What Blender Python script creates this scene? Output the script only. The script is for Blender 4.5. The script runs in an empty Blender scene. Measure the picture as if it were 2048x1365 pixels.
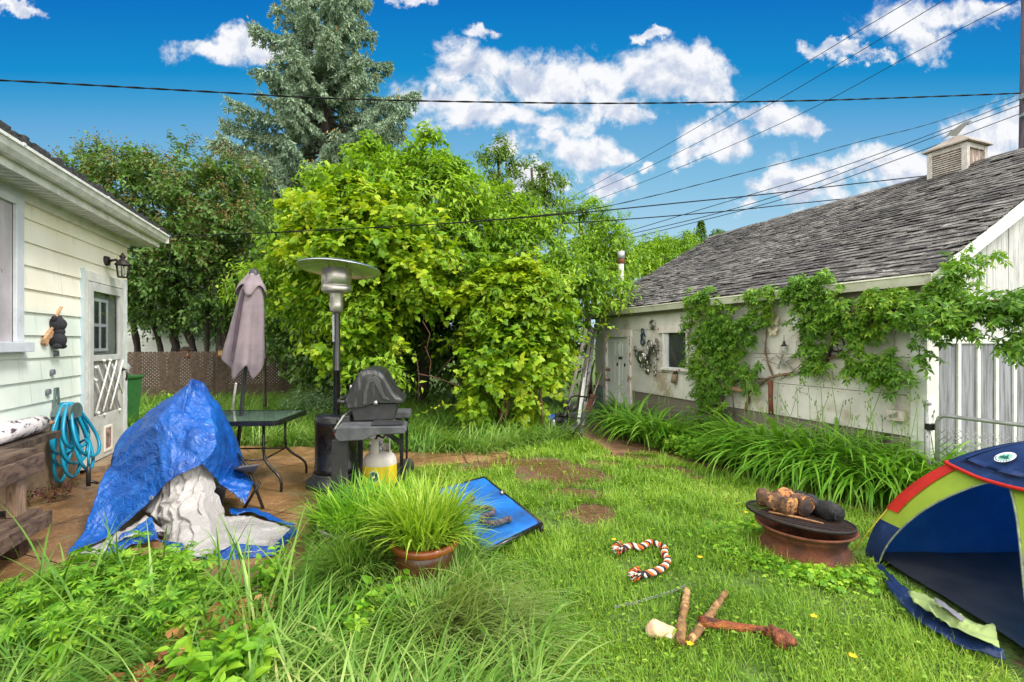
import bpy, bmesh, math, random
import numpy as np
from mathutils import Vector, Matrix, noise as mnoise

rnd = random.Random(7)
S = bpy.context.scene
R = math.radians

# ------------------------------------------------------------------ camera, sky, sun, exposure
FP, CX, CY, CH = 950.0, 1024.0, 681.0, 1.5      # focal length in px of a 2048 wide frame, eye height in m
cam_d = bpy.data.cameras.new("camera")
cam_d.sensor_width = 36.0
cam_d.lens = 36.0 * FP / 2048.0
cam_d.shift_y = (681.0 - 682.5) / 2048.0 * -1.0
cam_d.clip_start = 0.05
cam_d.clip_end = 2000.0
cam = bpy.data.objects.new("camera", cam_d)
S.collection.objects.link(cam)
cam.location = (0, 0, CH)
cam.rotation_euler = (R(90), 0, 0)
S.camera = cam

S.view_settings.view_transform = 'Standard'
S.view_settings.look = 'None'
S.view_settings.gamma = 1.0
S.view_settings.exposure = 0.5
S.view_settings.use_curve_mapping = False
try:
    S.cycles.use_denoising = True
    S.cycles.max_bounces = 7
    S.cycles.diffuse_bounces = 4
    S.cycles.glossy_bounces = 3
    S.cycles.transmission_bounces = 4
    S.cycles.caustics_reflective = False
    S.cycles.caustics_refractive = False
except Exception:
    pass

SUN_EL, SUN_AZ = 53.0, 116.0        # azimuth clockwise from +Y: behind the camera, to the right
sun_d = bpy.data.lights.new("sun", 'SUN')
sun_d.energy = 2.35
sun_d.angle = R(14)
sun_d.color = (1.0, 0.95, 0.88)
sun = bpy.data.objects.new("sun", sun_d)
S.collection.objects.link(sun)
sv = Vector((math.sin(R(SUN_AZ)) * math.cos(R(SUN_EL)), math.cos(R(SUN_AZ)) * math.cos(R(SUN_EL)), math.sin(R(SUN_EL))))
sun.rotation_euler = (-sv).to_track_quat('-Z', 'Y').to_euler()
sun.location = (0, 0, 30)


def lin(r, g, b):
    f = lambda c: (c / 255.0) / 12.92 if c <= 10 else (((c / 255.0) + 0.055) / 1.055) ** 2.4
    return (f(r), f(g), f(b), 1.0)


class NT:
    """small helper to write node trees"""
    def __init__(s, tree):
        s.t = tree
        tree.nodes.clear()

    def n(s, kind, ins=None, **kw):
        nd = s.t.nodes.new(kind)
        for k, v in kw.items():
            setattr(nd, k, v)
        for k, v in (ins or {}).items():
            sk = nd.inputs[k]
            if hasattr(v, 'links') or isinstance(v, bpy.types.NodeSocket):
                s.t.links.new(v, sk)
            else:
                sk.default_value = v
        return nd

    def math(s, op, a, b=0.0, c=None, clamp=False):
        ins = {0: a, 1: b}
        if c is not None:
            ins[2] = c
        return s.n('ShaderNodeMath', ins, operation=op, use_clamp=clamp).outputs[0]

    def smooth(s, x, a, b):
        return s.n('ShaderNodeMapRange', {'Value': x, 'From Min': a, 'From Max': b}, interpolation_type='SMOOTHSTEP').outputs[0]

    def mix(s, f, a, b, blend='MIX'):
        nd = s.n('ShaderNodeMix', None, data_type='RGBA', blend_type=blend)
        for i, v in ((0, f), (6, a), (7, b)):
            if isinstance(v, bpy.types.NodeSocket):
                s.t.links.new(v, nd.inputs[i])
            else:
                nd.inputs[i].default_value = v
        return nd.outputs[2]

    def ramp(s, f, stops, mode='LINEAR'):
        nd = s.n('ShaderNodeValToRGB', {0: f})
        cr = nd.color_ramp
        cr.interpolation = mode
        while len(cr.elements) < len(stops):
            cr.elements.new(0.5)
        for e, (p, c) in zip(cr.elements, stops):
            e.position = p
            e.color = c
        return nd.outputs[0]


def build_world():
    w = bpy.data.worlds.new("World")
    S.world = w
    w.use_nodes = True
    N = NT(w.node_tree)
    d = N.n('ShaderNodeTexCoord').outputs['Generated']
    sep = N.n('ShaderNodeSeparateXYZ', {0: d})
    x, y, z = sep.outputs
    ys = N.math('MAXIMUM', y, 0.12)
    u = N.math('DIVIDE', x, ys)
    v = N.math('DIVIDE', z, ys)
    uv = N.n('ShaderNodeCombineXYZ', {0: u, 1: v, 2: 0.0}).outputs[0]
    # physical clear sky, deepened towards the zenith, for the open sky between the clouds
    sky = N.n('ShaderNodeTexSky', None, sky_type='NISHITA', sun_disc=False, sun_elevation=R(SUN_EL), sun_rotation=R(SUN_AZ),
              air_density=1.0, dust_density=0.4, ozone_density=2.0)
    skyc = N.mix(1.0, sky.outputs[0], (0.10, 0.10, 0.10, 1), 'MULTIPLY')
    grad = N.ramp(v, [(0.0, lin(206, 230, 244)), (0.2, lin(178, 218, 241)), (0.34, lin(134, 194, 229)), (0.454, lin(100, 172, 221)), (0.51, lin(64, 160, 214)), (0.57, lin(14, 143, 208)), (0.74, lin(0, 112, 196))])
    clear = N.mix(0.96, skyc, grad)
    # cumulus laid out by direction
    blobs = [(930, 135, 105, 60), (870, 185, 90, 42), (1080, 165, 150, 62), (1200, 160, 100, 65), (1330, 145, 110, 72), (1405, 130, 66, 62),
             (1400, 178, 60, 30), (960, 225, 110, 34), (1100, 240, 110, 34), (1250, 215, 120, 30),
             (1150, 300, 105, 42), (1095, 278, 55, 30), (1210, 308, 44, 24),
             (1430, 275, 110, 52), (1540, 245, 64, 42), (1620, 255, 56, 30), (1385, 315, 76, 24), (1510, 218, 50, 24),
             (1800, 45, 90, 55), (1880, 30, 90, 50), (1850, 85, 66, 32), (1970, 8, 70, 28),
             (1655, 96, 50, 18), (1725, 112, 55, 13),
             (1650, 345, 115, 45), (1780, 330, 115, 50), (1950, 285, 105, 66), (1560, 375, 95, 40), (1500, 398, 60, 24), (2040, 240, 70, 55),
             (410, 104, 100, 32), (480, 82, 80, 34), (540, 100, 80, 28), (965, 55, 40, 16), (1300, 60, 40, 14),
             (1228, 372, 42, 26), (1275, 325, 28, 16), (1050, 355, 66, 34), (1015, 298, 40, 22), (1125, 362, 34, 18), (800, -8, 80, 16),
             (1005, 390, 90, 30), (60, 15, 60, 12), (1780, 420, 220, 40)]
    # ragged outlines: the layout is warped by two sizes of turbulence
    w1 = N.n('ShaderNodeTexNoise', {'Vector': uv, 'Scale': 9.0, 'Detail': 3.0}).outputs['Color']
    w2 = N.n('ShaderNodeTexNoise', {'Vector': uv, 'Scale': 34.0, 'Detail': 4.0, 'Roughness': .65}).outputs['Color']
    wv = N.n('ShaderNodeVectorMath', {0: w1, 1: (0.5, 0.5, 0.5)}, operation='SUBTRACT').outputs[0]
    wv = N.n('ShaderNodeVectorMath', {0: wv, 1: (.16, .10, 0)}, operation='MULTIPLY').outputs[0]
    wx = N.n('ShaderNodeVectorMath', {0: w2, 1: (0.5, 0.5, 0.5)}, operation='SUBTRACT').outputs[0]
    wx = N.n('ShaderNodeVectorMath', {0: wx, 1: (.065, .05, 0)}, operation='MULTIPLY').outputs[0]
    uvw = N.n('ShaderNodeVectorMath', {0: N.n('ShaderNodeVectorMath', {0: uv, 1: wv}, operation='ADD').outputs[0], 1: wx}, operation='ADD').outputs[0]
    cov = None
    for (bx, by, rx, ry) in blobs:
        q = N.n('ShaderNodeVectorMath', {0: uvw, 1: ((bx - CX) / FP, (CY - by) / FP, 0)}, operation='SUBTRACT').outputs[0]
        q = N.n('ShaderNodeVectorMath', {0: q, 1: (FP / rx, FP / ry, 1)}, operation='MULTIPLY').outputs[0]
        q = N.n('ShaderNodeVectorMath', {0: q}, operation='LENGTH').outputs['Value']
        cov = q if cov is None else N.math('SMOOTH_MIN', cov, q, 0.25)
    cov = N.math('SUBTRACT', 1.14, cov)
    nz = N.n('ShaderNodeTexNoise', {'Vector': uv, 'Scale': 8.0, 'Detail': 9.0, 'Roughness': 0.62, 'Distortion': 0.25}).outputs[0]
    # the same noise looked up a little higher gives the shaded undersides
    uv2 = N.n('ShaderNodeVectorMath', {0: uv, 1: (-0.012, 0.03, 0)}, operation='ADD').outputs[0]
    nz2 = N.n('ShaderNodeTexNoise', {'Vector': uv2, 'Scale': 8.0, 'Detail': 6.0, 'Roughness': 0.58, 'Distortion': 0.25}).outputs[0]
    dens = N.math('ADD', cov, N.math('MULTIPLY', N.math('SUBTRACT', nz, 0.5), 2.6))
    mask = N.smooth(dens, 0.08, 0.75)
    lit = N.math('ADD', 0.66, N.math('MULTIPLY', N.math('SUBTRACT', nz, nz2), 3.2), clamp=True)
    lit = N.math('SUBTRACT', lit, N.math('MULTIPLY', N.smooth(dens, 0.5, 1.5), 0.22), clamp=True)
    cloud = N.ramp(lit, [(0.0, lin(176, 192, 220)), (0.4, lin(208, 217, 235)), (0.75, lin(250, 251, 254))])
    front = N.mix(mask, clear, cloud)
    front = N.mix(1.0, front, (0.71, 0.71, 0.71, 1), 'MULTIPLY')      # set against the exposure
    # added unseen white cloud overhead and behind the viewer, for bright neutral fill light
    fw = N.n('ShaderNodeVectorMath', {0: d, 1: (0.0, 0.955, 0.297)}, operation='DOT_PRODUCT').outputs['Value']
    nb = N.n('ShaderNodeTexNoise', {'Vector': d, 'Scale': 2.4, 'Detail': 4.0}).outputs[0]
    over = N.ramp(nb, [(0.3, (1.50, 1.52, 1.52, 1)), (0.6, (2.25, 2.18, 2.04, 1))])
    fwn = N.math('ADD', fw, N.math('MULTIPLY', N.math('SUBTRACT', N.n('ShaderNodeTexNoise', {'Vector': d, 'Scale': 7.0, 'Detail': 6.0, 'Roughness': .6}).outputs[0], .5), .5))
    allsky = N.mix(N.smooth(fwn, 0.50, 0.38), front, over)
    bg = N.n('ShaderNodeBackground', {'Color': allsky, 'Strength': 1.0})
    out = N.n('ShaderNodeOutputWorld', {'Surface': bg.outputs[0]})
    try:
        w.cycles.sampling_method = 'MANUAL'
        w.cycles.sample_map_resolution = 512
    except Exception:
        pass


build_world()

# ------------------------------------------------------------------ placement helpers


def at(px, py, Y):
    return Vector(((px - CX) / FP * Y, Y, CH - (py - CY) / FP * Y))


def sstep(a, b, x):
    t = np.clip((x - a) / (b - a), 0, 1)
    return t * t * (3 - 2 * t)


def gz(x, y):
    """height of the yard: level by the patio, falling towards the garage"""
    return -0.30 * sstep(0.0, 3.0, x) * np.clip((y - 2.5) / 6.5, 0, 1.05)


def gp(px, py, lift=0.0):
    Y = 4.0
    for _ in range(25):
        z = float(gz((px - CX) / FP * Y, Y)) + lift
        Y = (CH - z) * FP / (py - CY)
    return at(px, py, Y)


LD = Vector((-0.345, 0.9386, 0)).normalized()     # the long direction of the lot
ND = Vector((LD.y, -LD.x, 0))                     # across it, to the right
UP = Vector((0, 0, 1))

# ------------------------------------------------------------------ objects


def tag(o, label=None, cat=None, group=None, kind=None):
    if label: o['label'] = label
    if cat: o['category'] = cat
    if group: o['group'] = group
    if kind: o['kind'] = kind
    return o


def thing(name, label, cat, loc=(0, 0, 0), group=None):
    o = bpy.data.objects.new(name, None)
    o.empty_display_size = 0.1
    S.collection.objects.link(o)
    o.location = loc
    return tag(o, label, cat, group)


def wloc(o):
    v = Vector((0, 0, 0))
    while o is not None:
        v += Vector(o.location)
        o = o.parent
    return v


def copy_tree(o, parent=None):
    c = o.copy()
    S.collection.objects.link(c)
    c.parent = parent
    for ch in [k for k in o.children]:
        copy_tree(ch, c)
    return c


def link_mesh(name, me, mat, parent, origin):
    if mat is not None:
        for m in (mat if isinstance(mat, (list, tuple)) else [mat]):
            me.materials.append(m)
    o = bpy.data.objects.new(name, me)
    S.collection.objects.link(o)
    if parent is not None:
        o.parent = parent
        o.location = origin - wloc(parent)
    else:
        o.location = origin
    return o


class MB:
    """collects shapes in world coordinates and links them as one mesh"""
    def __init__(s):
        s.v, s.f, s.sm, s.mi = [], [], [], []
        s.cur = 0

    def add(s, vs, fs, smooth=False):
        b = len(s.v)
        s.v += [tuple(p) for p in vs]
        for f in fs:
            s.f.append([i + b for i in f])
            s.sm.append(smooth)
            s.mi.append(s.cur)
        return s

    def axes(s, c, X, Y, Z):
        """box from centre and three half vectors"""
        c, X, Y, Z = map(Vector, (c, X, Y, Z))
        vs = [c + a * X + b * Y + e * Z for e in (-1, 1) for b in (-1, 1) for a in (-1, 1)]
        return s.add(vs, [(0, 2, 3, 1), (4, 5, 7, 6), (0, 1, 5, 4), (2, 6, 7, 3), (0, 4, 6, 2), (1, 3, 7, 5)])

    def box(s, c, sx, sy, sz, rot=0.0):
        X = Vector((math.cos(rot), math.sin(rot), 0))
        Y = Vector((-math.sin(rot), math.cos(rot), 0))
        return s.axes(c, X * sx / 2, Y * sy / 2, UP * sz / 2)

    def beam(s, a, b, w, h, up=UP):
        a, b = Vector(a), Vector(b)
        d = (b - a)
        n = d.normalized()
        sd = n.cross(up)
        if sd.length < 1e-4: sd = n.cross(Vector((1, 0, 0)))
        sd.normalize()
        u2 = sd.cross(n)
        return s.axes((a + b) / 2, d / 2, sd * w / 2, u2 * h / 2)

    def tube(s, pts, r, n=8, cap=True, flat=1.0):
        pts = [Vector(p) for p in pts]
        m = len(pts)
        rs = r if isinstance(r, (list, tuple)) else [r] * m
        vs, fs = [], []
        t0 = (pts[1] - pts[0]).normalized()
        a = t0.cross(UP)
        if a.length < 1e-3: a = t0.cross(Vector((1, 0, 0)))
        a.normalize()
        for i in range(m):
            t = (pts[min(i + 1, m - 1)] - pts[max(i - 1, 0)])
            if t.length < 1e-9: t = t0
            t.normalize()
            a = (a - t * a.dot(t))
            if a.length < 1e-6: a = t.cross(Vector((0.3, 0.5, 0.8)))
            a.normalize()
            b = t.cross(a)
            for k in range(n):
                th = 2 * math.pi * k / n
                vs.append(pts[i] + (a * math.cos(th) + b * math.sin(th) * flat) * rs[i])
        for i in range(m - 1):
            for k in range(n):
                fs.append((i * n + k, i * n + (k + 1) % n, (i + 1) * n + (k + 1) % n, (i + 1) * n + k))
        if cap:
            fs.append(tuple(range(n - 1, -1, -1)))
            fs.append(tuple((m - 1) * n + k for k in range(n)))
        return s.add(vs, fs, True)

    def lathe(s, prof, c, n=40, M=None, smooth=True):
        c = Vector(c)
        vs, fs = [], []
        for (r, z) in prof:
            for k in range(n):
                th = 2 * math.pi * k / n
                p = Vector((r * math.cos(th), r * math.sin(th), z))
                vs.append(c + (M @ p if M else p))
        for i in range(len(prof) - 1):
            for k in range(n):
                fs.append((i * n + k, i * n + (k + 1) % n, (i + 1) * n + (k + 1) % n, (i + 1) * n + k))
        return s.add(vs, fs, smooth)

    def disc(s, c, r, n=32, M=None, z=0):
        c = Vector(c)
        vs = []
        for k in range(n):
            th = 2 * math.pi * k / n
            p = Vector((r * math.cos(th), r * math.sin(th), z))
            vs.append(c + (M @ p if M else p))
        return s.add(vs, [tuple(range(n))])

    def prism(s, poly, vec, smooth=False):
        vec = Vector(vec)
        poly = [Vector(p) for p in poly]
        n = len(poly)
        vs = poly + [p + vec for p in poly]
        fs = [tuple(range(n - 1, -1, -1)), tuple(range(n, 2 * n))]
        s.add(vs, fs)
        b = len(s.v) - 2 * n
        for k in range(n):
            s.f.append([b + k, b + (k + 1) % n, b + n + (k + 1) % n, b + n + k])
            s.sm.append(smooth)
            s.mi.append(s.cur)
        return s

    def ball(s, c, r, n=14, m=9, M=None):
        c = Vector(c)
        r = Vector(r) if hasattr(r, '__len__') else Vector((r, r, r))
        vs, fs = [], []
        for i in range(m + 1):
            ph = math.pi * i / m
            for k in range(n):
                th = 2 * math.pi * k / n
                p = Vector((r.x * math.sin(ph) * math.cos(th), r.y * math.sin(ph) * math.sin(th), r.z * math.cos(ph)))
                vs.append(c + (M @ p if M else p))
        for i in range(m):
            for k in range(n):
                fs.append((i * n + k, (i + 1) * n + k, (i + 1) * n + (k + 1) % n, i * n + (k + 1) % n))
        return s.add(vs, fs, True)

    def jitter(s, amt, scale=6.0, seed=0):
        out = []
        for p in s.v:
            q = Vector(p)
            k = q * scale + Vector((seed, seed * 1.7, 0))
            out.append(tuple(q + amt * Vector((mnoise.noise(k), mnoise.noise(k + Vector((31, 0, 0))), mnoise.noise(k + Vector((0, 57, 0)))))))
        s.v = out
        return s

    def build(s, name, mat, parent=None, bevel=0.0, weld=True, recalc=True):
        V = np.array(s.v, dtype=np.float64)
        if parent is not None:
            org = wloc(parent)
        else:
            lo, hi = V.min(0), V.max(0)
            org = Vector(((lo[0] + hi[0]) / 2, (lo[1] + hi[1]) / 2, lo[2]))
        me = bpy.data.meshes.new(name)
        me.from_pydata([tuple(p) for p in (V - np.array(org))], [], s.f)
        me.polygons.foreach_set('use_smooth', s.sm)
        me.polygons.foreach_set('material_index', s.mi)
        if weld or recalc:
            bm = bmesh.new()
            bm.from_mesh(me)
            if weld: bmesh.ops.remove_doubles(bm, verts=bm.verts, dist=1e-5)
            if recalc: bmesh.ops.recalc_face_normals(bm, faces=bm.faces)
            bm.to_mesh(me)
            bm.free()
        me.update()
        o = link_mesh(name, me, mat, parent, org)
        if bevel > 0:
            b = o.modifiers.new('bevel', 'BEVEL')
            b.width = bevel
            b.segments = 2
            b.limit_method = 'ANGLE'
            b.angle_limit = R(40)
        return o


def np_build(name, chunks, mat, parent=None, org=None, smooth=False):
    """chunks: list of (V (n,k,3), template faces, material index) -> one mesh"""
    Vs, idx, tot, mis = [], [], [], []
    off = 0
    for ch in chunks:
        V, fs = ch[0], ch[1]
        mi = ch[2] if len(ch) > 2 else 0
        n, k = V.shape[0], V.shape[1]
        if n == 0: continue
        Vs.append(V.reshape(-1, 3))
        base = (np.arange(n) * k + off)
        flat = np.array([i for f in fs for i in f], dtype=np.int64)
        lens = np.array([len(f) for f in fs], dtype=np.int64)
        idx.append((base[:, None] + flat[None, :]).ravel())
        tot.append(np.tile(lens, n))
        mis.append(np.full(n * len(fs), mi))
        off += n * k
    V = np.concatenate(Vs)
    idx = np.concatenate(idx)
    tot = np.concatenate(tot)
    mis = np.concatenate(mis)
    if parent is not None:
        org = wloc(parent)
    elif org is None:
        lo, hi = V.min(0), V.max(0)
        org = Vector(((lo[0] + hi[0]) / 2, (lo[1] + hi[1]) / 2, lo[2]))
    V = V - np.array(org)
    me = bpy.data.meshes.new(name)
    me.vertices.add(len(V))
    me.vertices.foreach_set('co', V.astype(np.float32).ravel())
    me.loops.add(len(idx))
    me.loops.foreach_set('vertex_index', idx.astype(np.int32))
    me.polygons.add(len(tot))
    st = np.concatenate([[0], np.cumsum(tot)[:-1]]).astype(np.int32)
    me.polygons.foreach_set('loop_start', st)
    me.polygons.foreach_set('material_index', mis.astype(np.int32))
    me.polygons.foreach_set('use_smooth', np.full(len(tot), smooth))
    me.update(calc_edges=True)
    return link_mesh(name, me, mat, parent, Vector(org))


# ------------------------------------------------------------------ materials


def mk(name, c1, c2=None, scale=6.0, rough=0.7, metal=0.0, bump=0.0, bscale=40.0, stretch=(1, 1, 1), c3=None, s3=2.0, t3=(0.5, 0.7),
       spec=0.5, trans=0.0, coat=0.0, detail=5.0, island=0.0, rough2=None):
    m = bpy.data.materials.new(name)
    m.use_nodes = True
    N = NT(m.node_tree)
    tc = N.n('ShaderNodeTexCoord').outputs['Object']
    mp = N.n('ShaderNodeMapping', {'Vector': tc, 'Scale': stretch}).outputs[0]
    col = c1
    nz = N.n('ShaderNodeTexNoise', {'Vector': mp, 'Scale': scale, 'Detail': detail, 'Roughness': 0.6}).outputs[0]
    if c2 is not None:
        col = N.mix(N.smooth(nz, 0.35, 0.65), c1, c2)
    if c3 is not None:
        n3 = N.n('ShaderNodeTexNoise', {'Vector': mp, 'Scale': s3, 'Detail': 6.0, 'Roughness': 0.65}).outputs[0]
        col = N.mix(N.smooth(n3, t3[0], t3[1]), col, c3)
    if island > 0:
        g = N.n('ShaderNodeNewGeometry').outputs['Random Per Island']
        k = N.math('ADD', 1.0 - island, N.math('MULTIPLY', g, 2 * island))
        kk = N.n('ShaderNodeCombineXYZ', {0: k, 1: k, 2: k}).outputs[0]
        col = N.mix(1.0, col, kk, 'MULTIPLY')
    rg = rough
    if rough2 is not None:
        rg = N.n('ShaderNodeMapRange', {'Value': nz, 'From Min': 0.35, 'From Max': 0.65, 'To Min': rough, 'To Max': rough2}).outputs[0]
    p = N.n('ShaderNodeBsdfPrincipled', {'Base Color': col, 'Roughness': rg, 'Metallic': metal, 'Specular IOR Level': spec, 'Coat Weight': coat})
    if bump > 0:
        bz = N.n('ShaderNodeTexNoise', {'Vector': mp, 'Scale': bscale, 'Detail': 4.0}).outputs[0]
        b = N.n('ShaderNodeBump', {'Height': bz, 'Strength': bump, 'Distance': 0.02})
        N.t.links.new(b.outputs[0], p.inputs['Normal'])
    sh = p.outputs[0]
    if trans > 0:
        t = N.n('ShaderNodeBsdfTranslucent', {'Color': col})
        sh = N.n('ShaderNodeMixShader', {0: trans, 1: p.outputs[0], 2: t.outputs[0]}).outputs[0]
    N.n('ShaderNodeOutputMaterial', {'Surface': sh})
    return m


def leafmat(name, stops, trans=0.35, rough=0.45, patch=0.25, pscale=1.2, spec=0.35, tint=(1.15, 1.1, 0.5)):
    """leaves differ one from another (random per leaf) and from clump to clump"""
    m = bpy.data.materials.new(name)
    m.use_nodes = True
    N = NT(m.node_tree)
    g = N.n('ShaderNodeNewGeometry').outputs['Random Per Island']
    tc = N.n('ShaderNodeTexCoord').outputs['Object']
    nz = N.n('ShaderNodeTexNoise', {'Vector': tc, 'Scale': pscale, 'Detail': 3.0}).outputs[0]
    f = N.math('ADD', N.math('MULTIPLY', g, 1 - patch), N.math('MULTIPLY', N.smooth(nz, 0.3, 0.7), patch))
    col = N.ramp(f, stops)
    p = N.n('ShaderNodeBsdfPrincipled', {'Base Color': col, 'Roughness': rough, 'Specular IOR Level': spec})
    tcol = N.mix(1.0, col, (*tint, 1), 'MULTIPLY')
    t = N.n('ShaderNodeBsdfTranslucent', {'Color': tcol})
    sh = N.n('ShaderNodeMixShader', {0: trans, 1: p.outputs[0], 2: t.outputs[0]}).outputs[0]
    N.n('ShaderNodeOutputMaterial', {'Surface': sh})
    return m


def straw(*cols):
    """a few dead blades among the green"""
    n = len(cols)
    return [(.92 * i / (n - 1), lin(*c)) for i, c in enumerate(cols)] + [(.985, lin(200, 188, 128))]


def g3(*cols):
    n = len(cols)
    return [(i / (n - 1), lin(*c)) for i, c in enumerate(cols)]


M = {}
M['bark'] = mk('bark', lin(88, 74, 62), lin(52, 43, 37), 14, 0.9, bump=0.6, bscale=30, stretch=(1, 1, 0.25))
M['bark_dark'] = mk('bark_dark', lin(66, 56, 48), lin(40, 33, 28), 14, 0.9, bump=0.5, bscale=30, stretch=(1, 1, 0.3))
M['vine_bark'] = mk('vine_bark', lin(132, 106, 86), lin(92, 72, 58), 20, 0.9, bump=0.4)
M['black_metal'] = mk('black_metal', (0.008, 0.008, 0.009, 1), (0.014, 0.014, 0.015, 1), 9, 0.2, spec=0.5, rough2=0.34)
M['black_plastic'] = mk('black_plastic', (0.022, 0.022, 0.024, 1), (0.035, 0.035, 0.038, 1), 12, 0.5)
M['steel'] = mk('steel', (0.60, 0.57, 0.54, 1), (0.48, 0.45, 0.42, 1), 5, 0.28, metal=1.0, stretch=(1, 1, 6), rough2=0.42)
M['alu'] = mk('alu', (0.62, 0.62, 0.62, 1), (0.48, 0.48, 0.48, 1), 10, 0.5, metal=0.6)
M['galv'] = mk('galv', (0.42, 0.42, 0.42, 1), (0.33, 0.33, 0.33, 1), 20, 0.5, metal=0.7)
M['white_paint'] = mk('white_paint', lin(226, 226, 222), lin(206, 206, 202), 7, 0.55, c3=lin(176, 172, 164), s3=3, t3=(0.58, 0.75))
M['white_trim'] = mk('white_trim', lin(212, 216, 222), lin(196, 202, 210), 7, 0.5, c3=lin(160, 160, 160), s3=5, t3=(0.62, 0.72))
M['rust'] = mk('rust', lin(122, 70, 44), lin(92, 52, 36), 9, 0.85, c3=lin(62, 44, 36), s3=5, t3=(0.5, 0.72), bump=0.35, bscale=60)
M['glass_dark'] = mk('glass_dark', (0.03, 0.035, 0.035, 1), (0.05, 0.06, 0.055, 1), 2, 0.08, spec=0.8)
M['soil'] = mk('soil', lin(86, 62, 44), lin(58, 42, 32), 10, 0.9, bump=0.5)

# leaf shapes: local x = width, y = length, z = face
T_OVATE = (np.array([(0, 0, 0), (-.27, .33, .06), (0, .36, 0), (.27, .33, .06), (-.2, .68, .03), (0, .7, -.03), (.2, .68, .03), (0, 1, -.13)], float),
           [(0, 2, 1), (0, 3, 2), (1, 2, 5, 4), (2, 3, 6, 5), (4, 5, 7), (5, 6, 7)])
T_LANCE = (np.array([(0, 0, 0), (-.2, .4, .04), (0, .42, 0), (.2, .4, .04), (0, 1, -.2)], float), [(0, 2, 1), (0, 3, 2), (1, 2, 4), (2, 3, 4)])


def grape_t():
    ang = [-165, -140, -105, -82, -52, -28, 0, 28, 52, 82, 105, 140, 165]
    rad = [.30, .46, .44, .56, .40, .52, .72, .52, .40, .56, .44, .46, .30]
    vs = [(0, .30, .05)]
    for a, r in zip(ang, rad):
        vs.append((r * math.sin(R(a)), .30 + r * math.cos(R(a)), -.16 * r * r + (0.03 if abs(a) in (52, 105) else -0.03)))
    n = len(ang)
    return np.array(vs, float), [(0, i + 1, i + 2)[::-1] for i in range(n - 1)]


T_GRAPE = grape_t()


def palm_t(angs, lens, wid, droop=-.2):
    vs, fs = [], []
    for a, l in zip(angs, lens):
        c, s_ = math.cos(R(a)), math.sin(R(a))
        b = len(vs)
        for (x, y, z) in ((0, .03, 0), (-wid, l * .5, .03), (0, l * .52, 0), (wid, l * .5, .03), (0, l, droop * l)):
            vs.append((x * c + y * s_, -x * s_ + y * c, z))
        fs += [(b, b + 2, b + 1), (b, b + 3, b + 2), (b + 1, b + 2, b + 4), (b + 2, b + 3, b + 4)]
    return np.array(vs, float), fs


T_FIVE = palm_t((-112, -56, 0, 56, 112), (.6, .9, 1, .9, .6), .165, -.3)
T_CUT = palm_t((-110, -80, -52, -26, 0, 26, 52, 80, 110), (.5, .8, .7, .95, 1, .9, .75, .85, .5), .10, -.12)


def unit(a):
    return a / np.maximum(np.linalg.norm(a, axis=-1, keepdims=True), 1e-9)


def leaves(P, D, Nrm, size, T):
    """leaf at P pointing along D, facing Nrm"""
    Y = unit(D)
    X = unit(np.cross(Y, Nrm))
    Z = np.cross(X, Y)
    tv = T[0]
    s = np.asarray(size).reshape(-1, 1, 1) if np.ndim(size) else size
    V = P[:, None, :] + s * (tv[None, :, 0:1] * X[:, None, :] + tv[None, :, 1:2] * Y[:, None, :] + tv[None, :, 2:3] * Z[:, None, :])
    return (V, T[1])


def sprigs(g, P, D, ln, nl, size, T, droop=0.4, lift=0.0, spread=0.9, size_j=0.48, face_up=1.0, stem=None, hang=0.3):
    """leafy shoots: from each P along D, nl leaves on alternate sides"""
    n = len(P)
    D = unit(D)
    L = ln * g.uniform(0.6, 1.25, n)
    k = (np.arange(nl) + 0.6) / nl
    q = k[None, :, None]
    dr = np.zeros((n, nl, 3))
    dr[:, :, 2] = (-droop * (k[None, :] ** 2) + lift * k[None, :]) * L[:, None]
    pts = P[:, None, :] + D[:, None, :] * (L[:, None, None] * q) + dr
    az = g.uniform(0, 2 * np.pi, (n, 1)) + np.arange(nl)[None, :] * 2.4 + g.normal(0, .4, (n, nl))
    ref = np.where(np.abs(D[:, 2:3]) > .9, np.array([[1., 0, 0]]), np.array([[0, 0, 1.]]))
    A = unit(np.cross(D, ref))
    B = np.cross(D, A)
    side = A[:, None, :] * np.cos(az)[:, :, None] + B[:, None, :] * np.sin(az)[:, :, None]
    ld = D[:, None, :] * 0.55 + side * spread + np.array([0, 0, -hang])
    nr = np.array([0, 0, face_up]) + D[:, None, :] * 0.35 + g.normal(0, .35, (n, nl, 3))
    sz = size * g.uniform(1 - size_j, 1 + size_j, (n, nl)) * (1.05 - .35 * k[None, :])
    ch = [leaves(pts.reshape(-1, 3), ld.reshape(-1, 3), nr.reshape(-1, 3), sz.ravel(), T)]
    if stem:
        m = 4
        kk = np.linspace(0, 1, m)
        dr = np.zeros((n, m, 3))
        dr[:, :, 2] = (-droop * kk ** 2 + lift * kk) * L[:, None]
        c = P[:, None, :] + D[:, None, :] * (L[:, None, None] * kk[None, :, None]) + dr
        w = A[:, None, :] * stem * (1 - .6 * kk[None, :, None])
        w2 = B[:, None, :] * stem * (1 - .6 * kk[None, :, None])
        V = np.concatenate([c + w, c - w * .5 + w2 * .87, c - w * .5 - w2 * .87], axis=1)
        fs = []
        for i in range(m - 1):
            for a in range(3):
                b = (a + 1) % 3
                fs.append((a * m + i, a * m + i + 1, b * m + i + 1, b * m + i))
        ch.append((V, fs, 1))
    return ch


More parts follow.
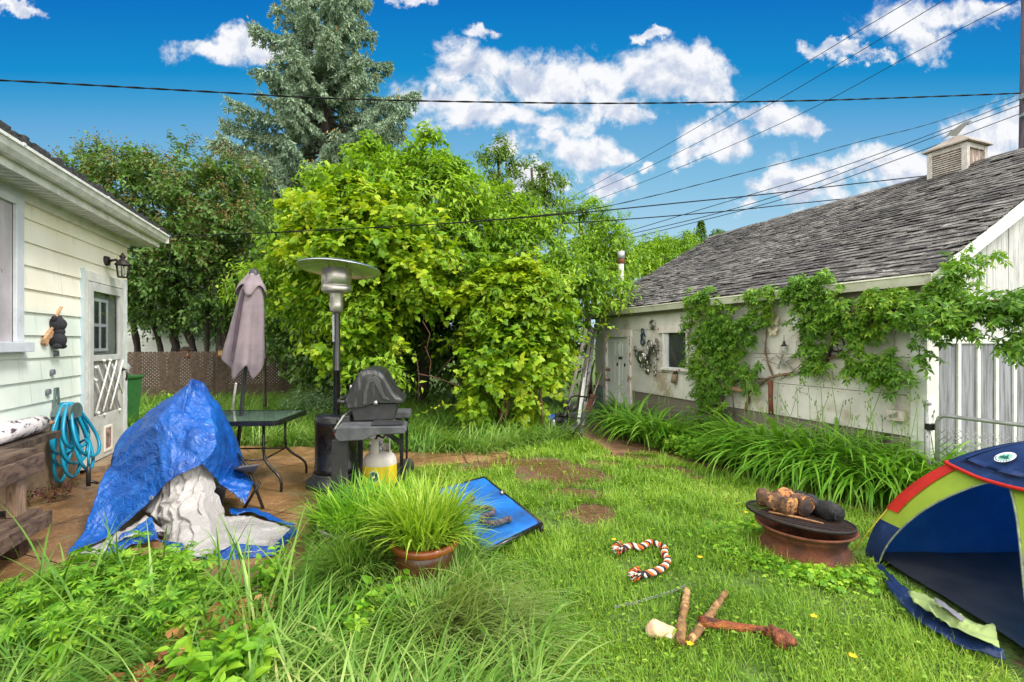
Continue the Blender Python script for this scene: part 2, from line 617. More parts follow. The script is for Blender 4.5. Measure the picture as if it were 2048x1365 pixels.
def lobe_points(g, lobes, n, shell=0.45, lump=0.22, seed=0.0, low=-0.7, clump=9):
    """points and outward directions in a union of ellipsoids [(centre, (rx, ry, rz))]"""
    vol = np.array([r[0] * r[1] + r[0] * r[2] + r[1] * r[2] for c, r in lobes])
    cnt = np.maximum(1, (vol / vol.sum() * n).astype(int))
    Ps, Ds = [], []
    for (c, r), m in zip(lobes, cnt):
        d = unit(g.normal(0, 1, (max(3, m // clump) * 2, 3)))
        d = d[d[:, 2] > low][:max(2, m // clump)]
        # shoots gather in clumps with darker gaps between
        d = unit(np.repeat(d, clump, axis=0) + g.normal(0, .17, (len(d) * clump, 3)))
        lum = np.array([mnoise.noise(Vector(x) * 2.3 + Vector((seed, c[0], c[1]))) for x in d])
        lum2 = np.array([mnoise.noise(Vector(x) * 5.5 + Vector((seed + 9, c[0], c[1]))) for x in d])
        rk = np.repeat(g.uniform(0, 1, len(d) // clump), clump) * .75 + g.uniform(0, 1, len(d)) * .25
        rad = (1 - shell * rk ** 1.5) * (1 + lump * lum * 1.6 + lump * .8 * lum2)
        p = np.array(c)[None, :] + d * np.array(r)[None, :] * rad[:, None]
        Ps.append(p)
        Ds.append(unit(d / np.array(r)[None, :]))
    return np.concatenate(Ps), np.concatenate(Ds)


def blades(g, P, h, w, az, lean, curl, seg=4, fold=0.0):
    """grass blades rising from P: lean = first tilt, curl = extra tilt at the tip (radians)"""
    n = len(P)
    h = np.broadcast_to(h, n); w = np.broadcast_to(w, n); lean = np.broadcast_to(lean, n); curl = np.broadcast_to(curl, n)
    dirh = np.stack([np.cos(az), np.sin(az), np.zeros(n)], 1)
    sd = np.stack([-np.sin(az), np.cos(az), np.zeros(n)], 1)
    c = P.copy()
    vs = []
    for i in range(seg + 1):
        k = i / seg
        wid = w * (0.75 + .5 * k if k < .5 else 2 * (1 - k) * 1.0 + 0.0)
        wid = np.maximum(wid, 0)
        if i < seg:
            vs.append(c - sd * (wid / 2)[:, None])
            vs.append(c + sd * (wid / 2)[:, None])
        else:
            vs.append(c)
        th = lean + curl * (k + .5 / seg)
        c = c + (dirh * np.sin(th)[:, None] + np.array([0, 0, 1.]) * np.cos(th)[:, None]) * (h / seg)[:, None]
    V = np.stack(vs, 1)
    fs = [(2 * i, 2 * i + 1, 2 * i + 3, 2 * i + 2) for i in range(seg - 1)] + [(2 * seg - 2, 2 * seg - 1, 2 * seg)]
    return (V, fs)


def in_poly(x, y, poly):
    r = np.zeros(x.shape, bool)
    n = len(poly)
    for i in range(n):
        x1, y1 = poly[i][0], poly[i][1]
        x2, y2 = poly[(i + 1) % n][0], poly[(i + 1) % n][1]
        c = ((y1 > y) != (y2 > y)) & (x < (x2 - x1) * (y - y1) / (y2 - y1 + 1e-12) + x1)
        r ^= c
    return r

# ================================================================== SETTING: ground, patio, path
PATIO = [gp(*p) for p in [(-700, 1190), (-250, 960), (120, 930), (250, 893), (420, 890), (620, 893), (850, 903), (1015, 903), (1022, 914), (900, 928), (830, 935),
                          (700, 985), (668, 1040), (645, 1090), (600, 1150), (520, 1190), (380, 1215), (200, 1235), (40, 1260), (-300, 1330)]]
PATH = [gp(*p) for p in [(1150, 842), (1215, 846), (1262, 868), (1330, 893), (1420, 915), (1520, 950), (1640, 985), (1740, 1022), (1850, 1060), (1800, 1050), (1700, 1018), (1600, 988), (1490, 950), (1400, 932),
                         (1300, 908), (1225, 905), (1180, 880), (1140, 862)]]
MUD = [(gp(1075, 925), .55, .28), (gp(1130, 940), .6, .3), (gp(1105, 958), .5, .2), (gp(1180, 1022), .22, .24), (gp(1010, 925), .4, .2), (gp(1255, 912), .4, .25), (gp(1320, 935), .45, .2), (gp(1150, 985), .35, .16), (gp(1215, 925), .3, .14), (gp(1175, 955), .3, .2), (gp(1400, 955), .35, .12), (gp(950, 935), .3, .14)]
PXY = [(p.x, p.y) for p in PATIO]
QXY = [(p.x, p.y) for p in PATH]


def ground():
    xs = np.concatenate([[-300, -120, -60, -30], np.arange(-16, 16.01, .25), [30, 60, 120, 300]])
    ys = np.concatenate([[-300, -100, -30, -10], np.arange(-4, 22.01, .25), [40, 80, 160, 400]])
    X, Y = np.meshgrid(xs, ys)
    Z = gz(X, Y)
    n, m = X.shape
    g = np.random.default_rng(3)
    Z = Z + np.where((np.abs(X) < 16) & (Y > -4) & (Y < 22), g.normal(0, .006, X.shape), 0) - 0.005
    V = np.stack([X, Y, Z], 2).reshape(-1, 3)
    i = np.arange(n * m).reshape(n, m)
    q = np.stack([i[:-1, :-1], i[:-1, 1:], i[1:, 1:], i[1:, :-1]], -1).reshape(-1, 4)
    me = bpy.data.meshes.new('ground')
    me.from_pydata(V.tolist(), [], q.tolist())
    me.polygons.foreach_set('use_smooth', [True] * len(q))
    m_ = bpy.data.materials.new('lawn_soil')
    m_.use_nodes = True
    N = NT(m_.node_tree)
    tc = N.n('ShaderNodeTexCoord').outputs['Object']
    a = N.n('ShaderNodeTexNoise', {'Vector': tc, 'Scale': 3.0, 'Detail': 8.0, 'Roughness': .7}).outputs[0]
    b = N.n('ShaderNodeTexNoise', {'Vector': tc, 'Scale': 45.0, 'Detail': 4.0}).outputs[0]
    green = N.ramp(b, [(.3, lin(46, 64, 22)), (.7, lin(96, 124, 44))])
    dirt = N.ramp(b, [(.3, lin(66, 45, 32)), (.7, lin(122, 88, 62))])
    f = N.smooth(a, .56, .68)
    wet = None
    for (c, rx, ry) in MUD:
        q_ = N.n('ShaderNodeVectorMath', {0: tc, 1: (c.x, c.y, 0)}, operation='SUBTRACT').outputs[0]
        q_ = N.n('ShaderNodeVectorMath', {0: q_, 1: (1 / rx, 1 / ry, 0)}, operation='MULTIPLY').outputs[0]
        q_ = N.n('ShaderNodeVectorMath', {0: q_}, operation='LENGTH').outputs['Value']
        wet = q_ if wet is None else N.math('MINIMUM', wet, q_)
    wet = N.math('SUBTRACT', 1.25, N.math('ADD', wet, N.math('MULTIPLY', N.math('SUBTRACT', a, .5), 1.6)))
    mud = N.smooth(wet, 0.0, 0.35)
    col = N.mix(N.math('MAXIMUM', f, mud), green, dirt)
    rg = N.math('SUBTRACT', .95, N.math('MULTIPLY', N.smooth(wet, .35, .75), .7))
    p = N.n('ShaderNodeBsdfPrincipled', {'Base Color': col, 'Roughness': rg})
    bp = N.n('ShaderNodeBump', {'Height': b, 'Strength': .5, 'Distance': .02})
    N.t.links.new(bp.outputs[0], p.inputs['Normal'])
    N.n('ShaderNodeOutputMaterial', {'Surface': p.outputs[0]})
    me.materials.append(m_)
    o = bpy.data.objects.new('ground', me)
    S.collection.objects.link(o)
    tag(o, kind='structure')


ground()


def concrete_mat():
    m_ = bpy.data.materials.new('pebble_concrete')
    m_.use_nodes = True
    N = NT(m_.node_tree)
    tc = N.n('ShaderNodeTexCoord').outputs['Object']
    big = N.n('ShaderNodeTexNoise', {'Vector': tc, 'Scale': 1.3, 'Detail': 6.0, 'Roughness': .65}).outputs[0]
    fine = N.n('ShaderNodeTexNoise', {'Vector': tc, 'Scale': 26.0, 'Detail': 5.0}).outputs[0]
    vo = N.n('ShaderNodeTexVoronoi', {'Vector': tc, 'Scale': 70.0})
    peb = N.ramp(vo.outputs['Color'], [(.1, lin(112, 82, 52)), (.5, lin(150, 112, 74)), (.85, lin(168, 138, 98)), (1, lin(196, 178, 150))])
    base = N.mix(N.smooth(fine, .35, .7), lin(132, 98, 62), peb)
    base = N.mix(N.math('MULTIPLY', N.smooth(big, .42, .62), .65), base, lin(92, 66, 42))
    g2 = N.n('ShaderNodeTexNoise', {'Vector': tc, 'Scale': 3.1, 'Detail': 6.0}).outputs[0]
    base = N.mix(N.math('MULTIPLY', N.smooth(g2, .58, .72), .45), base, lin(128, 124, 92))
    # cracks
    wv = N.n('ShaderNodeTexNoise', {'Vector': tc, 'Scale': 3.0, 'Detail': 4.0}).outputs['Color']
    wp = N.n('ShaderNodeVectorMath', {0: tc, 1: N.n('ShaderNodeVectorMath', {0: wv, 1: (.25, .25, 0)}, operation='MULTIPLY').outputs[0]}, operation='ADD').outputs[0]
    ck = N.n('ShaderNodeTexVoronoi', {'Vector': wp, 'Scale': .62}, feature='DISTANCE_TO_EDGE').outputs['Distance']
    crack = N.smooth(ck, .006, .002)
    br = N.n('ShaderNodeTexBrick', {'Vector': N.n('ShaderNodeMapping', {'Vector': tc, 'Rotation': (0, 0, R(20)), 'Location': (.3, .55, 0)}).outputs[0], 'Scale': 1.0, 'Mortar Size': .006, 'Brick Width': 1.5, 'Row Height': 1.25, 'Color1': (0, 0, 0, 1), 'Color2': (0, 0, 0, 1), 'Mortar': (1, 1, 1, 1)}, offset=0.0)
    crack = N.math('MAXIMUM', N.math('MULTIPLY', crack, .7), br.outputs['Color'])
    col = N.mix(crack, base, lin(38, 28, 20))
    rg = N.n('ShaderNodeMapRange', {'Value': big, 'From Min': .4, 'From Max': .62, 'To Min': .62, 'To Max': .3}).outputs[0]
    p = N.n('ShaderNodeBsdfPrincipled', {'Base Color': col, 'Roughness': rg})
    h = N.math('SUBTRACT', N.math('MULTIPLY', vo.outputs['Distance'], .35), crack)
    bp = N.n('ShaderNodeBump', {'Height': h, 'Strength': .45, 'Distance': .012})
    N.t.links.new(bp.outputs[0], p.inputs['Normal'])
    N.n('ShaderNodeOutputMaterial', {'Surface': p.outputs[0]})
    return m_


M['patio'] = concrete_mat()


def slab(name, poly, top, depth, mat, amp=.02, step=.12, drape=False):
    """irregular slab with a ragged rim"""
    pts = []
    n = len(poly)
    for i in range(n):
        a, b = Vector(poly[i]), Vector(poly[(i + 1) % n])
        k = max(1, int((b - a).length / step))
        for j in range(k):
            p = a.lerp(b, j / k)
            q = mnoise.noise(Vector((p.x * 4, p.y * 4, 5)))
            q2 = mnoise.noise(Vector((p.x * 4, p.y * 4, 25)))
            pts.append(Vector((p.x + q * amp, p.y + q2 * amp, 0)))
    bm = bmesh.new()
    vs = [bm.verts.new((p.x, p.y, 0)) for p in pts]
    f = bm.faces.new(vs)
    bmesh.ops.triangulate(bm, faces=[f])
    if drape:
        for _ in range(3):
            long_ = [e for e in bm.edges if e.calc_length() > .5]
            if long_: bmesh.ops.subdivide_edges(bm, edges=long_, cuts=1)
            bmesh.ops.triangulate(bm, faces=[f for f in bm.faces if len(f.verts) > 3])
    r = bmesh.ops.extrude_face_region(bm, geom=bm.faces[:])
    low = [v for v in r['geom'] if isinstance(v, bmesh.types.BMVert)]
    ls = set(low)
    for v in bm.verts:
        v.co.z = float(gz(v.co.x, v.co.y)) + (top - depth if v in ls else top)
    bmesh.ops.recalc_face_normals(bm, faces=bm.faces)
    me = bpy.data.meshes.new(name)
    bm.to_mesh(me)
    bm.free()
    me.materials.append(mat)
    o = bpy.data.objects.new(name, me)
    S.collection.objects.link(o)
    return tag(o, kind='structure')


slab('patio', PATIO, .016, .08, M['patio'])
M['dirt'] = mk('dirt', lin(126, 94, 66), lin(92, 66, 46), 5, .85, bump=.5, bscale=50, c3=lin(76, 54, 38), s3=2.2, t3=(.5, .66), rough2=.45)
slab('dirt_path', PATH, .012, .05, M['dirt'], amp=.06, drape=True)

# ================================================================== HOUSE
HO = Vector((-4.87, 5.4, 0))


def hp(t, d, z):
    return HO + LD * t + ND * d + UP * z


def fbox(mb, P, t0, t1, d0, d1, z0, z1):
    c = P((t0 + t1) / 2, (d0 + d1) / 2, (z0 + z1) / 2)
    T = (P(t1, d0, z0) - P(t0, d0, z0)) / 2
    D = (P(t0, d1, z0) - P(t0, d0, z0)) / 2
    return mb.axes(c, T, D, UP * (z1 - z0) / 2)


def siding_mat():
    m_ = bpy.data.materials.new('house_siding')
    m_.use_nodes = True
    N = NT(m_.node_tree)
    tc = N.n('ShaderNodeTexCoord').outputs['Object']
    z = N.n('ShaderNodeSeparateXYZ', {0: tc}).outputs[2]
    a = N.n('ShaderNodeTexNoise', {'Vector': tc, 'Scale': 2.0, 'Detail': 5.0}).outputs[0]
    # cream towards the top, mint green towards the bottom
    f = N.smooth(z, 1.72, 1.86)
    mint = N.mix(N.smooth(a, .35, .65), lin(230, 237, 227), lin(214, 226, 216))
    cream = N.mix(N.smooth(a, .35, .65), lin(248, 244, 230), lin(240, 234, 216))
    col = N.mix(f, mint, cream)
    mp = N.n('ShaderNodeMapping', {'Vector': tc, 'Scale': (9, 9, .6)}).outputs[0]
    st = N.n('ShaderNodeTexNoise', {'Vector': mp, 'Scale': 2.0, 'Detail': 5.0}).outputs[0]
    col = N.mix(N.math('MULTIPLY', N.smooth(st, .55, .75), .25), col, lin(170, 168, 150))
    p = N.n('ShaderNodeBsdfPrincipled', {'Base Color': col, 'Roughness': .55})
    N.n('ShaderNodeOutputMaterial', {'Surface': p.outputs[0]})
    return m_


M['siding'] = siding_mat()
M['foundation'] = mk('foundation', lin(160, 138, 112), lin(132, 112, 90), 4, .85, c3=lin(104, 92, 74), s3=6, t3=(.55, .7), bump=.3)
M['shingle_dark'] = mk('shingle_dark', lin(62, 62, 64), lin(40, 40, 42), 30, .9, bump=.8, bscale=30)


def house():
    H = thing('house', 'cream and mint green clapboard bungalow with white gutters and storm door', 'house', hp(0, -2, 0))
    t0, t1 = -7.0, 1.12
    mb = MB()
    fbox(mb, hp, t0, t1 - .02, -6, -.03, -.1, 2.9)
    mb.build('wall_core', M['foundation'], H)
    mb = MB()
    z = .70
    row = .2155
    k = 0
    while z < 2.88:
        zt = min(z + row, 2.9)
        spans = [(t0, -.10), (1.04, t1)] if z < 2.2 else [(t0, t1)]
        if z > 1.3:
            spans = [(t0, -2.5), (-1.19, spans[0][1])] + spans[1:]
            if z < 1.5:      # the course under the sill is cut short
                P = [hp(-2.5, -.02, z), hp(-2.5, .022, z), hp(-2.5, .018, 1.42), hp(-2.5, -.02, 1.42)]
                mb.prism(P, LD * 1.31)
        for (a, b) in spans:
            # tilted board, its foot standing proud
            P = [hp(a, -.02, z), hp(a, .022, z), hp(a, .004, zt + .006), hp(a, -.02, zt + .006)]
            mb.prism(P, LD * (b - a))
        # gable-end return of the boards round the corner
        P = [hp(t1, 0.02, z), hp(t1 + .026, .02, z), hp(t1 + .006, .02, zt + .004), hp(t1, .02, zt + .004)]
        mb.prism(P, -ND * 6)
        z += row
        k += 1
    mb.build('siding', M['siding'], H)
    # butt seams between board lengths
    seam = mk('seam', lin(150, 156, 152))
    for (t, zz) in ((-.72, 1.3465), (-1.02, .9155), (-.86, 1.131), (-.5, 1.993)):
        mb = MB()
        P = [hp(t, .0, zz + .004), hp(t, .0228, zz + .004), hp(t, .0053, zz + .205), hp(t, .0, zz + .205)]
        mb.prism(P, LD * .003)
        mb.build('board_seam', seam, H)
    # roof: slope rises away from the gutter
    mb = MB()
    a, b = t0 - .3, t1 + .28
    zr, sl = 3.01, .36
    P = [hp(a, .33, zr), hp(a, .33, zr + .05), hp(a, -3.2, zr + .05 + 3.53 * sl), hp(a, -6.6, zr + .05), hp(a, -6.6, zr), hp(a, -3.2, zr + 3.53 * sl)]
    mb.prism(P, LD * (b - a))
    rf = mb.build('roof', M['shingle_dark'], H)
    mb = MB()
    g_ = random.Random(4)
    for i in range(120):      # ragged shingle ends over the gutter
        t = a + (b - a) * i / 120
        fbox(mb, hp, t, t + (b - a) / 120 - .008,   .17, .37 + g_.uniform(0, .04), zr + .045, zr + .085 + g_.uniform(0, .03))
    mb.build('shingle_edge', M['shingle_dark'], rf)
    mb = MB()
    fbox(mb, hp, a, b - .02, .0, .29, 2.875, 2.89)
    sof = mb.build('soffit', M['white_paint'], H)
    mb = MB()
    for i in range(int((b - a) / .1)):
        fbox(mb, hp, a + i * .1, a + i * .1 + .012, .03, .28, 2.868, 2.876)
    mb.build('soffit_groove', M['white_trim'], sof)
    mb = MB()
    fbox(mb, hp, a, b, .29, .31, 2.85, 3.01)
    fbox(mb, hp, t0, t1 + .02, .002, .05, 2.78, 2.875)
    fbox(mb, hp, b - .02, b, -6.5, .29, 2.85, 3.02)
    mb.build('fascia', M['white_paint'], H)
    mb = MB()       # K shaped gutter
    prof = [(.44, 2.955), (.44, 3.06), (.446, 3.06), (.446, 2.965), (.50, 2.965), (.525, 3.0), (.535, 3.045), (.55, 3.05), (.55, 3.065), (.562, 3.065), (.562, 3.04), (.545, 3.035), (.535, 2.99), (.505, 2.95)]
    mb.prism([hp(a, d - .13, z - .03) for d, z in prof], LD * (b - a))
    fbox(mb, hp, b, b + .004, .31, .425, 2.92, 3.032)
    gu = mb.build('gutter', M['white_paint'], H)
    for t in (-2.0, -.55, .95):
        mb = MB()
        fbox(mb, hp, t, t + .03, .31, .436, 3.02, 3.042)
        mb.build('gutter_strap', M['white_trim'], gu)
    # window at the left, mostly outside the frame
    W = MB()
    fbox(W, hp, -2.5, -1.19, .02, .05, 2.72, 2.86)
    fbox(W, hp, -1.30, -1.19, .02, .05, 1.5, 2.72)
    fbox(W, hp, -2.5, -2.39, .02, .05, 1.5, 2.72)
    w = W.build('window', M['white_trim'], H, bevel=.004)
    W = MB()
    fbox(W, hp, -2.39, -1.55, -.028, -.02, 1.5, 2.72)
    W.build('pane', M['glass_dark'], w)
    W = MB()
    fbox(W, hp, -1.56, -1.302, -.02, .018, 1.5, 2.72)
    W.build('sash', mk('grey_jamb', lin(186, 180, 184), lin(164, 158, 162), 5, .8, c3=lin(120, 92, 80), s3=14, t3=(.64, .68), stretch=(1, 1, .5)), w)
    W = MB()
    fbox(W, hp, -2.56, -1.16, .02, .11, 1.41, 1.5)
    W.build('sill', M['white_trim'], w, bevel=.006)
    # storm door
    D = MB()
    for (a_, b_, z0, z1) in ((-.10, .0, .06, 2.31), (.94, 1.04, .06, 2.31), (.0, .94, 2.2, 2.31)):
        fbox(D, hp, a_, b_, -.02, .045, z0, z1)
    fr = D.build('door_frame', M['white_paint'], H, bevel=.004)
    bs = mk('blue_strip', lin(176, 194, 200))
    for a_, b_ in ((-.108, -.102), (1.042, 1.05)):
        D = MB()
        fbox(D, hp, a_, b_, -.01, .05, .3, 2.33)
        D.build('blue_caulk_strip', bs, fr)
    greym = mk('door_grey', lin(204, 206, 204), lin(186, 188, 186), 5, .5, c3=lin(140, 140, 134), s3=4, t3=(.6, .75))
    D = MB()
    x0, x1 = .02, .92
    for (a_, b_, z0, z1) in ((x0, x0 + .09, .1, 2.19), (x1 - .09, x1, .1, 2.19), (x0 + .09, x1 - .09, 2.09, 2.19), (x0 + .09, x1 - .09, 1.27, 1.34), (x0 + .09, x1 - .09, .1, .62)):
        fbox(D, hp, a_, b_, .012, .05, z0, z1)
    d = D.build('storm_door', greym, H, bevel=.004)
    D = MB()
    fbox(D, hp, x0 + .09, x1 - .09, -.012, -.006, .62, 2.09)
    D.build('inner_door', mk('inner_door', lin(148, 150, 146), lin(128, 130, 126), 3, .6), d)
    D = MB()
    for (a_, b_) in ((.22, .37), (.41, .56)):
        for (z0, z1) in ((1.42, 1.68), (1.72, 1.98)):
            fbox(D, hp, a_, b_, -.006, .0, z0, z1)
    D.build('inner_pane', M['glass_dark'], d)
    D = MB()
    for t in (.20, .375, .56):
        fbox(D, hp, t, t + .035, -.004, .006, 1.38, 2.02)
    for z in (1.385, 1.682, 1.985):
        fbox(D, hp, .2, .595, -.003, .008, z, z + .035)
    D.build('muntin', M['white_trim'], d)
    gl = bpy.data.materials.new('clear_glass')
    gl.use_nodes = True
    N = NT(gl.node_tree)
    t_ = N.n('ShaderNodeBsdfTransparent', {'Color': (.9, .92, .92, 1)})
    gg = N.n('ShaderNodeBsdfGlossy', {'Color': (1, 1, 1, 1), 'Roughness': .03})
    fz = N.math('ADD', .05, N.math('MULTIPLY', .4, N.math('POWER', N.n('ShaderNodeLayerWeight', {'Blend': .5}).outputs['Facing'], 4.0)))
    mx = N.n('ShaderNodeMixShader', {0: fz, 1: t_.outputs[0], 2: gg.outputs[0]})
    N.n('ShaderNodeOutputMaterial', {'Surface': mx.outputs[0]})
    M['glass'] = gl
    D = MB()
    fbox(D, hp, x0 + .09, x1 - .09, .024, .028, 1.34, 2.09)
    D.build('glass', gl, d)
    D = MB()
    fbox(D, hp, x0 + .09, x1 - .09, .02, .024, .62, 1.27)
    D.build('screen', mk('screen', lin(150, 150, 146), lin(134, 134, 130), 30, .7), d)
    # diagonal bars over the screen: three bright ones, three grey ones behind
    D = MB()
    for i in range(3):
        a_ = .16 + i * .19
        D.tube([hp(a_ - .02, .055, .66 + (0 if i != 1 else -.0)), hp(a_ + .19, .055, .98), hp(a_ + .36 if a_ + .36 < .9 else .9, .055, 1.26)], .011, 6)
    for (t, z) in ((.14, 1.2), (.14, 1.05), (.35, 1.27), (.52, 1.27), (.78, .62), (.36, .62), (.2, .66)):
        D.ball(hp(t, .058, z), .02, 8, 6)
    D.build('door_grille', M['white_paint'], d)
    D = MB()
    for i in range(4):
        a_ = .02 + i * .19
        p0 = (max(a_, .12), .05, 1.22 - max(0, .12 - a_) * 1.4)
        D.tube([hp(*p0), hp(min(a_ + .42, .88), .05, .64 if a_ + .42 < .88 else .64 + (a_ + .42 - .88) * 1.4)], .008, 6)
    D.build('door_lattice', greym, d)
    D = MB()
    for (a_, b_, z0, z1) in ((.36, .39, .16, .47), (.55, .58, .16, .47), (.39, .55, .44, .47), (.39, .55, .16, .19)):
        fbox(D, hp, a_, b_, .05, .062, z0, z1)
    pf = D.build('pet_flap', mk('pet_frame', lin(230, 222, 210)), d, bevel=.003)
    D = MB()
    fbox(D, hp, .39, .55, .05, .054, .19, .44)
    D.build('flap', mk('pet_flap_in', lin(168, 140, 130), lin(90, 66, 60), 9, .6, c3=lin(200, 180, 176), s3=12), pf)
    D = MB()
    D.tube([hp(.875, .05, 1.14), hp(.875, .10, 1.13), hp(.86, .11, 1.05), hp(.86, .10, .99)], .011, 8)
    D.ball(hp(.875, .06, 1.14), .024)
    D.build('handle', M['black_metal'], d)
    D = MB()
    fbox(D, hp, -.02, .98, .03, .22, .0, .085)
    D.build('door_step', M['foundation'], H, bevel=.01)
    D = MB()
    fbox(D, hp, t0, -.1, -.028, .006, -.05, .69)
    fbox(D, hp, 1.04, t1 - .005, -.028, .006, -.05, .69)
    D.build('foundation', M['foundation'], H)
    return H


house()


def wall_lantern():
    T = thing('wall_lantern', 'small dark lantern lamp on the cream siding above the storm door', 'lamp', hp(.62, 0, 2.3))
    k = hp(.5, .0, 2.5)
    mb = MB()
    mb.tube([k, k + ND * .05], [.065, .055], 14)
    mb.tube([k + ND * .05, k + ND * .12 + UP * .02, k + ND * .17 - UP * .03], .016, 8)
    mb.build('bracket', mk('lantern_metal', lin(58, 50, 48), lin(40, 34, 32), 20, .6, metal=.2), T)
    c = k + ND * .19
    mb = MB()
    for i in range(6):
        a = R(60 * i)
        mb.tube([c + Vector((math.cos(a) * .052, math.sin(a) * .052, -.19)), c + Vector((math.cos(a) * .068, math.sin(a) * .068, -.04))], .006, 5)
    mb.lathe([(.0, -.20), (.056, -.20), (.056, -.185), (0, -.185)], c, 6)
    mb.lathe([(.082, -.045), (.082, -.03), (.03, .03), (.018, .035), (.03, .05), (.035, .065), (.016, .09), (.008, .11), (0, .115)], c, 12)
    mb.build('cage', bpy.data.materials['lantern_metal'], T)
    mb = MB()
    mb.lathe([(.048, -.185), (.063, -.045)], c, 6, smooth=False)
    mb.build('lamp_glass', M['glass'], T)
    mb = MB()
    mb.tube([c - UP * .18, c - UP * .08], .014, 8)
    mb.build('candle_tube', M['white_paint'], T)


wall_lantern()

# ================================================================== GARAGE
GO = Vector((4.23, 4.86, 0))


def gw(t, d, z):
    """t along the wall away from the viewer, d out of the wall into the yard"""
    return GO + LD * t - ND * d + UP * z


M['gsiding'] = mk('garage_siding', lin(218, 215, 209), lin(198, 195, 188), 1.9, .85, c3=lin(168, 152, 132), s3=1.5, t3=(.52, .72), bump=.12, bscale=80)
M['weathered'] = mk('weathered_white_wood', lin(200, 199, 198), lin(176, 176, 178), 3, .8, c3=lin(128, 126, 128), s3=5, t3=(.48, .7), stretch=(9, 9, .5), bump=.2)
M['grey_boards'] = mk('grey_boards', lin(146, 148, 156), lin(112, 114, 120), 3, .85, c3=lin(92, 90, 92), s3=3, t3=(.5, .7), stretch=(7, 7, .5), bump=.35)
M['peeling'] = mk('peeling_paint', lin(228, 222, 217), lin(212, 204, 198), 10, .75, c3=lin(150, 96, 74), s3=9, t3=(.56, .62), stretch=(1, 1, .4), bump=.3)


def shingle_mat():
    m_ = bpy.data.materials.new('old_shingles')
    m_.use_nodes = True
    N = NT(m_.node_tree)
    g = N.n('ShaderNodeNewGeometry').outputs['Random Per Island']
    tc = N.n('ShaderNodeTexCoord').outputs['Object']
    rot = N.n('ShaderNodeMapping', {'Vector': tc, 'Rotation': (0, 0, -math.atan2(LD.y, LD.x))}).outputs[0]
    mp = N.n('ShaderNodeMapping', {'Vector': rot, 'Scale': (2.2, 14, 14)}).outputs[0]
    a = N.n('ShaderNodeTexNoise', {'Vector': mp, 'Scale': 3.0, 'Detail': 7.0, 'Roughness': .75}).outputs[0]
    b = N.n('ShaderNodeTexNoise', {'Vector': tc, 'Scale': .9, 'Detail': 4.0}).outputs[0]
    c = N.ramp(N.math('ADD', N.math('MULTIPLY', g, .4), N.math('MULTIPLY', a, .6)), [(.2, lin(36, 34, 36)), (.5, lin(74, 72, 72)), (.8, lin(118, 115, 112))])
    lich = N.math('MULTIPLY', N.smooth(a, .52, .60), N.n('ShaderNodeMapRange', {'Value': b, 'From Min': .35, 'From Max': .65, 'To Min': .35, 'To Max': 1.0}).outputs[0])
    c = N.mix(N.math('MULTIPLY', lich, .85), c, lin(188, 184, 176))
    p = N.n('ShaderNodeBsdfPrincipled', {'Base Color': c, 'Roughness': .95, 'Specular IOR Level': .2})
    h = N.n('ShaderNodeTexNoise', {'Vector': tc, 'Scale': 60.0, 'Detail': 3.0}).outputs[0]
    bp = N.n('ShaderNodeBump', {'Height': h, 'Strength': .6, 'Distance': .01})
    N.t.links.new(bp.outputs[0], p.inputs['Normal'])
    N.n('ShaderNodeOutputMaterial', {'Surface': p.outputs[0]})
    return m_


M['shingles'] = shingle_mat()
EZ, SLP, GL, GW = 2.17, .56, 6.62, 7.0       # eave height, roof pitch, wall length, garage width
OV = .13                                     # eave overhang


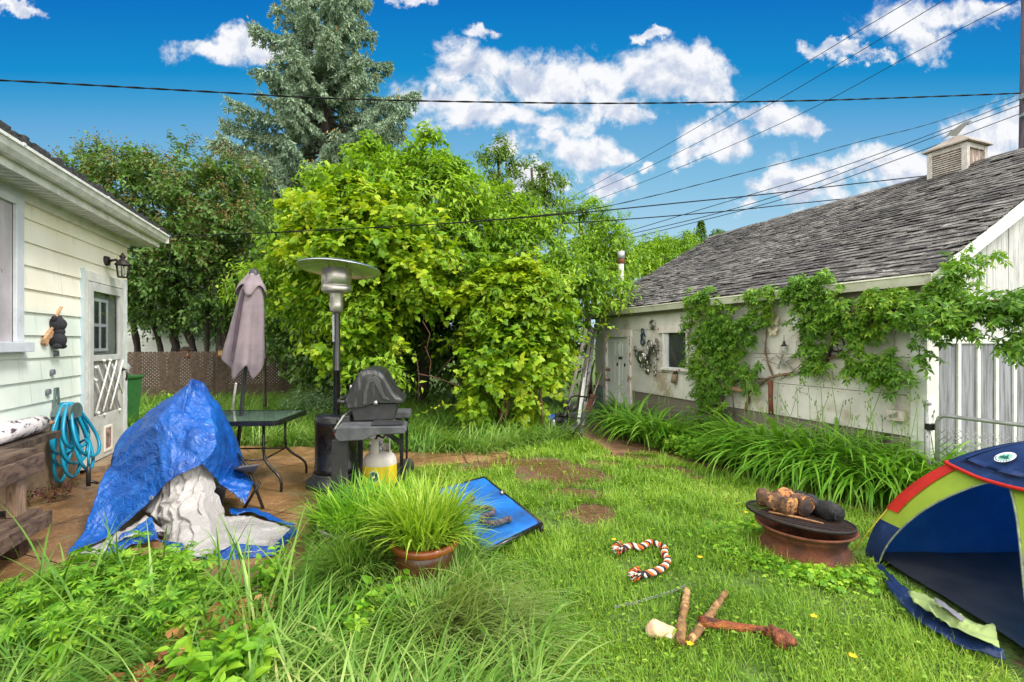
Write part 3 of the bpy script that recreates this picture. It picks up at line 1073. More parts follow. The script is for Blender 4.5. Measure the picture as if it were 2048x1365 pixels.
def garage():
    G = thing('garage', 'old grey garage with weathered shingle roof and white gable end', 'garage', gw(3, -3.5, -.3))
    mb = MB()
    fbox(mb, gw, .03, GL - .03, -GW + .2, -.02, -.5, 2.1)
    P = [gw(.04, -.03, 2.0), gw(.04, -3.5, EZ + SLP * 3.5 - .12), gw(.04, -GW + .1, 2.0)]
    mb.prism(P, LD * (GL - .08))
    mb.build('wall_core', mk('core', lin(120, 112, 102)), G)
    # fibre-cement courses on the yard side, skipping the door and window
    mb = MB()
    zs = [.50, .935, 1.335, 1.735, 2.16]
    dr, wn = (5.17, 6.22), (3.47, 4.16)
    g_ = random.Random(2)
    for i in range(4):
        z0, z1 = zs[i] + .004, zs[i + 1] - .004
        cuts = [0.0]
        t = g_.uniform(.6, 1.2)
        while t < GL:
            cuts.append(t)
            t += 1.22
        cuts.append(GL)
        for a, b in zip(cuts[:-1], cuts[1:]):
            segs = [(a, b)]
            for (h0, h1, zz0, zz1) in ((dr[0], dr[1], -.5, 1.70), (wn[0], wn[1], 1.0, 1.66)):
                if z1 <= zz0 or z0 >= zz1: continue
                ns = []
                for s0, s1 in segs:
                    if s1 <= h0 or s0 >= h1: ns.append((s0, s1)); continue
                    if s0 < h0: ns.append((s0, h0))
                    if s1 > h1: ns.append((h1, s1))
                segs = ns
            for s0, s1 in segs:
                if s1 - s0 > .03:
                    fbox(mb, gw, s0 + .002, s1 - .002, -.02, .004 + .004 * (i % 2) + g_.uniform(0, .003), z0, z1)
    # the wall pieces above and below the window inside a course
    fbox(mb, gw, wn[0], wn[1], -.02, .005, .94, 1.0)
    fbox(mb, gw, wn[0], wn[1], -.02, .005, 1.66, 1.731)
    fbox(mb, gw, dr[0], dr[1], -.02, .005, 1.70, 1.731)
    mb.cur = 1
    for i in range(4):
        for k in range(26):
            t = .15 + k * .25
            if dr[0] - .1 < t < dr[1] + .1: continue
            for zz in (zs[i] + .03, zs[i + 1] - .03):
                if wn[0] < t < wn[1] and .95 < zz < 1.7: continue
                mb.tube([gw(t, .0, zz), gw(t, .0145, zz)], .006, 6)
    mb.build('siding', [M['gsiding'], mk('nails', lin(120, 104, 90))], G)
    mb = MB()
    fbox(mb, gw, 0, dr[0], -.05, -.022, -.45, .5)
    fbox(mb, gw, dr[1], GL, -.05, -.022, -.45, .5)
    mb.build('foundation', mk('garage_base', lin(178, 172, 162), lin(142, 136, 126), 4, .9, c3=lin(78, 88, 60), s3=5, t3=(.5, .7), bump=.4), G)
    mb = MB()
    for i in range(3):
        for k in range(4):
            fbox(mb, gw, dr[1] + .01 + k * .12, dr[1] + .125 + k * .12, -.022, .012 - .002 * (k % 2), -.1 + i * .2, .09 + i * .2)
    mb.build('base_shingle', mk('blue_shingle', lin(150, 172, 172), lin(120, 140, 142), 9, .9, c3=lin(90, 84, 76), s3=8), G)
    # corner boards and gable end
    mb = MB()
    fbox(mb, gw, -.03, .12, .0105, .03, -.2, 2.06)
    fbox(mb, gw, -.032, -.002, -.16, .0305, -.2, 2.02)
    fbox(mb, gw, -.03, 0, -GW + .1, -.163, 1.48, 1.56)
    mb.build('corner_board', M['white_paint'], G, bevel=.004)
    mb = MB()
    # gable boards
    for k in range(34):
        d0 = -.0 - k * .205
        d1 = d0 - .2
        hh = lambda d: EZ - .11 + SLP * (min(-d, GW - (-d)))
        zb = 1.56 if k > 0 else 1.56
        if d1 < -GW: break
        P = [gw(-.002, d0, zb), gw(-.002, d1, zb), gw(-.002, d1, max(hh(d1), zb + .01)), gw(-.002, d0, max(hh(d0), zb + .01))]
        mb.prism(P, -LD * (.012 + .003 * (k % 2)))
    mb.build('gable_board', M['weathered'], G)
    mb = MB()
    for k in range(34):
        d0 = -.165 - k * .34
        if d0 - .34 < -GW: break
        fbox(mb, gw, -.012 - .002 * (k % 2), .0, d0 - .338, d0, -.3, 1.478)
    mb.build('lower_board', M['grey_boards'], G)
    mb = MB()
    for k in range(33):
        d0 = -.165 - k * .34
        if d0 - .34 < -GW: break
        fbox(mb, gw, -.036, -.0145, d0 - .366, d0 - .312, -.3, 1.478)
    mb.build('batten', M['white_paint'], G, bevel=.003)
    # roof
    RT0, RT1 = -.14, GL + .12

    def rz(d): return EZ + SLP * (OV - d)      # d measured out of the wall; ridge at d = -3.5 + OV...

    mb = MB()
    P = [gw(RT0, OV, EZ - .02), gw(RT0, OV, EZ + .02), gw(RT0, -3.5, rz(-3.5)), gw(RT0, -GW - OV, EZ + .02), gw(RT0, -GW - OV, EZ - .02), gw(RT0, -3.5, rz(-3.5) - .06)]
    mb.prism(P, LD * (RT1 - RT0))
    roof = mb.build('roof', M['shingle_dark'], G)
    # shingle tabs, course by course, curled and uneven
    g = np.random.default_rng(11)
    Vs = []
    n_c = 38
    Ls = math.hypot(3.5 + OV, SLP * (3.5 + OV))
    dn = Vector(-ND * -1) * 0
    up_s = (ND * (3.5 + OV) + UP * SLP * (3.5 + OV)).normalized()
    nrm = LD.cross(up_s); nrm = nrm if nrm.z > 0 else -nrm
    o0 = gw(0, OV + .02, EZ + .024)
    for c in range(n_c):
        t = RT0 + g.uniform(-.2, 0)
        s0 = c * (Ls / n_c) - .01
        sag = .0
        while t < RT1:
            wd = g.uniform(.12, .32)
            a, b = max(t, RT0 - g.uniform(0, .03)), min(t + wd - .006, RT1 + g.uniform(0, .03))
            if b - a > .03:
                st = s0 + g.normal(0, .008)
                en = s0 + Ls / n_c * 1.45
                wv = .012 * math.sin(t * 1.3) + .012 * math.sin(t * .5 + c * .15)
                c1, c2 = abs(g.normal(0, .009)) + .012, abs(g.normal(0, .009)) + .012
                sk = g.normal(0, .008)
                base = []
                for (tt, ss, hh) in ((a, st + wv, c1), (b, st + sk + wv, c2), (b, en, .002), (a, en, .002)):
                    base.append(o0 + LD * tt + up_s * ss + nrm * hh)
                low = [p - nrm * .009 for p in base]
                Vs.append(np.array([tuple(p) for p in base + low]))
            t += wd
    np_build('shingles', [(np.array(Vs), [(0, 1, 2, 3), (7, 6, 5, 4), (0, 4, 5, 1), (1, 5, 6, 2), (3, 2, 6, 7), (0, 3, 7, 4)])], M['shingles'], roof)
    mb = MB()
    g_ = random.Random(8)
    t = RT0
    while t < RT1:
        a, b = t, min(t + .3, RT1)
        for sgn in (1, -1):
            top = gw(0, -3.5, rz(-3.5) + .035 + g_.uniform(0, .012))
            e = .14 * sgn
            P = [top + LD * a - ND * 0, top + LD * (b + .03), top + LD * (b + .03) + ND * e - UP * .075, top + LD * a + ND * e - UP * .07]
            mb.prism(P, UP * .012)
        t += .3
    mb.build('ridge_cap', M['shingles'], roof)
    for tt, th in ((RT0 - .022, .02), (RT1 + .002, .02)):
        for (da, db) in ((OV + .02, -3.5), (-GW - OV - .02, -3.5)):
            mb = MB()
            za, zb = EZ + .01, rz(-3.5) - .01
            P = [gw(tt, da, za), gw(tt, db, zb), gw(tt, db, zb - .17), gw(tt, da, za - .14)]
            mb.prism(P, LD * th)
            mb.build('barge_board', M['white_paint'], G)
    mb = MB()
    fbox(mb, gw, RT0, RT1, .0305, OV - .005, EZ - .075, EZ - .06)
    fbox(mb, gw, RT0 + .05, RT1, .0308, .05, 2.02, EZ - .077)
    mb.build('soffit', mk('garage_soffit', lin(150, 140, 128)), G)
    mb = MB()
    prof = [(OV, EZ - .10), (OV, EZ - .005), (OV + .006, EZ - .005), (OV + .006, EZ - .092), (OV + .05, EZ - .092), (OV + .085, EZ - .04), (OV + .092, EZ + .0), (OV + .108, EZ + .006), (OV + .11, EZ - .01), (OV + .098, EZ - .02), (OV + .06, EZ - .105)]
    mb.prism([gw(RT0 - .03, d, z) for d, z in prof], LD * (RT1 - RT0 + .06))
    fbox(mb, gw, RT0 - .036, RT0 - .031, OV, OV + .1, EZ - .1, EZ)
    mb.build('gutter', mk('gutter_old', lin(222, 220, 206), lin(202, 200, 184), 4, .5, c3=lin(150, 146, 128), s3=2, t3=(.55, .72)), G)
    # door
    mb = MB()
    fbox(mb, gw, dr[0], dr[0] + .11, -.02, .04, -.32, 1.70)
    fbox(mb, gw, dr[1] - .11, dr[1], -.02, .041, -.32, 1.70)
    fbox(mb, gw, dr[0] - .03, dr[1] + .03, -.02, .048, 1.60, 1.745)
    fr = mb.build('door_frame', M['peeling'], G, bevel=.004)
    mb = MB()
    fbox(mb, gw, dr[0] + .11, dr[1] - .11, -.03, -.012, -.3, 1.60)
    d = mb.build('door', mk('garage_door_paint', lin(234, 236, 234), lin(222, 224, 222), 4, .5), G)
    mb = MB()
    for a in (dr[0] + .17, dr[0] + .45):
        for z0, z1 in ((-.2, .42), (.52, 1.1), (1.2, 1.5)):
            for (u0, u1, v0, v1) in ((a, a + .2, z0, z0 + .014), (a, a + .2, z1 - .014, z1), (a, a + .014, z0 + .014, z1 - .014), (a + .186, a + .2, z0 + .014, z1 - .014)):
                fbox(mb, gw, u0, u1, -.012, -.004, v0, v1)
            fbox(mb, gw, a + .04, a + .16, -.012, -.005, z0 + .05, z1 - .05)
    mb.build('door_panel', bpy.data.materials['garage_door_paint'], d, bevel=.003)
    mb = MB()
    fbox(mb, gw, dr[0] + .36, dr[0] + .48, -.012, .0, 1.13, 1.18)
    fbox(mb, gw, dr[0] + .22, dr[0] + .28, -.004, .0, .98, 1.05)
    fbox(mb, gw, dr[0] + .50, dr[0] + .56, -.004, .0, .98, 1.05)
    mb.build('door_plate', M['black_plastic'], d)
    mb = MB()
    for z in (.88, .66):
        c = gw(dr[1] - .19, -.012, z)
        mb.tube([c, c - ND * .02], .035, 12)
        mb.tube([c - ND * .02, c - ND * .05], .014, 8)
        mb.ball(c - ND * .065, .03, 12, 8)
    mb.build('door_knob', mk('knob', lin(150, 120, 100), metal=.8, rough=.3), d)
    # window
    mb = MB()
    a, b = wn
    fbox(mb, gw, a - .05, b + .1, -.02, .05, 1.66, 1.78)
    fbox(mb, gw, a, a + .06, -.03, .035, 1.02, 1.66)
    fbox(mb, gw, b - .06, b, -.03, .035, 1.02, 1.66)
    fbox(mb, gw, a - .03, b + .03, -.03, .055, .985, 1.02)
    w = mb.build('window', M['peeling'], G, bevel=.004)
    mb = MB()
    fbox(mb, gw, a + .06, b - .06, -.019, -.012, 1.02, 1.66)
    mb.build('pane', M['glass_dark'], w)
    mb = MB()
    fbox(mb, gw, b - .14, b - .06, -.012, .004, 1.02, 1.66)
    fbox(mb, gw, a + .06, b - .14, -.0118, -.002, 1.02, 1.045)
    fbox(mb, gw, a + .06, a + .085, -.0116, -.002, 1.045, 1.66)
    mb.build('sash', M['white_trim'], w)
    # cupola on the ridge
    ct = 1.5
    cb = gw(ct, -3.5, 0)
    hw_, z0, z1 = .245, rz(-3.5) - .24, rz(-3.5) + .31
    C = MB()
    C.axes(cb + UP * (z0 + z1) / 2, LD * (hw_ - .02), ND * (hw_ - .02), UP * (z1 - z0) / 2)
    cu = C.build('cupola', mk('cupola_wood', lin(150, 134, 122), lin(118, 94, 76), 5, .85, c3=lin(186, 180, 174), s3=7, t3=(.5, .62), stretch=(5, 5, .8)), G)
    C = MB()
    for sx in (-1, 1):
        for sy in (-1, 1):
            C.axes(cb + LD * sx * (hw_ - .02) + ND * sy * (hw_ - .02) + UP * (z0 + z1) / 2, LD * .035, ND * .035, UP * (z1 - z0) / 2)
    for s_, A, B in ((1, LD, ND), (-1, LD, ND), (1, ND, LD), (-1, ND, LD)):
        C.axes(cb + A * s_ * (hw_ - .004) + UP * (z1 - .02), A * .012, B * (hw_ - .055), UP * .045)
    C.build('trim', mk('cupola_trim', lin(186, 182, 178), lin(160, 152, 146), 9, .8), cu)
    for s_ in (-1, 1):
        C = MB()
        for i in range(13):
            z = z0 + .05 + i * .034
            c = cb - ND * s_ * (hw_ - .008) + UP * z
            C.axes(c, LD * (hw_ - .055), (-ND * s_ * .010 - UP * .011), (ND * s_ * .003 + UP * .004))
        C.build('louvre', mk('louvre_paint', lin(176, 168, 162), lin(150, 140, 132), 9, .8), cu)
    C = MB()
    e = hw_ + .065
    zt = z1 + .03
    b4 = [cb + LD * a_ * e + ND * b_ * e + UP * zt for a_, b_ in ((-1, -1), (1, -1), (1, 1), (-1, 1))]
    b5 = [p - UP * .02 for p in b4]
    r0, r1 = cb + UP * (zt + .2) - LD * .05, cb + UP * (zt + .2) + LD * .05
    C.add(b4 + b5 + [r0, r1], [(0, 3, 8), (1, 9, 2), (0, 8, 9, 1), (3, 2, 9, 8), (0, 1, 5, 4), (1, 2, 6, 5), (2, 3, 7, 6), (3, 0, 4, 7), (4, 5, 6, 7)])
    C.build('cupola_roof', mk('cupola_roof', lin(156, 146, 134), lin(136, 124, 112), 4, .6), cu)
    C = MB()
    pp = [(-.2, -.035), (-.09, -.02), (-.06, -.045), (.0, -.055), (.03, -.03), (.1, .04), (.16, .085), (.19, .085), (.17, .105), (.09, .105), (-.03, .06), (-.1, .03), (-.12, .0)]
    q = cb + UP * (zt + .26)
    C.prism([q - LD * x + UP * z + ND * .006 for x, z in pp], -ND * .012)
    C.tube([q - UP * .1, q + UP * .02], .008, 6)
    C.build('weather_vane', mk('vane', lin(120, 122, 118), rough=.6), cu)
    # vent pipe through the roof
    C = MB()
    p = gw(6.2, -.42, 0)
    C.lathe([(.062, 2.3), (.062, 3.28)], p, 16)
    vp = C.build('vent_pipe', M['white_paint'], G)
    C = MB()
    C.lathe([(.062, 3.27), (.078, 3.30), (.078, 3.37), (.062, 3.39)], p, 16)
    C.build('collar', M['rust'], vp)
    C = MB()
    C.lathe([(.064, 3.385), (.082, 3.40), (.082, 3.56), (.0, 3.565)], p, 16)
    C.build('cap', M['galv'], vp)
    return G


garage()

# ================================================================== OBJECTS ON THE PATIO


def sheet(tris, n=10, smooth=3, amp=.012, sc=5.0, seed=0, zs=1.0, fine=.55):
    """welded, finely divided sheet over control triangles with crumpled relief -> bmesh in world space"""
    bm = bmesh.new()
    for t in tris:
        a, b, c = [Vector(p) for p in t]
        rows = []
        for i in range(n + 1):
            row = []
            for j in range(n + 1 - i):
                u, v = i / n, j / n
                row.append(bm.verts.new(a * (1 - u - v) + b * u + c * v))
            rows.append(row)
        for i in range(n):
            for j in range(n - i):
                bm.faces.new((rows[i][j], rows[i + 1][j], rows[i][j + 1]))
                if j < n - i - 1:
                    bm.faces.new((rows[i + 1][j], rows[i + 1][j + 1], rows[i][j + 1]))
    bmesh.ops.remove_doubles(bm, verts=bm.verts, dist=2e-4)
    for _ in range(smooth):
        bmesh.ops.smooth_vert(bm, verts=[v for v in bm.verts if not v.is_boundary], factor=.6, use_axis_x=True, use_axis_y=True, use_axis_z=True)
    bmesh.ops.recalc_face_normals(bm, faces=bm.faces)
    bm.normal_update()
    mv = []
    for v in bm.verts:
        p = Vector((v.co.x, v.co.y, v.co.z * zs)) * sc + Vector((seed, seed * .7, seed * 1.3))
        q = p + Vector((mnoise.noise(p * .6), mnoise.noise(p * .6 + Vector((9, 9, 9))), 0)) * 1.2
        q2 = Vector((q.x * 1.6, q.y * 1.6, q.z * .8))
        w = -abs(mnoise.noise(q)) * 2.4 - abs(mnoise.noise(q2 * 1.9 + Vector((4, 2, 7)))) * 1.3 - abs(mnoise.noise(q * 4.3)) * fine - abs(mnoise.noise(q * 8.1)) * fine * .4
        mv.append(v.normal * (w + .9) * amp)
    for v, d in zip(bm.verts, mv):
        v.co += d
    return bm


def bm_obj(bm, name, mat, parent, thick=0.0):
    me = bpy.data.meshes.new(name)
    org = wloc(parent) if parent else sum((v.co for v in bm.verts), Vector()) / len(bm.verts)
    if not parent: org.z = min(v.co.z for v in bm.verts)
    bmesh.ops.translate(bm, verts=bm.verts, vec=-org)
    for f in bm.faces: f.smooth = True
    bm.to_mesh(me)
    bm.free()
    o = link_mesh(name, me, mat, parent, org)
    if thick:
        s = o.modifiers.new('thickness', 'SOLIDIFY')
        s.thickness = thick
        s.offset = -1
    return o


def poly_mat(name, c1, c2, c3, rough=.32, weave=.0):
    m_ = bpy.data.materials.new(name)
    m_.use_nodes = True
    N = NT(m_.node_tree)
    tc = N.n('ShaderNodeTexCoord').outputs['Object']
    a = N.n('ShaderNodeTexNoise', {'Vector': tc, 'Scale': 2.6, 'Detail': 7.0, 'Roughness': .65, 'Distortion': .6}).outputs[0]
    b = N.n('ShaderNodeTexNoise', {'Vector': tc, 'Scale': 8.0, 'Detail': 6.0, 'Roughness': .6, 'Distortion': 1.2}).outputs[0]
    c = N.mix(N.smooth(a, .4, .65), c1, c2)
    c = N.mix(N.math('MULTIPLY', N.smooth(b, .57, .7), .5), c, c3)
    p = N.n('ShaderNodeBsdfPrincipled', {'Base Color': c, 'Roughness': rough, 'Specular IOR Level': .6})
    r1 = N.n('ShaderNodeTexNoise', {'Vector': tc, 'Scale': 11.0, 'Detail': 5.0, 'Distortion': 1.5}).outputs[0]
    rid = N.math('ABSOLUTE', N.math('SUBTRACT', r1, .5))
    bp = N.n('ShaderNodeBump', {'Height': rid, 'Strength': .55, 'Distance': .05})
    N.t.links.new(bp.outputs[0], p.inputs['Normal'])
    N.n('ShaderNodeOutputMaterial', {'Surface': p.outputs[0]})
    return m_


M['tarp_blue'] = poly_mat('tarp_blue', lin(14, 84, 168), lin(12, 62, 138), lin(50, 118, 190), .33)
M['tarp_silver'] = poly_mat('tarp_silver', lin(176, 172, 170), lin(158, 154, 152), lin(128, 118, 112), .42)


def tarp():
    T = thing('tarp', 'crumpled blue tarpaulin with silver underside draped over a folding chair', 'tarp', gp(330, 1060))
    P = {'P0': at(383, 749, 4.25), 'PB': at(408, 757, 4.4), 'A1': at(240, 868, 4.1), 'A2': at(212, 930, 3.88), 'A3': at(168, 1058, 3.5), 'A4': gp(133, 1108, .03),
         'B1': at(228, 1063, 3.52), 'B2': at(312, 986, 3.66), 'C0': at(306, 846, 3.9), 'C1': at(331, 962, 3.66), 'D1': at(404, 923, 3.76), 'D2': at(436, 890, 3.86),
         'E1': at(432, 792, 4.4), 'E2': at(463, 850, 4.5), 'E3': at(485, 912, 4.5), 'F1': at(440, 962, 4.0), 'F2': at(492, 1003, 3.95), 'F3': at(508, 958, 4.2), 'F4': at(480, 938, 4.3),
         'M1': at(362, 840, 3.92), 'K1': at(255, 880, 4.75), 'K2': at(330, 800, 4.95), 'K3': at(440, 860, 5.0)}
    K1 = P['K1'].copy(); K1.z = .25
    K2 = P['K2'].copy(); K2.z = .35
    K3 = P['K3'].copy(); K3.z = .45
    q = lambda s: tuple(P[k] for k in s.split())
    tr = [q('P0 A1 C0'), q('A1 A2 C0'), q('A2 B2 C0'), q('A2 A3 B1'), q('A2 B1 B2'), q('A3 A4 B1'),
          q('P0 C0 M1'), q('P0 M1 PB'), q('PB M1 D2'), q('PB D2 E1'), q('C0 B2 C1'), q('C0 C1 D1'), q('C0 D1 M1'), q('M1 D1 D2'),
          q('E1 D2 E2'), q('E2 D2 E3'), q('E3 D2 F4'), q('D2 F1 F4'), q('D2 D1 F1'), q('F4 F1 F3'), q('F1 F2 F3'),
          (P['P0'], K2, P['A1']), (P['A1'], K2, K1), (P['A1'], K1, P['A2']), (P['P0'], P['PB'], K2), (P['PB'], P['E1'], K2), (P['E1'], K3, K2), (P['E1'], P['E2'], K3), (P['E2'], P['E3'], K3)]
    up = bm_obj(sheet(tr, 30, 4, .018, 2.7, 1, .8, .8), 'blue_cover', M['tarp_blue'], T, .003)
    # silver side: hangs from the opening in upright folds, then spreads over the slabs
    top = [at(326, 958, 3.74), at(352, 946, 3.78), at(380, 932, 3.84), at(404, 918, 3.9), at(424, 926, 3.98)]
    bot = [gp(322, 1064, .04), gp(352, 1096, .03), gp(390, 1108, .03), gp(436, 1086, .04), gp(462, 1046, .04)]
    nu, nv = 84, 60
    ip = lambda arr, u: arr[min(int(u * 4), 3)].lerp(arr[min(int(u * 4), 3) + 1], u * 4 - min(int(u * 4), 3))
    vs = []
    for i in range(nu + 1):
        u = i / nu
        a_, b_ = ip(top, u), ip(bot, u)
        for j in range(nv + 1):
            v = j / nv
            h = v ** 1.9
            p = a_.lerp(b_, h)
            p.z = a_.z + (b_.z - a_.z) * (1 - (1 - v) ** 1.1)
            w_ = u * 7.5 + 3.2 * mnoise.noise(Vector((u * 2.4, v * 2.6, 1))) + v * 2.2 + 1.2 * mnoise.noise(Vector((u * 6, v * 5, 7)))
            out = Vector((-.12, -1, .15))
            amp = .026 * min(1, v * 3 + .15) * (1 - .4 * v)
            cr = Vector((p.x * 9, p.y * 9, p.z * 6))
            p += out * (amp * (1 - 2 * abs((w_ / 2.4) % 1 - .5) * 2) + .02 * math.sin(math.pi * u) + .030 * (.4 - abs(mnoise.noise(cr))) + .018 * (.4 - abs(mnoise.noise(cr * 2.3))))
            p += Vector((1, 0, 0)) * (.012 * mnoise.noise(cr * .7))
            p.z = max(p.z, .028)
            vs.append(p)
    mb = MB()
    mb.add(vs, [(i * (nv + 1) + j, (i + 1) * (nv + 1) + j, (i + 1) * (nv + 1) + j + 1, i * (nv + 1) + j + 1) for i in range(nu) for j in range(nv)], True)
    mb.build('silver_lining', M['tarp_silver'], T)
    s = [gp(352, 1094, .03), gp(390, 1112, .03), gp(430, 1106, .03), gp(470, 1084, .05), gp(545, 1098, .04), gp(480, 1104, .05), gp(584, 1054, .03), gp(500, 1030, .04), gp(450, 1030, .05), gp(470, 1056, .06), gp(420, 1070, .05)]
    tr = [(s[0], s[1], s[10]), (s[1], s[2], s[10]), (s[2], s[3], s[10]), (s[3], s[9], s[10]), (s[3], s[5], s[4]), (s[3], s[4], s[6]), (s[3], s[6], s[9]), (s[9], s[6], s[7]), (s[9], s[7], s[8]), (s[10], s[9], s[8])]
    bm_obj(sheet(tr, 16, 1, .016, 5.0, 5, 1, .6), 'silver_sheet', M['tarp_silver'], T, .003)
    s = [at(304, 1030, 3.66), at(284, 1012, 3.8), at(330, 960, 3.8), at(330, 1062, 3.72), gp(330, 1062, .04)]
    bm_obj(sheet([(s[0], s[1], s[2]), (s[0], s[2], s[3])], 12, 1, .016, 5.0, 8, .5, .5), 'silver_fold', M['tarp_silver'], T, .003)
    s2 = [gp(138, 1112, .02), gp(205, 1106, .03), at(236, 1066, 3.54), at(290, 1030, 3.68), gp(250, 1075, .08), gp(330, 1060, .1)]
    tr = [(s2[0], s2[1], s2[2]), (s2[1], s2[4], s2[2]), (s2[2], s2[4], s2[3]), (s2[4], s2[5], s2[3])]
    bm_obj(sheet(tr, 9, 2, .016, 7.0, 9), 'silver_fold', M['tarp_silver'], T, .003)
    h = [gp(205, 1108, .04), at(244, 1068, 3.46), at(304, 1032, 3.58), at(318, 1078, 3.4), at(366, 1084, 3.36), gp(380, 1116, .03), at(268, 1088, 3.42), at(345, 1100, 3.34)]
    tr = [(h[0], h[6], h[1]), (h[1], h[6], h[2]), (h[6], h[3], h[2]), (h[3], h[7], h[4]), (h[7], h[5], h[4])]
    bm_obj(sheet(tr, 9, 2, .02, 7.0, 13), 'blue_fold', M['tarp_blue'], T, .003)
    h = [gp(382, 1108, .05), gp(420, 1112, .06), gp(468, 1085, .075), gp(544, 1092, .06), gp(548, 1110, .02), gp(480, 1116, .015), gp(420, 1122, .012), gp(586, 1050, .04), gp(597, 1060, .012)]
    tr = [(h[0], h[6], h[1]), (h[1], h[6], h[2]), (h[2], h[6], h[5]), (h[2], h[5], h[3]), (h[3], h[5], h[4]), (h[3], h[4], h[8]), (h[3], h[8], h[7])]
    bm_obj(sheet(tr, 8, 1, .008, 8.0, 17), 'hem', M['tarp_blue'], T, .004)
    h = [gp(584, 1051, .045), gp(590, 1046, .02), gp(505, 1012, .05), gp(498, 1020, .06), gp(458, 1016, .09), gp(462, 1024, .09)]
    tr = [(h[0], h[1], h[2]), (h[0], h[2], h[3]), (h[3], h[2], h[4]), (h[3], h[4], h[5])]
    bm_obj(sheet(tr, 8, 1, .012, 8.0, 21), 'hem', M['tarp_blue'], T, .004)
    bl = [gp(92, 1178, .03), gp(98, 1155, .06), gp(125, 1140, .05), gp(140, 1165, .02)]
    bm_obj(sheet([(bl[0], bl[1], bl[2]), (bl[0], bl[2], bl[3])], 7, 1, .012, 9.0, 25), 'hem', M['tarp_blue'], T, .004)
    for p in (at(305, 992, 3.61), at(486, 996, 3.91)):
        mb = MB()
        for k in range(12):
            a, b = R(30 * k), R(30 * k + 30)
            mb.tube([p + Vector((math.cos(a) * .013, -.012, math.sin(a) * .013)), p + Vector((math.cos(b) * .013, -.012, math.sin(b) * .013))], .004, 5)
        mb.build('grommet', M['galv'], T)


tarp()


def folding_chair():
    T = thing('folding_chair', 'black folding chair mostly hidden under the blue tarp', 'chair', gp(480, 1010))
    mb = MB()
    a0, a1 = gp(452, 1012), gp(528, 1018)
    b0, b1 = gp(470, 960), gp(495, 955)
    t0 = at(474, 905, 4.35)
    mb.tube([a1, at(492, 925, 4.3), t0], .012, 8)
    mb.build('leg', M['black_metal'], T)
    mb = MB()
    mb.tube([gp(486, 1018), at(520, 962, 4.25)], .012, 8)
    mb.build('leg', M['black_metal'], T)
    mb = MB()
    mb.tube([gp(440, 990), at(456, 930, 4.2)], .012, 8)
    mb.build('leg', M['black_metal'], T)
    mb = MB()
    mb.prism([at(478, 930, 4.1), at(518, 925, 4.1), at(505, 945, 4.4), at(440, 940, 4.5)], UP * -.015)
    mb.build('seat', mk('chair_fabric', lin(120, 120, 124), lin(96, 96, 100), 30, .8), T)
    mb = MB()
    mb.prism([at(405, 965, 4.0), at(450, 975, 3.98), at(444, 1010, 4.0), at(415, 1012, 4.02)], Vector((0, .02, 0)))
    mb.build('side_panel', M['black_plastic'], T)


folding_chair()


def patio_table():
    T = thing('patio_table', 'rectangular black framed patio table with green glass top', 'table', (-2.82, 5.0, .02))
    c = Vector((-2.85, 4.99, 0))
    X = Vector((1, .06, 0)).normalized()
    Y = Vector((-.06, 1, 0)).normalized()
    hx, hy, r, z = .55, .40, .07, .715

    def rr(hx, hy, r, z):
        out = []
        for sx, sy, a0 in ((1, 1, 0), (-1, 1, 90), (-1, -1, 180), (1, -1, 270)):
            for k in range(6):
                a = R(a0 + k * 18)
                out.append(c + X * (sx * (hx - r) + r * math.cos(a)) + Y * (sy * (hy - r) + r * math.sin(a)) + UP * z)
        return out
    mb = MB()
    mb.prism(rr(hx - .02, hy - .02, r, z - .004), UP * .012)
    gm = mk('table_glass', lin(96, 118, 104), lin(84, 104, 92), 3, .06, spec=.9)
    mb.build('glass_top', gm, T)
    mb = MB()
    o, i = rr(hx, hy, r, z), rr(hx - .028, hy - .028, r - .02, z)
    n = len(o)
    for k in range(n):
        a, b = k, (k + 1) % n
        v = [o[a], o[b], i[b], i[a]]
        mb.add([p - UP * .035 for p in v] + [p + UP * .011 for p in v], [(0, 3, 2, 1), (4, 5, 6, 7), (0, 1, 5, 4), (2, 3, 7, 6)])
    mb.build('rim', M['black_metal'], T)
    for sx in (-1, 1):
        for sy in (-1, 1):
            mb = MB()
            p = c + X * sx * (hx - .2) + Y * sy * (hy - .14)
            d = (X * sx * 1.0 + Y * sy * .35).normalized()
            pts = [p + UP * .69, p + UP * .42, p + UP * .33 + d * .01, p + UP * .27 + d * .06, p + UP * .2 + d * .15, p + UP * .15 + d * .2, p + UP * .1 + d * .215, p + UP * .022 + d * .215]
            mb.tube(pts, .0135, 8)
            mb.build('leg', M['black_metal'], T)
    mb = MB()
    for sy in (-1, 1):
        mb.tube([c + X * -.35 + Y * sy * (hy - .14) + UP * .32, c + X * .35 + Y * sy * (hy - .14) + UP * .32], .009, 6)
    for sx in (-1, 1):
        mb.tube([c + X * sx * .35 + Y * -.26 + UP * .32, c + X * sx * .35 + Y * .26 + UP * .32], .009, 6)
    mb.build('stretcher', M['black_metal'], T)


patio_table()


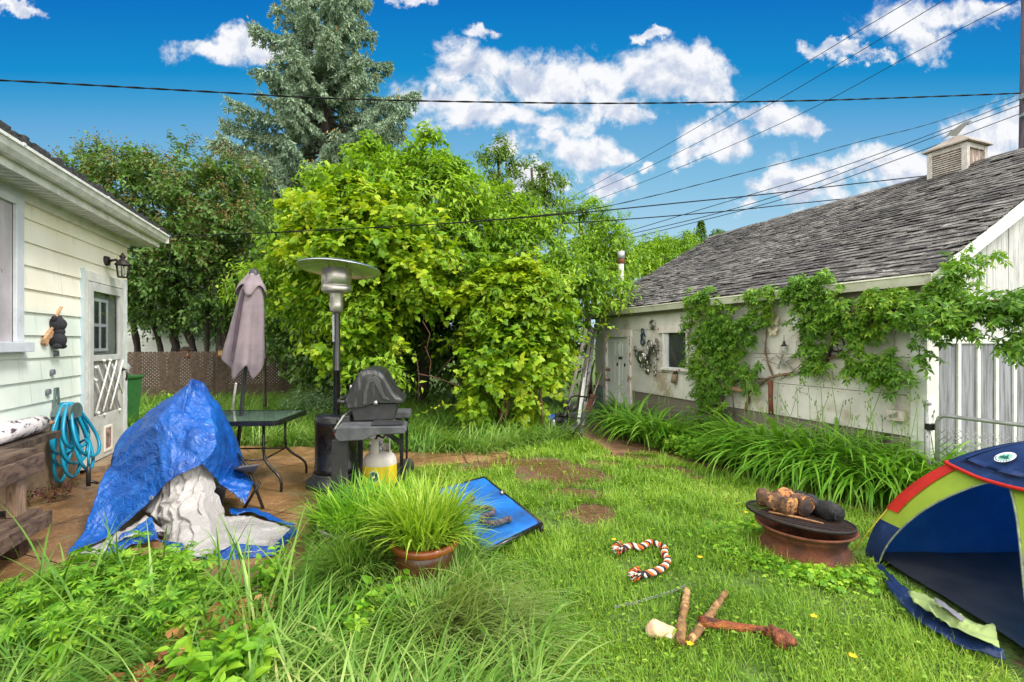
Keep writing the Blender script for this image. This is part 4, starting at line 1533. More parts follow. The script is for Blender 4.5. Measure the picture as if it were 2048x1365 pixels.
def umbrella():
    base = at(482, 826, 5.0)
    top = at(508, 541, 5.02)
    T = thing('patio_umbrella', 'closed mauve grey patio umbrella standing through the glass table', 'umbrella', Vector((base.x, base.y, .02)))
    ax = (top - base).normalized()
    mb = MB()
    mb.tube([base - ax * (base.z - .06) / ax.z, top], .019, 12)
    mb.build('pole', mk('umb_pole', lin(70, 74, 78), lin(58, 60, 64), 8, .4, metal=.4), T)
    mb = MB()
    mb.lathe([(.0, .03), (.03, .02), (.05, -.02), (.055, -.05)], top + ax * .01, 14)
    mb.build('top_cap', M['black_plastic'], T)
    cl = mk('canopy_cloth', lin(142, 128, 134), lin(126, 113, 120), 5, .85, c3=lin(108, 96, 104), s3=2, t3=(.52, .75), bump=.2, bscale=120)
    sx = Vector((1, 0, 0)); sx = (sx - ax * sx.dot(ax)).normalized()
    sy = ax.cross(sx)
    L = (top - base).length
    n, mz = 120, 46
    V = []
    prof = [(0, .045), (.05, .075), (.12, .125), (.2, .145), (.35, .168), (.55, .195), (.7, .222), (.85, .245), (1.0, .235)]
    pr = lambda k: float(np.interp(k, [a for a, b in prof], [b for a, b in prof]))
    for i in range(mz + 1):
        for j in range(n):
            th = 2 * math.pi * j / n
            # four hanging points: bottom hem reaches lower at some angles
            da = lambda c: abs((math.degrees(th) - c + 180) % 360 - 180)
            hem = .70 + .31 * max(max(0, 1 - da(262) / 75.0), .97 * max(0, 1 - da(322) / 50.0))
            if 20 < math.degrees(th) < 160: hem = .80
            k = hem * i / mz
            fold = .12 * math.cos(5 * th + .6) * min(1, k * 2 + .1) + .09 * math.cos(9 * th + 2 + k * 2) * k + .05 * math.sin(3 * th + 4 * k)
            r = pr(k) * (1 + fold)
            cc = top - ax * (.03 + k * 1.1)
            # canopy is fuller at the viewer's right
            cc = cc - sx * .015 * k + sx * .05 * k * k * .4
            V.append(cc + sx * r * math.cos(th) * .80 + sy * r * math.sin(th) * .72)
    mb = MB()
    fs = [(i * n + j, i * n + (j + 1) % n, (i + 1) * n + (j + 1) % n, (i + 1) * n + j) for i in range(mz) for j in range(n)]
    mb.add(V, fs, True)
    o = mb.build('canopy', cl, T)
    o.modifiers.new('thickness', 'SOLIDIFY').thickness = .004
    # short vent flap at the top
    V = []
    for i in range(9):
        for j in range(n):
            th = 2 * math.pi * j / n
            hem = .17 + .055 * math.cos(4 * (th - R(285)))
            k = hem * i / 8
            r = pr(k) * 1.1 * (1 + .12 * math.cos(5 * th + .6)) + .012
            V.append(top - ax * (.02 + k * 1.1) + sx * r * math.cos(th) * .84 + sy * r * math.sin(th) * .78)
    mb = MB()
    mb.add(V, [(i * n + j, i * n + (j + 1) % n, (i + 1) * n + (j + 1) % n, (i + 1) * n + j) for i in range(8) for j in range(n)], True)
    o2 = mb.build('vent_flap', cl, T)
    o2.modifiers.new('thickness', 'SOLIDIFY').thickness = .003
    # strip coloured dark for the shade where the cloth folds in
    mb = MB()
    pts = [top - ax * .2 - sy * -.0 + sx * -.03 - sy * .112, top - ax * .55 + sx * -.04 - sy * .148, top - ax * .95 + sx * -.045 - sy * .172]
    for a, b in zip(pts[:-1], pts[1:]):
        mb.beam(a, b, .035, .006, up=sy)
    mb.build('strap_fold', mk('strap_fold_cloth', lin(84, 72, 82), lin(74, 62, 72), 9, .9), T)


umbrella()
mb = MB()
mb.tube([gp(452, 905), at(472, 764, 5.75)], .013, 8)
tag(mb.build('metal_rod', M['alu']), 'thin silver rod standing upright behind the glass patio table', 'rod')


def heater():
    c = Vector((-1.835, 4.97, .022))
    T = thing('patio_heater', 'tall black patio heater with stainless burner and round reflector', 'heater', c)
    mb = MB()
    mb.lathe([(0, 0), (.30, 0), (.305, .02), (.30, .045), (.26, .075), (.235, .11), (.232, .13), (.0, .131)], c, 48)
    mb.build('base', M['black_plastic'], T)
    mb = MB()
    mb.lathe([(.0, .12), (.218, .12), (.218, .19), (.212, .194), (.212, .62), (.218, .625), (.218, .665), (.214, .672), (.205, .70), (.19, .725), (.05, .735), (0, .735)], c, 48)
    mb.build('tank_housing', M['black_metal'], T)
    mb = MB()
    mb.lathe([(.036, .73), (.036, 1.17), (.039, 1.172), (.039, 1.185), (.036, 1.188), (.036, 1.80)], c, 20)
    po = mb.build('pole', M['black_metal'], T)
    mb = MB()
    mb.axes(c + Vector((-.022, -.0345, 1.62)), Vector((.013, -.009, 0)), Vector((.0007, .001, 0)), UP * .14)
    mb.build('label_strip', mk('label_strip', lin(196, 198, 200), lin(170, 174, 178), 40, .4, stretch=(1, 1, .4)), po)
    mb = MB()
    mb.lathe([(.037, 1.78), (.058, 1.79), (.066, 1.80), (.068, 1.86), (.066, 1.97), (.07, 1.98), (.07, 1.995), (.04, 2.0)], c, 32)
    mb.build('burner_neck', M['steel'], T)
    mb = MB()
    mb.lathe([(.04, 1.98), (.12, 1.985), (.146, 2.0), (.15, 2.01), (.15, 2.055), (.145, 2.06), (.145, 2.07), (.15, 2.075), (.15, 2.235), (.146, 2.24), (.06, 2.245)], c, 48)
    mb.build('burner', M['steel'], T)
    mb = MB()
    for k in range(3):
        a = R(120 * k + 40)
        mb.tube([c + Vector((math.cos(a) * .1, math.sin(a) * .1, 2.23)), c + Vector((math.cos(a) * .1, math.sin(a) * .1, 2.29))], .005, 6)
    mb.build('reflector_post', M['steel'], T)
    tilt = Matrix.Rotation(R(2.5), 3, 'Y') @ Matrix.Rotation(R(-5.5), 3, 'X')
    mb = MB()
    prof = [(0, 0.055), (.12, .052), (.25, .035), (.36, .008), (.415, -.012), (.424, -.022), (.426, -.026), (.42, -.022)]
    mb.lathe(prof + [(r, z - .006) for r, z in reversed(prof[:-2])], c + UP * 2.255 + Vector((.03, 0, 0)), 64, tilt)
    rf = mb.build('reflector', mk('reflector_alu', (.72, .72, .7, 1), (.62, .62, .6, 1), 4, .3, metal=1.0), T)
    mb = MB()
    for k in range(3):
        a = R(120 * k + 70)
        d = tilt @ Vector((math.cos(a), math.sin(a), 0))
        q = c + UP * 2.262 + Vector((.03, 0, 0))
        mb.beam(q + d * .1 - UP * .02 + UP * .05, q + d * .40 - UP * .028, .01, .004)
    mb.build('seam_rib', M['alu'], rf)


heater()


def grill():
    c = Vector((-1.36, 4.80, .02))
    T = thing('barbecue_grill', 'black gas barbecue with dusty domed lid and side shelf', 'barbecue', c)
    bk = Vector((.985, .17, 0))      # towards the back of the grill
    sd = Vector((.17, -.985, 0))     # along its length, towards the viewer

    def p(u, s, z): return c + bk * u + sd * s + UP * (z - c.z)
    lidm = mk('lid', (.03, .03, .033, 1), (.016, .016, .018, 1), 7, .22, c3=(.10, .10, .10, 1), s3=6, t3=(.52, .7), stretch=(2.2, 2.2, .5), rough2=.45)
    ribm = mk('lid_rib', (.075, .075, .078, 1), (.045, .045, .048, 1), 8, .35, c3=(.03, .03, .03, 1), s3=7, t3=(.55, .7), stretch=(2, 2, .5))  # lighter grey than the lid: a highlight put into the rib colour
    prof = [(-.26, .873), (-.272, .945), (-.235, 1.03), (-.185, 1.14), (-.13, 1.222), (-.075, 1.243), (-.01, 1.243), (.05, 1.225), (.09, 1.185), (.13, 1.11), (.18, 1.02), (.225, .965), (.275, .935), (.275, .91), (.06, .91), (.03, .93), (-.0, .91), (-.06, .895), (-.12, .873)]
    secs = [(.29, .86), (.272, .96), (.24, 1.0), (-.29, 1.0), (-.325, .95), (-.34, .86)]
    vs = []
    for s, k in secs:
        for (u, z) in prof:
            zz = .873 + (z - .873) * (k if z > .95 else 1)
            vs.append(p(u * (k if z > .95 else (k + 1) / 2), s, zz))
    n = len(prof)
    fs = [(i * n + j, i * n + (j + 1) % n, (i + 1) * n + (j + 1) % n, (i + 1) * n + j) for i in range(len(secs) - 1) for j in range(n)]
    fs += [tuple(range(n)), tuple((len(secs) - 1) * n + j for j in range(n - 1, -1, -1))]
    mb = MB()
    mb.add(vs, fs, False)
    lid = mb.build('lid', lidm, T, bevel=.008)
    # raised wide rib on the end of the lid
    mb = MB()
    rib = [(-.11, .90), (-.10, 1.04), (-.055, 1.155), (.015, 1.175), (.055, 1.12), (.11, .98), (.15, .955), (.15, .94), (.085, .955), (.03, 1.06), (-.0, 1.12), (-.04, 1.105), (-.065, 1.03), (-.075, .91)]
    mb.prism([p(u * .93, .288, z) for u, z in rib], sd * .012)
    mb.build('lid_rib', ribm, lid, bevel=.004)
    mb = MB()
    mb.ball(p(-.195, .2, 1.05), (.012, .03, .03))
    mb.tube([p(-.21, .2, 1.06), p(-.235, .2, 1.065)], .026, 14)
    mb.build('thermometer', M['steel'], lid)
    mb = MB()
    mb.tube([p(-.27, .24, .925), p(-.335, .23, .93), p(-.345, .15, .93), p(-.345, -.2, .93), p(-.335, -.28, .93), p(-.27, -.29, .925)], .017, 8)
    mb.build('lid_handle', M['black_plastic'], lid)
    mb = MB()
    mb.tube([p(.0, .29, .915), p(.03, .3, .925)], .02, 10)
    mb.build('hinge_pin', M['galv'], lid)
    mb = MB()
    a = [(-.225, .905), (.215, .905), (.175, .745), (-.19, .745)]
    mb.prism([p(u, .262, z) for u, z in a], -sd * .57)
    mb.build('fire_box', M['black_plastic'], T, bevel=.01)
    sh = mk('shelf', (.10, .105, .115, 1), (.055, .057, .062, 1), 8, .4, c3=(.19, .19, .2, 1), s3=5, t3=(.55, .75), rough2=.6)
    for s0, s1 in ((.275, .58), (-.62, -.31)):
        mb = MB()
        P_ = [(-.29, .745), (.31, .735), (.315, .70), (.30, .672), (.06, .668), (-.06, .625), (-.27, .62), (-.3, .66)]
        mb.prism([p(u, s0, z) for u, z in P_], sd * (s1 - s0))
        o = mb.build('side_shelf', sh, T, bevel=.008)
        if s0 > 0:
            mb = MB()
            mb.prism([p(.0, s0 + .04, .747), p(.28, s0 + .04, .742), p(.28, s1 - .05, .742), p(.0, s1 - .05, .747)], UP * .012)
            mb.build('inset_tray', M['black_plastic'], o, bevel=.004)
    mb = MB()
    C_ = [(-.36, .665), (-.27, .80), (-.225, .80), (-.225, .62), (-.33, .60)]
    mb.prism([p(u, .30, z) for u, z in C_], -sd * .64)
    cp = mb.build('control_panel', M['black_plastic'], T, bevel=.006)
    mb = MB()
    q = [(-.372, .672), (-.284, .806), (-.27, .80), (-.36, .662)]
    mb.prism([p(u, .31, z) for u, z in q], -sd * .66)
    fp = mb.build('face_plate', mk('face_plate', lin(190, 190, 180), lin(150, 152, 146), 14, .4), cp)
    mb = MB()
    dn = Vector((0, 0, 0))
    for s in (.2, .0, -.2):
        k = p(-.325, s, .742)
        nn = (-bk * .84 + UP * .55)
        mb.tube([k, k + nn * .03], .026, 12)
    mb.build('knob', M['black_plastic'], cp)
    # legs, base
    for (u, w) in ((-.27, .075),):
        for s in (.50, -.5):
            mb = MB()
            mb.prism([p(u - .075, s, .62), p(u + .065, s, .62), p(u + .055, s, .02), p(u - .08, s, .02)], -sd * .05)
            mb.build('front_leg', M['black_plastic'], T, bevel=.008)
    for s in (.48, -.5):
        mb = MB()
        mb.prism([p(.245, s, .67), p(.285, s, .67), p(.275, s, .1), p(.255, s, .1)], -sd * .04)
        mb.beam(p(.265, s - .02, .56), p(.12, s - .02, .67), .03, .04)
        mb.build('rear_leg', M['black_metal'], T)
        mb = MB()
        w_ = Matrix.Rotation(R(90), 3, 'X') @ Matrix.Identity(3)
        mb.tube([p(.265, s + .03, .1), p(.265, s - .03, .1)], .085, 24)
        mb.build('wheel', M['black_plastic'], T, bevel=.006)
    mb = MB()
    mb.prism([p(-.27, .48, .14), p(.27, .48, .14), p(.27, -.5, .14), p(-.27, -.5, .14)], UP * -.03)
    mb.build('base_shelf', M['black_plastic'], T)
    # tank hose
    mb = MB()
    mb.tube([p(-.02, .2, .74), p(-.0, .25, .62), p(.08, .27, .58), p(.12, .26, .63), p(.06, .22, .64), p(.0, .2, .55), p(-.0, .18, .5)], .011, 8)
    mb.build('gas_hose', M['black_plastic'], T)
    # cloth on the front
    mb = MB()
    e = p(-.34, .33, .66)
    mb.tube([e, e - UP * .05 + bk * .02, e - UP * .11 + bk * .03, e - UP * .15 + bk * .05], [.012, .022, .026, .012], 8)
    mb.jitter(.012, 20)
    tag(mb.build('oven_cloth', mk('coral_cloth', lin(206, 112, 92), lin(176, 84, 70), 20, .9)), 'small coral red cloth hanging from the front of the black barbecue', 'cloth')
    mb = MB()
    mb.tube([p(-.40, .30, .72), p(-.33, .36, .65), p(-.30, .40, .60)], .006, 6)
    mb.tube([p(-.37, .31, .69), p(-.33, .33, .60), p(-.31, .35, .52)], .012, 6)
    tag(mb.build('grill_tongs', M['black_metal']), 'dark grill tool hanging beside the coral cloth on the barbecue', 'tool')


grill()


def propane():
    c = Vector((-1.285, 4.62, .03))
    T = thing('propane_tank', 'white and yellow propane tank under the barbecue side shelf', 'gas tank', c)
    wm = mk('tank_white', lin(206, 200, 190), lin(188, 180, 170), 6, .5, c3=lin(140, 116, 96), s3=7, t3=(.62, .72))
    mb = MB()
    mb.lathe([(0, .0), (.12, .0), (.12, .03), (.135, .04), (.158, .08), (.16, .12), (.16, .30), (.155, .335), (.135, .37), (.10, .395), (.05, .408), (0, .41)], c, 40)
    b = mb.build('tank_body', wm, T)
    mb = MB()
    mb.lathe([(.1612, .09), (.1618, .10), (.1618, .285), (.1612, .29)], c, 40)
    lb = mb.build('label', mk('tank_label', lin(214, 190, 30), lin(198, 172, 24), 5, .5, c3=lin(226, 214, 120), s3=8, t3=(.6, .7)), T)
    # round emblem on the label
    a0 = R(266)
    mats = [mk('emb_green', lin(24, 92, 66)), mk('emb_white', lin(226, 226, 214)), mk('emb_black', lin(36, 40, 40))]
    for (r0, r1, mi, off) in ((.0, .052, 1, .0022), (.03, .046, 0, .0034), (.0, .028, 2, .0034), (.0, .014, 1, .0046)):
        mb = MB()
        n = 28
        vs = []
        for r in (r0, r1):
            for k in range(n):
                th = 2 * math.pi * k / n
                a = a0 + r * math.cos(th) / .162
                rr_ = .162 + off
                vs.append(c + Vector((rr_ * math.cos(a), rr_ * math.sin(a), .20 + r * math.sin(th))))
        mb.add(vs, [(k, (k + 1) % n, n + (k + 1) % n, n + k) for k in range(n)])
        mb.build('emblem', mats[mi], lb)
    mb = MB()
    n = 30
    prof = []
    for k in range(n + 1):
        a = R(-70 + 290 * k / n) + R(60)
        prof.append(Vector((math.cos(a), math.sin(a), 0)))
    for k in range(n):
        a, b2 = prof[k], prof[k + 1]
        lo = .385
        hi = .54 if (k % 15) not in (5, 6, 7, 8, 9) else .46
        v = [c + a * .1 + UP * lo, c + b2 * .1 + UP * lo, c + b2 * .1 + UP * hi, c + a * .1 + UP * hi]
        mb.add(v + [q - (q - c - UP * (q.z - c.z)).normalized() * .006 for q in v], [(0, 1, 2, 3), (7, 6, 5, 4), (3, 2, 6, 7), (0, 4, 5, 1), (0, 3, 7, 4), (1, 5, 6, 2)])
        if hi < .5:
            v = [c + a * .1 + UP * .515, c + b2 * .1 + UP * .515, c + b2 * .1 + UP * .54, c + a * .1 + UP * .54]
            mb.add(v + [q - (q - c - UP * (q.z - c.z)).normalized() * .006 for q in v], [(0, 1, 2, 3), (7, 6, 5, 4), (3, 2, 6, 7), (0, 4, 5, 1)])
    mb.build('collar', wm, T)
    mb = MB()
    mb.lathe([(.0, .40), (.03, .40), (.03, .44), (.02, .45), (.02, .48), (.035, .485), (.035, .50), (0, .505)], c, 16)
    mb.tube([c + UP * .45, c + UP * .45 + Vector((-.09, -.05, 0))], [.02, .03], 12)
    mb.build('valve', M['galv'], T)


propane()


def bench():
    o = gp(41, 1114)
    def b(t, d, z): return Vector((o.x, o.y, 0)) + LD * t + ND * d + UP * z
    wd = mk('old_timber', lin(118, 96, 80), lin(84, 66, 54), 4, .85, c3=lin(56, 42, 34), s3=6, t3=(.48, .68), stretch=(6, 1.2, 6), bump=.5)
    wl = mk('old_timber_light', lin(158, 130, 106), lin(128, 104, 84), 4, .85, c3=lin(98, 78, 62), s3=7, t3=(.52, .7), stretch=(8, 8, 1), bump=.4)
    T = thing('wooden_bench', 'rough weathered timber step bench beside the house wall', 'bench', b(-1, -.3, .02))
    for k in range(3):
        mb = MB()
        fbox(mb, b, -2.4, .20 - .02 * k, -.72 + k * .245, -.48 + k * .245 - .006 + (.02 if k == 2 else 0), .695, .735)
        mb.jitter(.004, 7, k)
        mb.build('top_plank', wd, T, bevel=.005)
    mb = MB()
    fbox(mb, b, -2.4, .18, .012, .052, .565, .694)
    mb.build('apron', wd, T, bevel=.005)
    mb = MB()
    fbox(mb, b, -.06, .05, -.05, .01, .30, .694)
    mb.build('post', wl, T, bevel=.004)
    mb = MB()
    fbox(mb, b, -2.4, .17, .055, .10, .17, .27)
    mb.build('lower_rail', wd, T, bevel=.005)
    for k in range(2):
        mb = MB()
        fbox(mb, b, -2.4, .16, -.55 + .3 * k, -.28 + .3 * k + (.03 if k else 0), .255, .297)
        mb.build('lower_plank', wd, T, bevel=.005)
    for (t, d) in ((0, -.03), (0, -.52), (-1.9, -.03), (-1.9, -.52)):
        mb = MB()
        fbox(mb, b, t - .05, t + .05, d - .05, d + .05, .02, .25)
        mb.build('foot', mk('dark_timber', lin(84, 62, 50), lin(60, 44, 36), 6, .7, stretch=(5, 5, 1)), T, bevel=.004)  # feet in a darker timber tone than the planks


bench()


def hose():
    m = mk('hose_rubber', lin(22, 152, 186), lin(18, 128, 164), 8, .35)
    hg = mk('hanger_plastic', lin(98, 116, 112), lin(82, 98, 96), 8, .6)
    T = thing('hose_hanger', 'grey green plastic hose hanger screwed to the mint siding', 'hanger', hp(-.62, .03, .8))
    k = hp(-.62, .03, .84)
    mb = MB()
    for s in (-1, 1):
        mb.beam(k + LD * s * .045 + UP * .0, k + LD * s * .02 + UP * .19 , .02, .015, up=ND)
    mb.beam(k + LD * -.025 + UP * .185, k + LD * .025 + UP * .185, .02, .016, up=ND)
    mb.build('bracket', hg, T)
    mb = MB()
    arc = []
    for i in range(13):
        a = R(15 + 150 * i / 12)
        arc.append((math.cos(a) * .105, math.sin(a) * .09))
    poly = [k + LD * x + UP * (z - .07) for x, z in arc] + [k + LD * -.105 + UP * -.09, k + LD * .105 + UP * -.09]
    mb.prism(poly, ND * .15)
    mb.build('saddle', hg, T, bevel=.004)
    mb = MB()
    pl2 = [k + ND * .15 + LD * x * 1.25 + UP * (z * 1.3 - .08) for x, z in arc] + [k + ND * .15 + LD * -.13 + UP * -.12, k + ND * .15 + LD * .13 + UP * -.12]
    mb.prism(pl2, ND * .012)
    mb.build('front_plate', hg, T)
    g_ = random.Random(3)
    pts = []
    n_l = 8
    for i in range(n_l):
        d = .035 + .1 * ((i * 3) % n_l) / n_l
        w = .15 + .02 * i + g_.uniform(-.03, .05)
        low = -.82 + .045 * i + g_.uniform(-.01, .06)
        sh = g_.uniform(-.05, .06)
        for j in range(22):
            a = 2 * math.pi * j / 22
            x = math.sin(a)
            zz = (1 - math.cos(a)) / 2        # 0 on the saddle, 1 at the bottom
            xx = x * (w * (.35 + .9 * zz)) + sh * zz
            q = k + LD * xx + ND * (d + .14 * zz * (i % 3) * .6) + UP * (.03 + low * zz)
            q.z = max(q.z, .045)
            pts.append(q)
    # loose end with its dark fitting
    mb = MB()
    sm = []
    for i in range(len(pts) - 1):
        for t in (0, .5):
            a = pts[max(i - 1, 0)]; b = pts[i]; c = pts[i + 1]; d_ = pts[min(i + 2, len(pts) - 1)]
            sm.append(.5 * ((2 * b) + (c - a) * t + (2 * a - 5 * b + 4 * c - d_) * t * t + (3 * b - a - 3 * c + d_) * t ** 3))
    mb.tube(sm, .0155, 8)
    H = mb.build('garden_hose', m)
    tag(H, 'turquoise garden hose coiled over the wall hanger on the house', 'hose')
    mb = MB()
    e = hp(-.80, .36, 0)
    mb.tube([hp(-.62, .2, .45), hp(-.66, .28, .50), hp(-.72, .34, .46), e + UP * .34, e + UP * .24], .0125, 8)
    mb.build('loose_end', m, H)
    mb = MB()
    mb.tube([e + UP * .25, e + UP * .18, e + UP * .05], [.018, .02, .02], 10)
    mb.tube([e + UP * .10, e + UP * .06 + ND * .06 + LD * .05], .014, 8)
    mb.build('nozzle', M['black_plastic'], H)


hose()


def ornaments_on_house():
    k = hp(-.68, .06, 1.62)
    fur = mk('black_plush', lin(50, 50, 56), lin(38, 38, 43), 60, .95, bump=.5, bscale=90)
    T = thing('bear_ornament', 'black bear ornament holding driftwood on the house wall', 'ornament', k)
    mb = MB()
    mb.ball(k + UP * -.10, (.085, .06, .085))
    mb.ball(k + UP * .055, (.088, .055, .075))
    mb.ball(k + UP * -.02 + ND * .01, (.06, .045, .06))
    mb.jitter(.005, 30)
    mb.build('body', fur, T)
    for s in (-1, 1):
        mb = MB()
        mb.ball(k + LD * s * .05 + UP * .115, (.026, .022, .03))
        mb.build('ear', fur, T)
        mb = MB()
        mb.ball(k + LD * s * .026 + ND * .058 - LD * .0 + UP * .052, .006)
        mb.build('eye', M['white_paint'], T)
        mb = MB()
        mb.ball(k + LD * s * .045 - UP * .165 + ND * .02, (.035, .04, .028))
        mb.build('paw', fur, T)
    dw = mk('driftwood', lin(196, 158, 116), lin(160, 118, 84), 12, .8, stretch=(1, 1, 4))
    mb = MB()
    for i, (a, b) in enumerate((((-.20, -.11), (-.02, .03)), ((-.19, -.135), (-.03, -.02)), ((-.155, -.15), (-.02, -.04)), ((.02, .08), (.13, .24)))):
        mb = MB()
        mb.tube([k + LD * a[0] + UP * a[1] - ND * .02, k + LD * (a[0] + b[0]) / 2 + UP * ((a[1] + b[1]) / 2 + .004) - ND * (.022 + .006 * i), k + LD * b[0] + UP * b[1] - ND * .02], [.015, .017, .013], 8)
        mb.build('driftwood', dw, T)
    cm = mk('clip_grey', lin(112, 116, 122), lin(92, 96, 102), 9, .6)
    pos = [(-.545, 1.555), (-.635, 1.385), (-.70, 1.20), (-.775, 1.01)]
    words_ = ['highest, beside the bear ornament', 'just below the bear ornament', 'second below the bear ornament', 'lowest, just above the hose hanger']
    first = None
    for (t, z), w in zip(pos, words_):
        if first is None:
            mb = MB()
            q = hp(t, .02, z)
            arc = [(math.cos(R(a)) * .026, math.sin(R(a)) * .026) for a in range(0, 181, 20)]
            mb.prism([q + LD * x + UP * y for x, y in arc] + [q + LD * -.026 - UP * .03, q + LD * .026 - UP * .03], ND * .028)
            first = mb.build('wall_clip', cm, bevel=.003)
            o = first
            base = q
        else:
            o = first.copy()
            S.collection.objects.link(o)
            o.location = Vector(first.location) + hp(t, .02, z) - base
        tag(o, 'grey plastic clip on the mint siding, ' + w, 'clip', 'grey clips down the house wall')
    # birch log on the ledge
    k = hp(-1.25, .12, .74)
    T = MB()
    T.tube([k - LD * .5, k - LD * .25 + UP * .012, k + UP * .005, k + LD * .16], [.075, .085, .08, .072], 16)
    T.jitter(.012, 9)
    o = T.build('birch_log', mk('birch_bark', lin(222, 216, 216), lin(196, 190, 190), 7, .8, c3=lin(74, 58, 70), s3=7, t3=(.55, .6), stretch=(1.5, 1.5, 3)))
    tag(o, 'white birch bark log with dark knots on the house ledge', 'log')
    T = MB()
    T.tube([k + LD * .155 + ND * .05, k + LD * .21 + ND * .07], [.02, .016], 8)
    T.build('branch_stub', dw, o)
    mb = MB()
    fbox(mb, hp, -2.6, -1.02, .02, .24, .60, .655)
    fbox(mb, hp, -1.9, -1.86, .02, .2, .3, .6)
    tag(mb.build('wall_shelf', M['bark']), 'narrow wooden ledge on the house wall under the birch log', 'shelf')


ornaments_on_house()

# ================================================================== LAWN OBJECTS


def planters():
    c = gp(843, 1190); c = Vector((-.515, 2.80, float(gz(-.515, 2.8))))
    T = thing('plant_pot', 'brown glazed pot with orange brown rim full of bright grass', 'pot', c)
    gl = mk('glaze', lin(92, 54, 34), lin(70, 42, 28), 5, .28, coat=.3, stretch=(1, 1, .6))
    gr = mk('glaze_rim', lin(158, 84, 36), lin(128, 64, 30), 6, .25, coat=.4)
    mb = MB()
    mb.lathe([(0, 0), (.13, 0), (.15, .03), (.175, .14), (.178, .24), (.172, .285), (.165, .295), (.15, .28), (0, .27)], c, 48)
    mb.build('bowl', gl, T)
    mb = MB()
    mb.lathe([(.168, .285), (.19, .30), (.198, .318), (.194, .336), (.18, .342), (.165, .335), (.158, .315), (.16, .295)], c, 48)
    mb.build('rim', gr, T)
    mb = MB()
    mb.disc(c, .163, 32, z=.312)
    mb.build('soil', M['soil'], T)
    c2 = Vector((-.93, 3.22, 0))
    T2 = thing('plant_tub', 'large pale grey tub overgrown with grass beside the brown pot', 'tub', c2)
    tm = mk('tub_grey', lin(150, 146, 138), lin(126, 122, 112), 5, .7, c3=lin(96, 92, 76), s3=4, t3=(.55, .7))
    mb = MB()
    mb.lathe([(0, .0), (.31, 0), (.35, .29), (.365, .295), (.368, .315), (.35, .318), (.335, .30), (.33, .24), (0, .235)], c2, 48)
    mb.build('tub_wall', tm, T2)
    mb = MB()
    mb.disc(c2, .332, 32, z=.262)
    mb.build('soil', M['soil'], T2)
    return c, c2


POT_C, TUB_C = planters()


def dog_cot():
    A, B, C = at(968, 948, 4.91), at(1083, 1038, 3.68), at(968, 1093, 3.2)
    for q in (A, B): pass
    A = Vector((-.29, 4.91, .115)); B = Vector((.228, 3.68, .11)); C = Vector((-.19, 3.2, .10))
    D = A + (C - B) + UP * .03
    T = thing('dog_cot', 'low blue fabric dog cot lying on the grass', 'dog bed', (A + C) / 2 - UP * .1)
    n = 22
    vs = []
    for i in range(n + 1):
        for j in range(n + 1):
            u, v = i / n, j / n
            p = A.lerp(B, u).lerp(D.lerp(C, u), v)
            sag = -.02 * math.sin(math.pi * u) * math.sin(math.pi * v)
            ed = min(u, 1 - u, v, 1 - v)
            sag += -.018 * max(0, 1 - ed / .03) + .006 * mnoise.noise(p * 5)
            vs.append(p + UP * sag)
    mb = MB()
    mb.add(vs, [(i * (n + 1) + j, (i + 1) * (n + 1) + j, (i + 1) * (n + 1) + j + 1, i * (n + 1) + j + 1) for i in range(n) for j in range(n)], True)
    cm = mk('cot_fabric', lin(22, 112, 192), lin(18, 92, 170), 3, .6, c3=lin(34, 60, 96), s3=2.2, t3=(.5, .75), bump=.15, bscale=200)
    o = mb.build('fabric', cm, T)
    o.modifiers.new('t', 'SOLIDIFY').thickness = .006
    mb = MB()
    pts = [A, B, C, D, A]
    for a, b in zip(pts[:-1], pts[1:]):
        mb.tube([a - UP * .022, b - UP * .022], .017, 8)
    fr = mb.build('frame', M['black_metal'], T)
    for p, t in ((A, 0), (B, 0), (C, 0), (D, 0)):
        mb = MB()
        mb.tube([p - UP * .02, Vector((p.x, p.y, float(gz(p.x, p.y)) - .01))], .017, 8)
        mb.build('leg', M['black_metal'], T)
    # worn corner hole on the far edge
    mb = MB()
    q = A.lerp(B, .42)
    d = (B - A).normalized()
    mb.ball(q + Vector((-.015, -.02, .0)), (.02, .075, .008), 16, 8)
    h = mb.build('tear', M['black_plastic'], T)
    mb = MB()
    mb.ball(q + Vector((-.02, -.03, .006)), (.013, .04, .006), 12, 6)
    mb.build('padding', mk('padding', lin(196, 190, 182), lin(160, 140, 120), 30, .9), h)
    return A, B, C, D


COT = dog_cot()


def strand_rope(path, r, mats, names=None, pitch=.05, n=3, rs=.6):
    """n strands twisted round a path; returns list of MBs"""
    pts = []
    P = [Vector(p) for p in path]
    for i in range(len(P) - 1):
        a = P[max(i - 1, 0)]; b = P[i]; c = P[i + 1]; d = P[min(i + 2, len(P) - 1)]
        st = max(6, int((c - b).length / .006))
        for k in range(st):
            t = k / st
            pts.append(.5 * ((2 * b) + (c - a) * t + (2 * a - 5 * b + 4 * c - d) * t * t + (3 * b - a - 3 * c + d) * t ** 3))
    pts.append(P[-1])
    out = [MB() for _ in range(n)]
    L = 0
    st = [[] for _ in range(n)]
    for i, p in enumerate(pts):
        if i: L += (p - pts[i - 1]).length
        t = (pts[min(i + 1, len(pts) - 1)] - pts[max(i - 1, 0)]).normalized()
        a = t.cross(UP).normalized()
        b = t.cross(a)
        for k in range(n):
            th = 2 * math.pi * (L / pitch + k / n)
            st[k].append(p + (a * math.cos(th) + b * math.sin(th)) * r * .55)
    for k in range(n):
        out[k].tube(st[k], r * rs, 7)
    return out, pts


